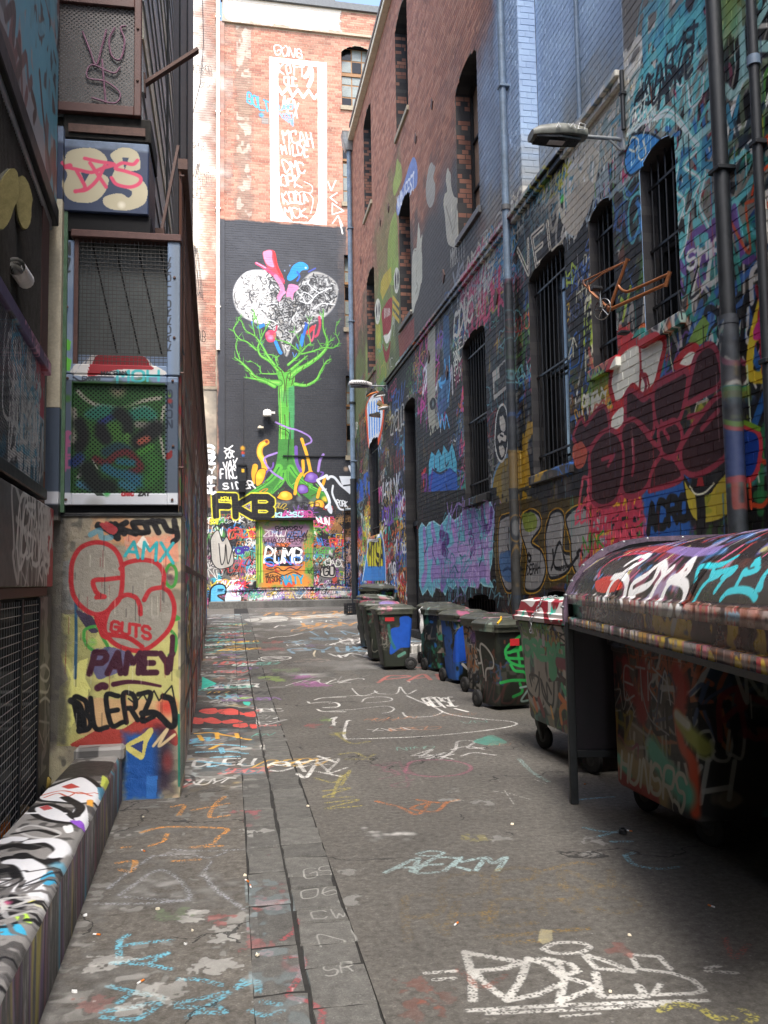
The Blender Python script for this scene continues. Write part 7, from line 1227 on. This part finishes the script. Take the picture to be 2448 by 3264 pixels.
MB().loft([rrect(-.12, .12, -.12, .12, .02, 14.65), rrect(-.2, .14, -.2, .2, .02, 14.9), rrect(-.22, .14, -.22, .22, .02, 15.15), rrect(-.24, .14, -.24, .24, .02, 15.2)]).build('hopper', M['zinc'], t, smooth=30)
# ------------------------------------------------------------------ WHEELIE BINS
def bin_body():
    r = []
    for z, w_, d0, d1, rr in ((.045, .215, -.2, .19, .05), (.06, .23, -.215, .2, .05), (.5, .252, -.27, .235, .05), (.86, .268, -.315, .262, .045), (.90, .27, -.32, .265, .045)): r.append(rrect(-w_, w_, d0, d1, rr, z, 5))
    mb = MB(); mb.loft(r); return mb
def bin_rim(): return MB().loft([rrect(-.27, .27, -.32, .265, .045, .895, 5), rrect(-.292, .292, -.345, .285, .05, .9, 5), rrect(-.295, .295, -.35, .29, .05, .955, 5), rrect(-.28, .28, -.335, .28, .05, .962, 5)])
def bin_lid():
    mb = MB().loft([rrect(-.298, .298, -.37, .30, .05, .955, 5), rrect(-.3, .3, -.375, .305, .05, .985, 5), rrect(-.29, .29, -.36, .3, .06, 1.005, 5), rrect(-.24, .24, -.3, .27, .06, 1.035, 5), rrect(-.22, .22, -.28, .25, .06, 1.04, 5)]); return mb
_bin = {}
def wheelie(label, loc, th, mi, group, sticker=False, sc_=1.0, lidtilt=0):
    t = thing('wheelie_bin', label, 'bin', loc, R_(th), group); t.scale = (sc_,)*3
    if not _bin:
        for nm, q, sm in (('body', bin_body(), 40), ('rim', bin_rim(), 35), ('lid', bin_lid(), 30)):
            o = q.build(nm, M['lid'], None, smooth=sm); _bin[nm] = o.data; bpy.data.objects.remove(o)
        for nm, q, mt in (('panel', MB().loft([rrect(-.2, -.02, -.24, .2, .03, 1.038, 3), rrect(-.185, -.035, -.22, .18, .03, 1.056, 3)]), 'lid'), ('handle', MB().tube([(-.2, .27, .97), (-.2, .335, .985), (.2, .335, .985), (.2, .27, .97)], .014, 8), 'lid'), ('wheel', MB().disc_wheel((0, 0, 0), (1, 0, 0), [(-.026, .06), (-.026, .088), (-.018, .1), (.018, .1), (.026, .088), (.026, .06), (.014, .055)], 22), 'rubber'), ('hub', MB().disc_wheel((0, 0, 0), (1, 0, 0), [(-.03, .01), (-.029, .03), (-.016, .056), (.016, .056), (.029, .03), (.03, .01)], 16), 'hub'), ('axle', MB().tube([(-.27, .215, .1), (.27, .215, .1)], .012, 8), 'zinc'), ('sticker', MB().box(.2665, .2685, -.2, -.05, .79, .85), 'sticker')):
            o = q.build(nm, M[mt], None, smooth=40); _bin[nm] = o.data; bpy.data.objects.remove(o)
    def part(nm, par, loc=(0, 0, 0), mat=None):
        o = link(nm, _bin[nm], par); o.location = loc
        if mat is not None:
            o.data = _bin[nm].copy(); o.data.materials.clear(); o.data.materials.append(mat)
        return o
    part('body', t, mat=BM[mi]); part('rim', t); ld = part('lid', t); part('panel', ld); part('panel', ld, (.22, 0, 0)); part('handle', t); part('axle', t)
    if lidtilt: ld.rotation_euler = (R_(lidtilt), 0, 0)
    for s in (-1, 1): wq = part('wheel', t, (.265*s, .215, .1)); part('hub', wq)
    if sticker: part('sticker', t)
    return t
def gz(y): return float(ground_z(y))
wheelie('dark green wheelie bin with a big blue paint smear and red sticker', (2.66, 14.35, gz(14.35)), -90, 0, None, True)
wheelie('dark green wheelie bin tucked just behind the blue smeared one', (2.64, 15.5, gz(15.5)), -88, 1, None)
wheelie('dark wheelie bin with lid ajar between the others and the green lettered one', (2.78, 17.3, gz(17.3)), -86, 1, None, lidtilt=-5)
wheelie('dark wheelie bin with green letters, turned cornerwise near the milk crate', (3.38, 20.6, gz(20.6)), 42, 7, None, sc_=1.06, lidtilt=4)
wheelie('teal smeared wheelie bin with a white bag hanging from its lid', (3.5, 14.78, gz(14.8)), 3, 2, None)
wheelie('green and grey splashed wheelie bin next to the blue painted one', (3.4, 13.9, gz(13.9)), 14, 3, None)
wheelie('wheelie bin painted blue on its side with a red rimmed lid', (3.37, 12.55, gz(12.55)), 9, 4, None)
wheelie('scratched pale grey wheelie bin squeezed in behind the green scribbled one', (3.40, 11.4, gz(11.4)), 11, 5, None)
t = wheelie('dark wheelie bin with bright green scribble and yellow tape on its lid', (3.18, 10.02, 0), 11, 6, None)
MB().tube([(-.28, -.36, 1.0), (-.2, -.3, 1.045), (-.1, -.12, 1.065)], .012, 6).build('tape', M['yellow'], t); MB().box(-.1, .02, -.318, -.316, .74, .82).build('sticker', M['sticker'], t)
# hanging bag
t = thing('plastic_bag', 'torn white plastic bag dangling off the teal smeared bin', 'bag', (3.19, 14.5, gz(14.5)+.93)); mb = MB(); rings = []
for k in range(9):
    z = .06-k*.055; w_ = [.02, .07, .06, .035, .03, .045, .04, .03, .008][k]; rings.append([(math.cos(2*math.pi*j/10)*w_*random.uniform(.6, 1.2)-.015*k*.3, math.sin(2*math.pi*j/10)*w_*random.uniform(.6, 1.2), z+random.uniform(-.01, .01)) for j in range(10)])
mb.loft(rings).build('sheet', M['paper'], t, smooth=60)
# ------------------------------------------------------------------ BIG FOUR-WHEELED BINS
def big_bin(label, cx, cy, lx_, ly_, zb, zt, lidmat, body='skip', rz=0, lid=True, group=None, tp=.86):
    t = thing('four_wheel_bin', label, 'bin', (cx, cy, 0), rz, group); hx, hy = lx_/2, ly_/2
    MB().loft([rrect(-hx*tp, hx*tp, -hy*(tp-.02), hy*(tp-.02), .07, zb, 5), rrect(-hx*(tp+.02), hx*(tp+.02), -hy*tp, hy*tp, .07, zb+.02, 5), rrect(-hx*.97, hx*.97, -hy*.97, hy*.97, .06, zt-.1, 5), rrect(-hx*.985, hx*.985, -hy*.985, hy*.985, .06, zt-.09, 5), rrect(-hx*.985, hx*.985, -hy*.985, hy*.985, .06, zt, 5)]).build('body', M[body], t, smooth=40)
    MB().loft([rrect(-hx*1.0, hx*1.0, -hy*1.0, hy*1.0, .07, zt-.06, 5), rrect(-hx*1.02, hx*1.02, -hy*1.02, hy*1.02, .07, zt-.055, 5), rrect(-hx*1.02, hx*1.02, -hy*1.02, hy*1.02, .07, zt-.015, 5), rrect(-hx*1.0, hx*1.0, -hy*1.0, hy*1.0, .07, zt-.01, 5)]).build('rim', M[body], t, smooth=35)
    if lid:
        l = MB().loft([rrect(-hx*1.05, hx*1.05, -hy*1.05, hy*1.05, .06, zt, 5), rrect(-hx*1.06, hx*1.06, -hy*1.06, hy*1.06, .06, zt+.035, 5), rrect(-hx*1.02, hx*1.02, -hy*1.02, hy*1.02, .06, zt+.045, 5), rrect(-hx*1.02, hx*1.02, -hy*1.02, hy*1.02, .06, zt+.075, 5), rrect(-hx*.98, hx*.98, -hy*.98, hy*.98, .06, zt+.085, 5), rrect(-hx*.95, hx*.95, -hy*.95, hy*.95, .07, zt+.17, 5), rrect(-hx*.8, hx*.8, -hy*.8, hy*.8, .1, zt+.195, 5)]).build('lid', M[lidmat], t, smooth=30)
        pts = [(-hx*1.08, hy*.25, zt-.1), (-hx*1.09, hy*.2, zt+.03), (-hx*1.02, hy*.14, zt+.1), (-hx*.94, hy*.1, zt+.2), (-hx*.7, hy*.08, zt+.21)]
        ch = MB()
        for a, b in zip(pts[:-1], pts[1:]):
            a, b = Vector(a), Vector(b); m = max(2, int((b-a).length/.035))
            for k in range(m):
                p = a.lerp(b, (k+.5)/m); d_ = (b-a).normalized(); s_ = d_.cross(Vector((1, 0, 0)) if k % 2 else Vector((0, 1, 0))).normalized(); ch.tube([p+d_*.02*math.cos(q)+s_*.011*math.sin(q) for q in np.linspace(0, 2*math.pi, 9)[:-1]], .004, 5, closed=True)
        o = ch.build('chain', M['zinc'], t); o['kind'] = 'stuff'
    for sx in (-1, 1):
        for sy in (-1, 1):
            x, y = sx*hx*.72, sy*hy*.74; c = thing('x', None, None); bpy.data.objects.remove(c)
            wq = MB().disc_wheel((x-.03*sx, y+.02, .1), (1, .35, 0), [(-.022, .06), (-.024, .085), (-.016, .1), (.016, .1), (.024, .085), (.022, .06)], 24).build('castor_wheel', M['rubber'], t, smooth=40); MB().disc_wheel((x-.03*sx, y+.02, .1), (1, .35, 0), [(-.026, .012), (-.02, .058), (.02, .058), (.026, .012)], 16).build('hub', M['hub'], wq, smooth=40)
            MB().loft([rrect(x-.05, x+.05, y-.05, y+.05, .01, zb+.01, 2), rrect(x-.045, x+.045, y-.035, y+.05, .01, zb-.04, 2), rrect(x-.03*sx-.032, x-.03*sx+.032, y-.01, y+.05, .01, .09, 2)]).build('castor_fork', M['hub'], t)
    return t
big_bin('painted four wheel bin under a red and white sprayed lid with a chain', 3.10, 6.98, 1.1, 1.42, .27, 1.14, 'redlid')
big_bin('dark four wheel bin parked under the far end of the curved hood', 3.02, 4.98, 1.15, 1.04, .17, 1.12, 'lid', lid=False, tp=.95)
big_bin('dark four wheel bin with teal patch under the near end of the curved hood', 3.06, 3.3, 1.15, 1.1, .17, 1.12, 'lid', lid=False, tp=.95)
# ------------------------------------------------------------------ HOODED STEEL HOUSING
sk_ = thing('bin_housing', 'steel bin housing on legs with a curved sprayed hood', 'housing', tuple(HP), -HA)      # local x = across, y = along
def hood_sheet(name, i0, i1, mat, off=0.0, u0=0.0, u1=-3.6, nu=24):
    prof = HPROF[i0:i1+1]; v = []; uv = []; f = []; m = len(prof)
    for k in range(nu+1):
        u = u0+(u1-u0)*k/nu
        for j, (a, z) in enumerate(prof): v.append((a-off, u, z+off*.6)); uv.append(((u-D.a0)/(D.a1-D.a0), HS[i0+j]/D.b1))
    for k in range(nu):
        for j in range(m-1): f.append((k*m+j, (k+1)*m+j, (k+1)*m+j+1, k*m+j+1))
    me = bpy.data.meshes.new(name); me.from_pydata(v, [], f); me.materials.append(mat); l = me.uv_layers.new(name='UVMap')
    for lp in me.loops: l.data[lp.index].uv = uv[lp.vertex_index]
    me.polygons.foreach_set('use_smooth', [True]*len(f)); me.set_sharp_from_angle(angle=R_(32)); me.update(); o = link(name, me, sk_); s = o.modifiers.new('thick', 'SOLIDIFY'); s.thickness = .004; s.offset = -1; return o
hood_sheet('curved_lid', 5, 13, M['hood']); hood_sheet('lower_lip', 0, 1, M['hood']); hood_sheet('slot_panel', 1, 4, M['hood']); hood_sheet('upper_lip', 4, 5, M['hood'])
for ku in (-1.2, -2.4): hood_sheet('lid_seam', 5, 12, M['hood'], .004, ku, ku-.05, 1)
rim = [(-.03, 1.19), (-.03, 1.32), (-.005, 1.40), (.04, 1.495), (.12, 1.6), (.25, 1.70), (.4, 1.755), (.56, 1.775), (.8, 1.78), (1.15, 1.785)]
mrim = plain('rim_paint', '#6a5868', '#2f2b33', .35, scale=26)
for nm, y0, y1 in (('end_rim', -.02, .035), ('end_rim', -3.66, -3.6)):
    mb = MB(); m = len(rim); inn = [(a+.032 if a < .5 else a, z-.01 if a < .1 else z-.032) for a, z in rim]
    mb.add([(a, y0, z) for a, z in rim]+[(a, y1, z) for a, z in rim]+[(a, y0, z) for a, z in inn]+[(a, y1, z) for a, z in inn], [f for i in range(m-1) for f in ((i, i+1, m+i+1, m+i), (2*m+i, 2*m+i+1, i+1, i), (3*m+i+1, 3*m+i, m+i, m+i+1), (2*m+i, 3*m+i, 3*m+i+1, 2*m+i+1))]); mb.build(nm, mrim, sk_, smooth=40)
for k in range(8): MB().disc_wheel((rim[1+k][0]-.003, .008, rim[1+k][1]-.012), (0, 1, 0), [(-.03, .004), (-.028, .008), (.03, .008)], 8).build('rivet', M['zinc'], sk_)
mb = MB(); mb.add([(a, .0, z) for a, z in rim]+[(1.15, 0, 1.19)], [tuple(range(len(rim)+1))]); mb.build('end_plate', M['skip'], sk_)
MB().box(.03, 1.1, -.008, .004, .35, 1.19).build('end_sheet', plain('dark_painted_sheet', '#131519', '#2a1f28', .6, scale=3), sk_)
mrail = plain('dark_steel', '#111314', '#202325', .5, scale=14)
for x, y in ((0, 0), (1.12, 0), (0, -3.62), (1.12, -3.62)): MB().box(x-.022, x+.03, y-.03, y+.02, .0, 1.21).build('leg', mrail, sk_, bevel=.004)
for x0, x1, y0, y1, z in ((.03, 1.1, -.025, .015, .33), (.03, 1.1, -.025, .015, 1.15), (1.1, 1.14, -3.6, 0, 1.15), (1.1, 1.14, -3.6, 0, .3), (.03, 1.1, -3.64, -3.6, .33)): MB().box(x0, x1, y0, y1, z-.025, z+.025).build('rail', mrail, sk_, bevel=.004)
MB().box(1.13, 1.15, -3.6, 0, .3, 1.72).build('back_sheet', M['skip'], sk_); MB().box(-.005, .06, -3.6, -.03, 1.165, 1.19).build('front_rail', mrail, sk_)
# ------------------------------------------------------------------ STREET LAMPS and hung shoes
def lamp(label, y, z, x0, x1, hl, wid, mt, tilt):
    t = thing('street_lamp', label, 'lamp', (XR, y, z)); MB().box(-.03, 0, -.06, .06, -.14, .14).build('wall_plate', M['zinc'], t, bevel=.005)
    MB().tube([(0, 0, -.02), (-.05, 0, 0), (x0-XR-.02, 0, tilt*.02)], .02, 10).build('arm', M['zinc'], t, smooth=40); MB().tube([(-.02, 0, -.12), (-.14, 0, -.015)], .012, 8).build('brace', M['zinc'], t)
    rings = []; n = 9
    for k in range(n):
        f = k/(n-1); x = x0-XR-hl*f; wv = wid*(.45+.55*math.sin(math.pi*min(1, f*1.25+.12)*.72)); zt = .05+.055*math.sin(math.pi*(f*.8+.12)); zb_ = -.035-.012*f
        if k == n-1: wv *= .8; zt *= .6
        rings.append([(x, wv*.5*math.cos(a), tilt*f+((zt if math.sin(a) > 0 else zb_)*abs(math.sin(a))**.6)) for a in [2*math.pi*j/14 for j in range(14)]])
    MB().loft(rings).build('lamp_head', M[mt], t, smooth=45)
    rr = [(x0-XR-hl*q, wid*.40*s) for q, s in ((.14, -.7), (.5, -1), (.93, -.8), (.93, .8), (.5, 1), (.14, .7))]; MB().loft([[(x, y_, -.03+tilt*.5*1.0-.012) for x, y_ in rr], [(x, y_, -.062+tilt*.5) for x, y_ in rr]]).build('lens', M['lens'], t); return t
lampA = lamp('street lamp with dark tagged underside on an arm near the bike frame', 7.73, 5.80, 3.41, 2.86, .56, .26, 'lampgrey', -.03)
for k, p in enumerate(([(-.62, -.134, .04), (-.6, -.138, .01), (-.57, -.14, .05), (-.55, -.14, .0)], [(-.72, -.135, .05), (-.7, -.138, .0), (-.74, -.138, -.005), (-.72, -.138, .03)], [(-.5, -.13, .06), (-.44, -.125, .05), (-.45, -.128, .0), (-.52, -.132, .0), (-.5, -.13, .06)])): MB().tube(p, .005, 5).build('scrawl', M['paper'], lampA)
MB().box(-.78, -.62, -.055, .03, -.0935, -.0915).build('scrawl_patch', M['lampwhite'], lampA)
lampB = lamp('pale street lamp hung with old shoes at the end of the ledge', 20.86, 6.30, 3.40, 2.85, .56, .3, 'lampwhite', .05)
for k in range(6): MB().tube([(-.86+k*.06, -.15, .07), (-.84+k*.06, -.155, .0), (-.81+k*.06, -.155, .05)], .007, 5).build('scrawl', M['black'], lampB)
def shoe(label, loc, rot, up, so='sole', L_=.29, group=None, lace=True):
    t = thing('shoe', label, 'shoe', loc, 0, group); t.rotation_euler = rot
    ol = []
    for k in range(18):
        a = 2*math.pi*k/18; y = math.cos(a)*L_*.5; w_ = (.05 if y > 0 else .038)*(1-.12*math.sin(y*9)); ol.append((math.sin(a)*w_, y))
    MB().loft([[(x, y, 0) for x, y in ol], [(x*1.03, y*1.01, .012) for x, y in ol], [(x, y, .028) for x, y in ol]]).build('sole', M[so], t, smooth=45)
    rg = []
    for k in range(10):
        f = k/9; y = L_*.48-f*L_*.95; h = [.03, .05, .06, .068, .08, .095, .105, .105, .1, .07][k]; w_ = [.022, .042, .047, .046, .043, .039, .037, .037, .035, .02][k]; rg.append([(w_*math.cos(a), y, .022+h*max(0, math.sin(a))**.8) for a in [math.pi*j/8 for j in range(9)]])
    mb = MB(); mb.loft(rg); mb.build('upper', M[up], t, smooth=50); MB().loft([[(math.cos(a)*.022, -.07+math.sin(a)*.045, .119) for a in [2*math.pi*j/12 for j in range(12)]], [(math.cos(a)*.026, -.07+math.sin(a)*.05, .128) for a in [2*math.pi*j/12 for j in range(12)]]]).build('collar', M['canvas'], t)
    if lace: MB().tube([(0, -.02, .11), (.01, .03, .15), (0, .01, .22), (.01, .0, .34)], .003, 5).build('lace', M['paper'], t); return t
shoe('grey shoe with orange toe hanging closest under the pale lamp head', (3.40, 20.86, 6.08), (R_(-22), R_(10), R_(70)), 'canvas', 'orange')
shoe('black and white shoe hanging from the pale lamp arm', (3.58, 20.80, 6.02), (R_(-12), 0, R_(75)), 'canvas', 'paper'); shoe('tan suede shoe dangling low beside the striped cone painting', (3.62, 20.84, 5.78), (R_(-20), 0, R_(-60)), 'tan', 'sole'); shoe('second shoe of the dangling tan suede pair, sole outward', (3.68, 20.78, 5.72), (R_(-14), R_(30), R_(85)), 'tan', 'paper'); shoe('dark red shoe hanging lowest over the striped cone painting', (3.46, 20.84, 5.52), (R_(8), 0, R_(80)), 'canvas', 'rust')
def out_rot(o_, roll):
    zl = -Vector(o_).normalized(); yl = Vector((0, 0, 1)); yl = (yl-zl*yl.dot(zl)).normalized(); xl = yl.cross(zl)
    return (Matrix((xl, yl, zl)).transposed() @ Matrix.Rotation(R_(roll), 3, 'Z')).to_euler()
p1 = on_plane('K5', [130, 740], (-1.15, 6.32, 0), (1, .058, 0))[0]; p2 = on_plane('K5', [420, 800], (-1.18, 6.32, 0), (1, .058, 0))[0]
shoe('dark trainer hung sole outward on the wire mesh, larger and higher of two', tuple(p1), out_rot((.62, -.76, -.15), 8), 'lampgrey', 'sole', .30, None, False); shoe('trainer hung sole outward on the wire mesh, lower and partly behind the other', tuple(p2), out_rot((.5, -.85, -.1), -6), 'canvas', 'sole', .28, None, False)
# rolled paper in the mesh
q = on_plane('K5', [400, 2130], (-1.19, 6.32, 0), (1, .058, 0))[0]; t = thing('paper_roll', 'rolled white paper poked through the wire mesh', 'paper', tuple(q)); mb = MB(); pr = [(.028+.0015*k)*1.0 for k in range(20)]
mb.loft([[(math.cos(.45*k)*pr[k], -.16, math.sin(.45*k)*pr[k]) for k in range(20)], [(math.cos(.45*k)*pr[k], .05, math.sin(.45*k)*pr[k]) for k in range(20)]], cap=False).build('sheet', M['paper'], t, smooth=60)
# ------------------------------------------------------------------ BICYCLE FRAME hung on the wall
BP0 = np.array([3.11, 7.47, 4.5]); BP1 = np.array([3.51, 6.59, 4.0]); bd_ = BP1-BP0; bnv = np.array([bd_[1], -bd_[0], 0]); bnv /= np.linalg.norm(bnv)
bk_ = thing('bicycle_frame', 'bare copper coloured bicycle frame with crank hung over a barred window', 'bicycle', tuple(on_plane('K2', [600, 850], BP0, bnv)[0])); BL0 = np.array(bk_.location)
kb_ = lambda p, off=0: [tuple(q-BL0+bnv*off) for q in on_plane('K2', p, BP0, bnv)]
for nm, p, r, off, mt in (('seat_tube', [855,110, 600,830], .0155, 0, 'copper'), ('down_tube', [620,870, 1430,505], .0155, 0, 'copper'), ('top_tube', [1480,345, 1160,490, 930,590, 850,618, 790,605, 745,570, 715,525], .0135, 0, 'copper'), ('head_tube', [1495,310, 1460,430, 1428,540], .018, 0, 'copper'), ('seat_stay', [165,445, 500,280, 845,125], .0075, -.03, 'copper'), ('seat_stay', [330,500, 500,360, 815,195], .0075, .03, 'copper'), ('chain_stay', [165,500, 470,790, 560,860], .009, -.03, 'copper'), ('chain_stay', [300,530, 320,620, 480,770, 570,850], .009, .03, 'copper'), ('dropout', [150,430, 160,500], .014, -.03, 'rust'), ('dropout', [305,480, 285,560], .014, .03, 'rust'), ('bottom_bracket', [560,880, 620,870], .024, 0, 'copper'), ('crank_arm', [515,865, 500,620], .010, .055, 'chrome'), ('crank_arm', [645,920, 640,1185], .010, -.055, 'chrome'), ('wall_bracket', [1480,560, 1500,700, 1540,1000], .006, -.12, 'black')):
    MB().tube(kb_(p, off), r, 10).build(nm, M[mt], bk_, smooth=40)
c = Vector(kb_([525, 890], .04)[0]); a1 = Vector(bd_*np.array([1, 1, 0])).normalized(); a2 = Vector((0, 0, 1)); nn = Vector(bnv); ring = MB(); ring.tube([c+(a1*math.cos(q)+a2*math.sin(q))*.092 for q in np.linspace(0, 2*math.pi, 33)[:-1]], .005, 6, closed=True); ring.build('chainring', M['chrome'], bk_, smooth=40)
for k in range(5): q = 2*math.pi*k/5+.4; MB().tube([c, c+(a1*math.cos(q)+a2*math.sin(q))*.09], .006, 6).build('chainring_spoke', M['chrome'], bk_)
for p, off in (([500, 600], .10), ([680, 1210], -.10)):
    q = Vector(kb_(p, off)[0]); MB().box(q.x-.045, q.x+.045, q.y-.04, q.y+.04, q.z-.014, q.z+.014).build('pedal', M['black'], bk_, bevel=.006)
# ------------------------------------------------------------------ small fittings on the mural wall
t = thing('floodlight', 'small white floodlight housing on the black wall left of the tree trunk', 'floodlight', (1.22, 29.96, 7.30)); MB().loft([rrect(-.15, .13, -.3, -.02, .03, -.08), rrect(-.15, .13, -.3, -.02, .03, .07), rrect(-.1, .09, -.22, -.02, .04, .13)]).build('housing', M['white'], t, smooth=35); MB().box(.13, .26, -.2, -.08, .0, .07).build('side_vane', M['white'], t); MB().tube([(0, 0, .1), (0, -.06, .2), (0, -.12, .16)], .015, 6).build('bracket', M['zinc'], t)
t = thing('camera_bracket', 'small cream bracket just below the white floodlight', 'bracket', (.98, 29.96, 6.83)); MB().box(-.09, .11, -.12, 0, -.03, .03).build('shelf', M['creamband'], t, bevel=.01); MB().box(-.05, .03, -.08, 0, .03, .07).build('stub', M['creamband'], t)
t = thing('junction_box', 'black electrical box with orange label on the mural wall', 'box', (.36, 29.9, 5.15)); MB().box(-.14, .14, -.08, .08, -.2, .35).build('case', M['black'], t, bevel=.01); MB().box(-.17, .17, -.12, .08, .35, .4).build('hood', M['black'], t); MB().box(-.02, .07, -.084, -.081, .12, .24).build('label_plate', M['yellow'], t); MB().box(-.11, .11, -.1, .08, -.55, -.2).build('lower_case', M['dark'], t)
t = thing('cable', 'thin black cable looping across the painted tree trunk', 'cable', (1.4, 29.92, 7.0)); kp = lambda p: [tuple(q-np.array([1.4, 29.92, 7.0])-np.array([0, .05, 0])) for q in on_plane('K4', p, (0, 29.97, 0), FN)]
MB().tube([Vector(v_) for v_ in np.array(smooth_line(np.array(kp([300,210,340,290,440,340,540,380,590,440,580,520,565,780]))))], .012, 6).build('cable_run', M['black'], t)
# ------------------------------------------------------------------ milk crate
t = thing('milk_crate', 'black plastic milk crate on the ground before the far wall', 'crate', (3.50, 25.9, gz(25.9)), R_(8)); s = .17
for nm, ax in (('side', 0), ('side', 1), ('side', 2), ('side', 3)):
    mb = MB(); rt = Matrix.Rotation(ax*math.pi/2, 4, 'Z')
    for z0, z1 in ((0, .04), (.12, .14), (.2, .215), (.27, .33)): mb.box(-s, s, -s, -s+.012, z0, z1, mat=rt)
    for k in range(7): x = -s+k*(2*s-.02)/6; mb.box(x, x+.02, -s+.001, -s+.011, .02, .3, mat=rt)
    mb.build(nm, M['black'], t)
MB().box(-s+.005, s-.005, -s+.005, s-.005, .005, .02).build('base', M['black'], t)
# ------------------------------------------------------------------ small rubbish behind the ledge
for nm, lb_, p, mt, r in (('paint_can', 'ochre paint can lying in the gap behind the ledge', [610, 720], 'ochre', .05), ('paint_can', 'black spray can lying in the gap behind the ledge', [490, 860], 'black', .055), ('jar', 'tan jar standing in the gap behind the ledge', [260, 1180], 'tan', .045), ('cup', 'orange plastic cup tipped behind the ledge', [40, 1430], 'orange', .04)):
    q = on_plane('K6', p, (0, 0, .2), (0, 0, 1))[0]; t = thing(nm, lb_, nm.split('_')[-1], (float(q[0]), float(q[1]), .12)); MB().disc_wheel((0, 0, .05), (.4, .8, .35), [(-.1, r*.9), (-.095, r), (.06, r), (.075, r*.75), (.085, r*.7)], 16).build('body', M[mt], t, smooth=40); MB().disc_wheel((0, 0, .05), (.4, .8, .35), [(.085, r*.5), (.105, r*.45)], 12).build('cap', M['grime' if mt != 'orange' else 'orange'], t, smooth=40)
tagit(MB().box(-1.4, -1.05, 2, 6.3, -.05, .12).build('ledge_gap_floor', M['grime']), 'dirty floor of the gap behind the ledge', 'ground', kind='structure').name = 'gap_floor'
# ------------------------------------------------------------------ litter
def scrap(name, label, cat, p, group, mt, kind):
    q = p; z = gz(q[1])+.004
    if kind == 'butt':
        t = thing(name, label, cat, (float(q[0]), float(q[1]), z+.004), random.uniform(0, 6.28), group); MB().tube([(0, 0, 0), (.018, 0, 0)], .004, 8).build('filter', M['orange'], t); MB().tube([(.018, 0, 0), (.034, .001, 0)], .0038, 8).build('stub', M['paper'], t)
    else:
        t = MB(); n = 7; R0 = random.uniform(.006, .014); pts = [(math.cos(2*math.pi*k/n)*R0*random.uniform(.5, 1.2), math.sin(2*math.pi*k/n)*R0*random.uniform(.5, 1.2)) for k in range(n)]
        t.loft([[(x, y, 0) for x, y in pts], [(x*.9, y*.9, random.uniform(.002, .009)) for x, y in pts]]); o = t.build(name, M['creamband' if random.random() < .5 else mt]); o.location = (float(q[0]), float(q[1]), z); tagit(o, label, cat, group)
for c, p in (('L4', [850,585]), ('L4', [590,1078]), ('L4', [1470,785]), ('L4', [845,1345]), ('B5', [205,1125]), ('G2', [1455,525]), ('G2', [600,585]), ('L4', [1460,765]), ('C6', [500,1122]), ('G2', [1195,272])):
    scrap('cigarette_butt', 'trodden cigarette butt on the asphalt', 'cigarette butt', on_ground(c, p)[0], 'cigarette butts on the ground', None, 'butt')
for c, p, m in (('L4', [1440,725], 'paper'), ('L4', [925,925], 'paper'), ('L4', [500,960], 'paper'), ('L4', [1130,1050], 'paper'), ('L4', [1090,1130], 'paper'), ('G2', [785,247], 'creamband'), ('G2', [1185,627], 'creamband'), ('G2', [1120,820], 'paper'), ('B1', [855,1432], 'paper'), ('K7', [435,632], 'paper'), ('L4', [840,380], 'paper'), ('L4', [440,1410], 'paper'), ('L4', [1510,1195], 'paper'), ('G2', [88,185], 'paper')):
    scrap('paper_scrap', 'small pale paper scrap on the asphalt', 'litter', on_ground(c, p)[0], 'paper scraps on the ground', m, 'p')
q = on_ground('G2', [1163, 278])[0]; t = thing('bottle_cap', 'small black cap lying by the blue chalk arrow', 'cap', (float(q[0]), float(q[1]), .006)); MB().disc_wheel((0, 0, .014), (0, 0, 1), [(-.014, .024), (.006, .024), (.012, .018)], 18).build('shell', M['black'], t, smooth=40); MB().disc_wheel((0, 0, .028), (0, 0, 1), [(0, .012), (.004, .012)], 12).build('knob', M['black'], t)

# ------------------------------------------------------------------ loose cables
t = thing('cable', 'thin sagging cable strung up the pale brick beside the white pipe', 'cable', (-1.1, 29.9, 14)); MB().tube([(.1, 0, 9), (.16, -.02, 6.5), (.05, -.03, 5), (-.3, -.04, 3.4), (-.5, -.02, 2.2)], .012, 5).build('cable_run', M['black'], t); MB().box(.06, .14, -.02, .06, 8.9, 9.1).build('clip', M['black'], t)
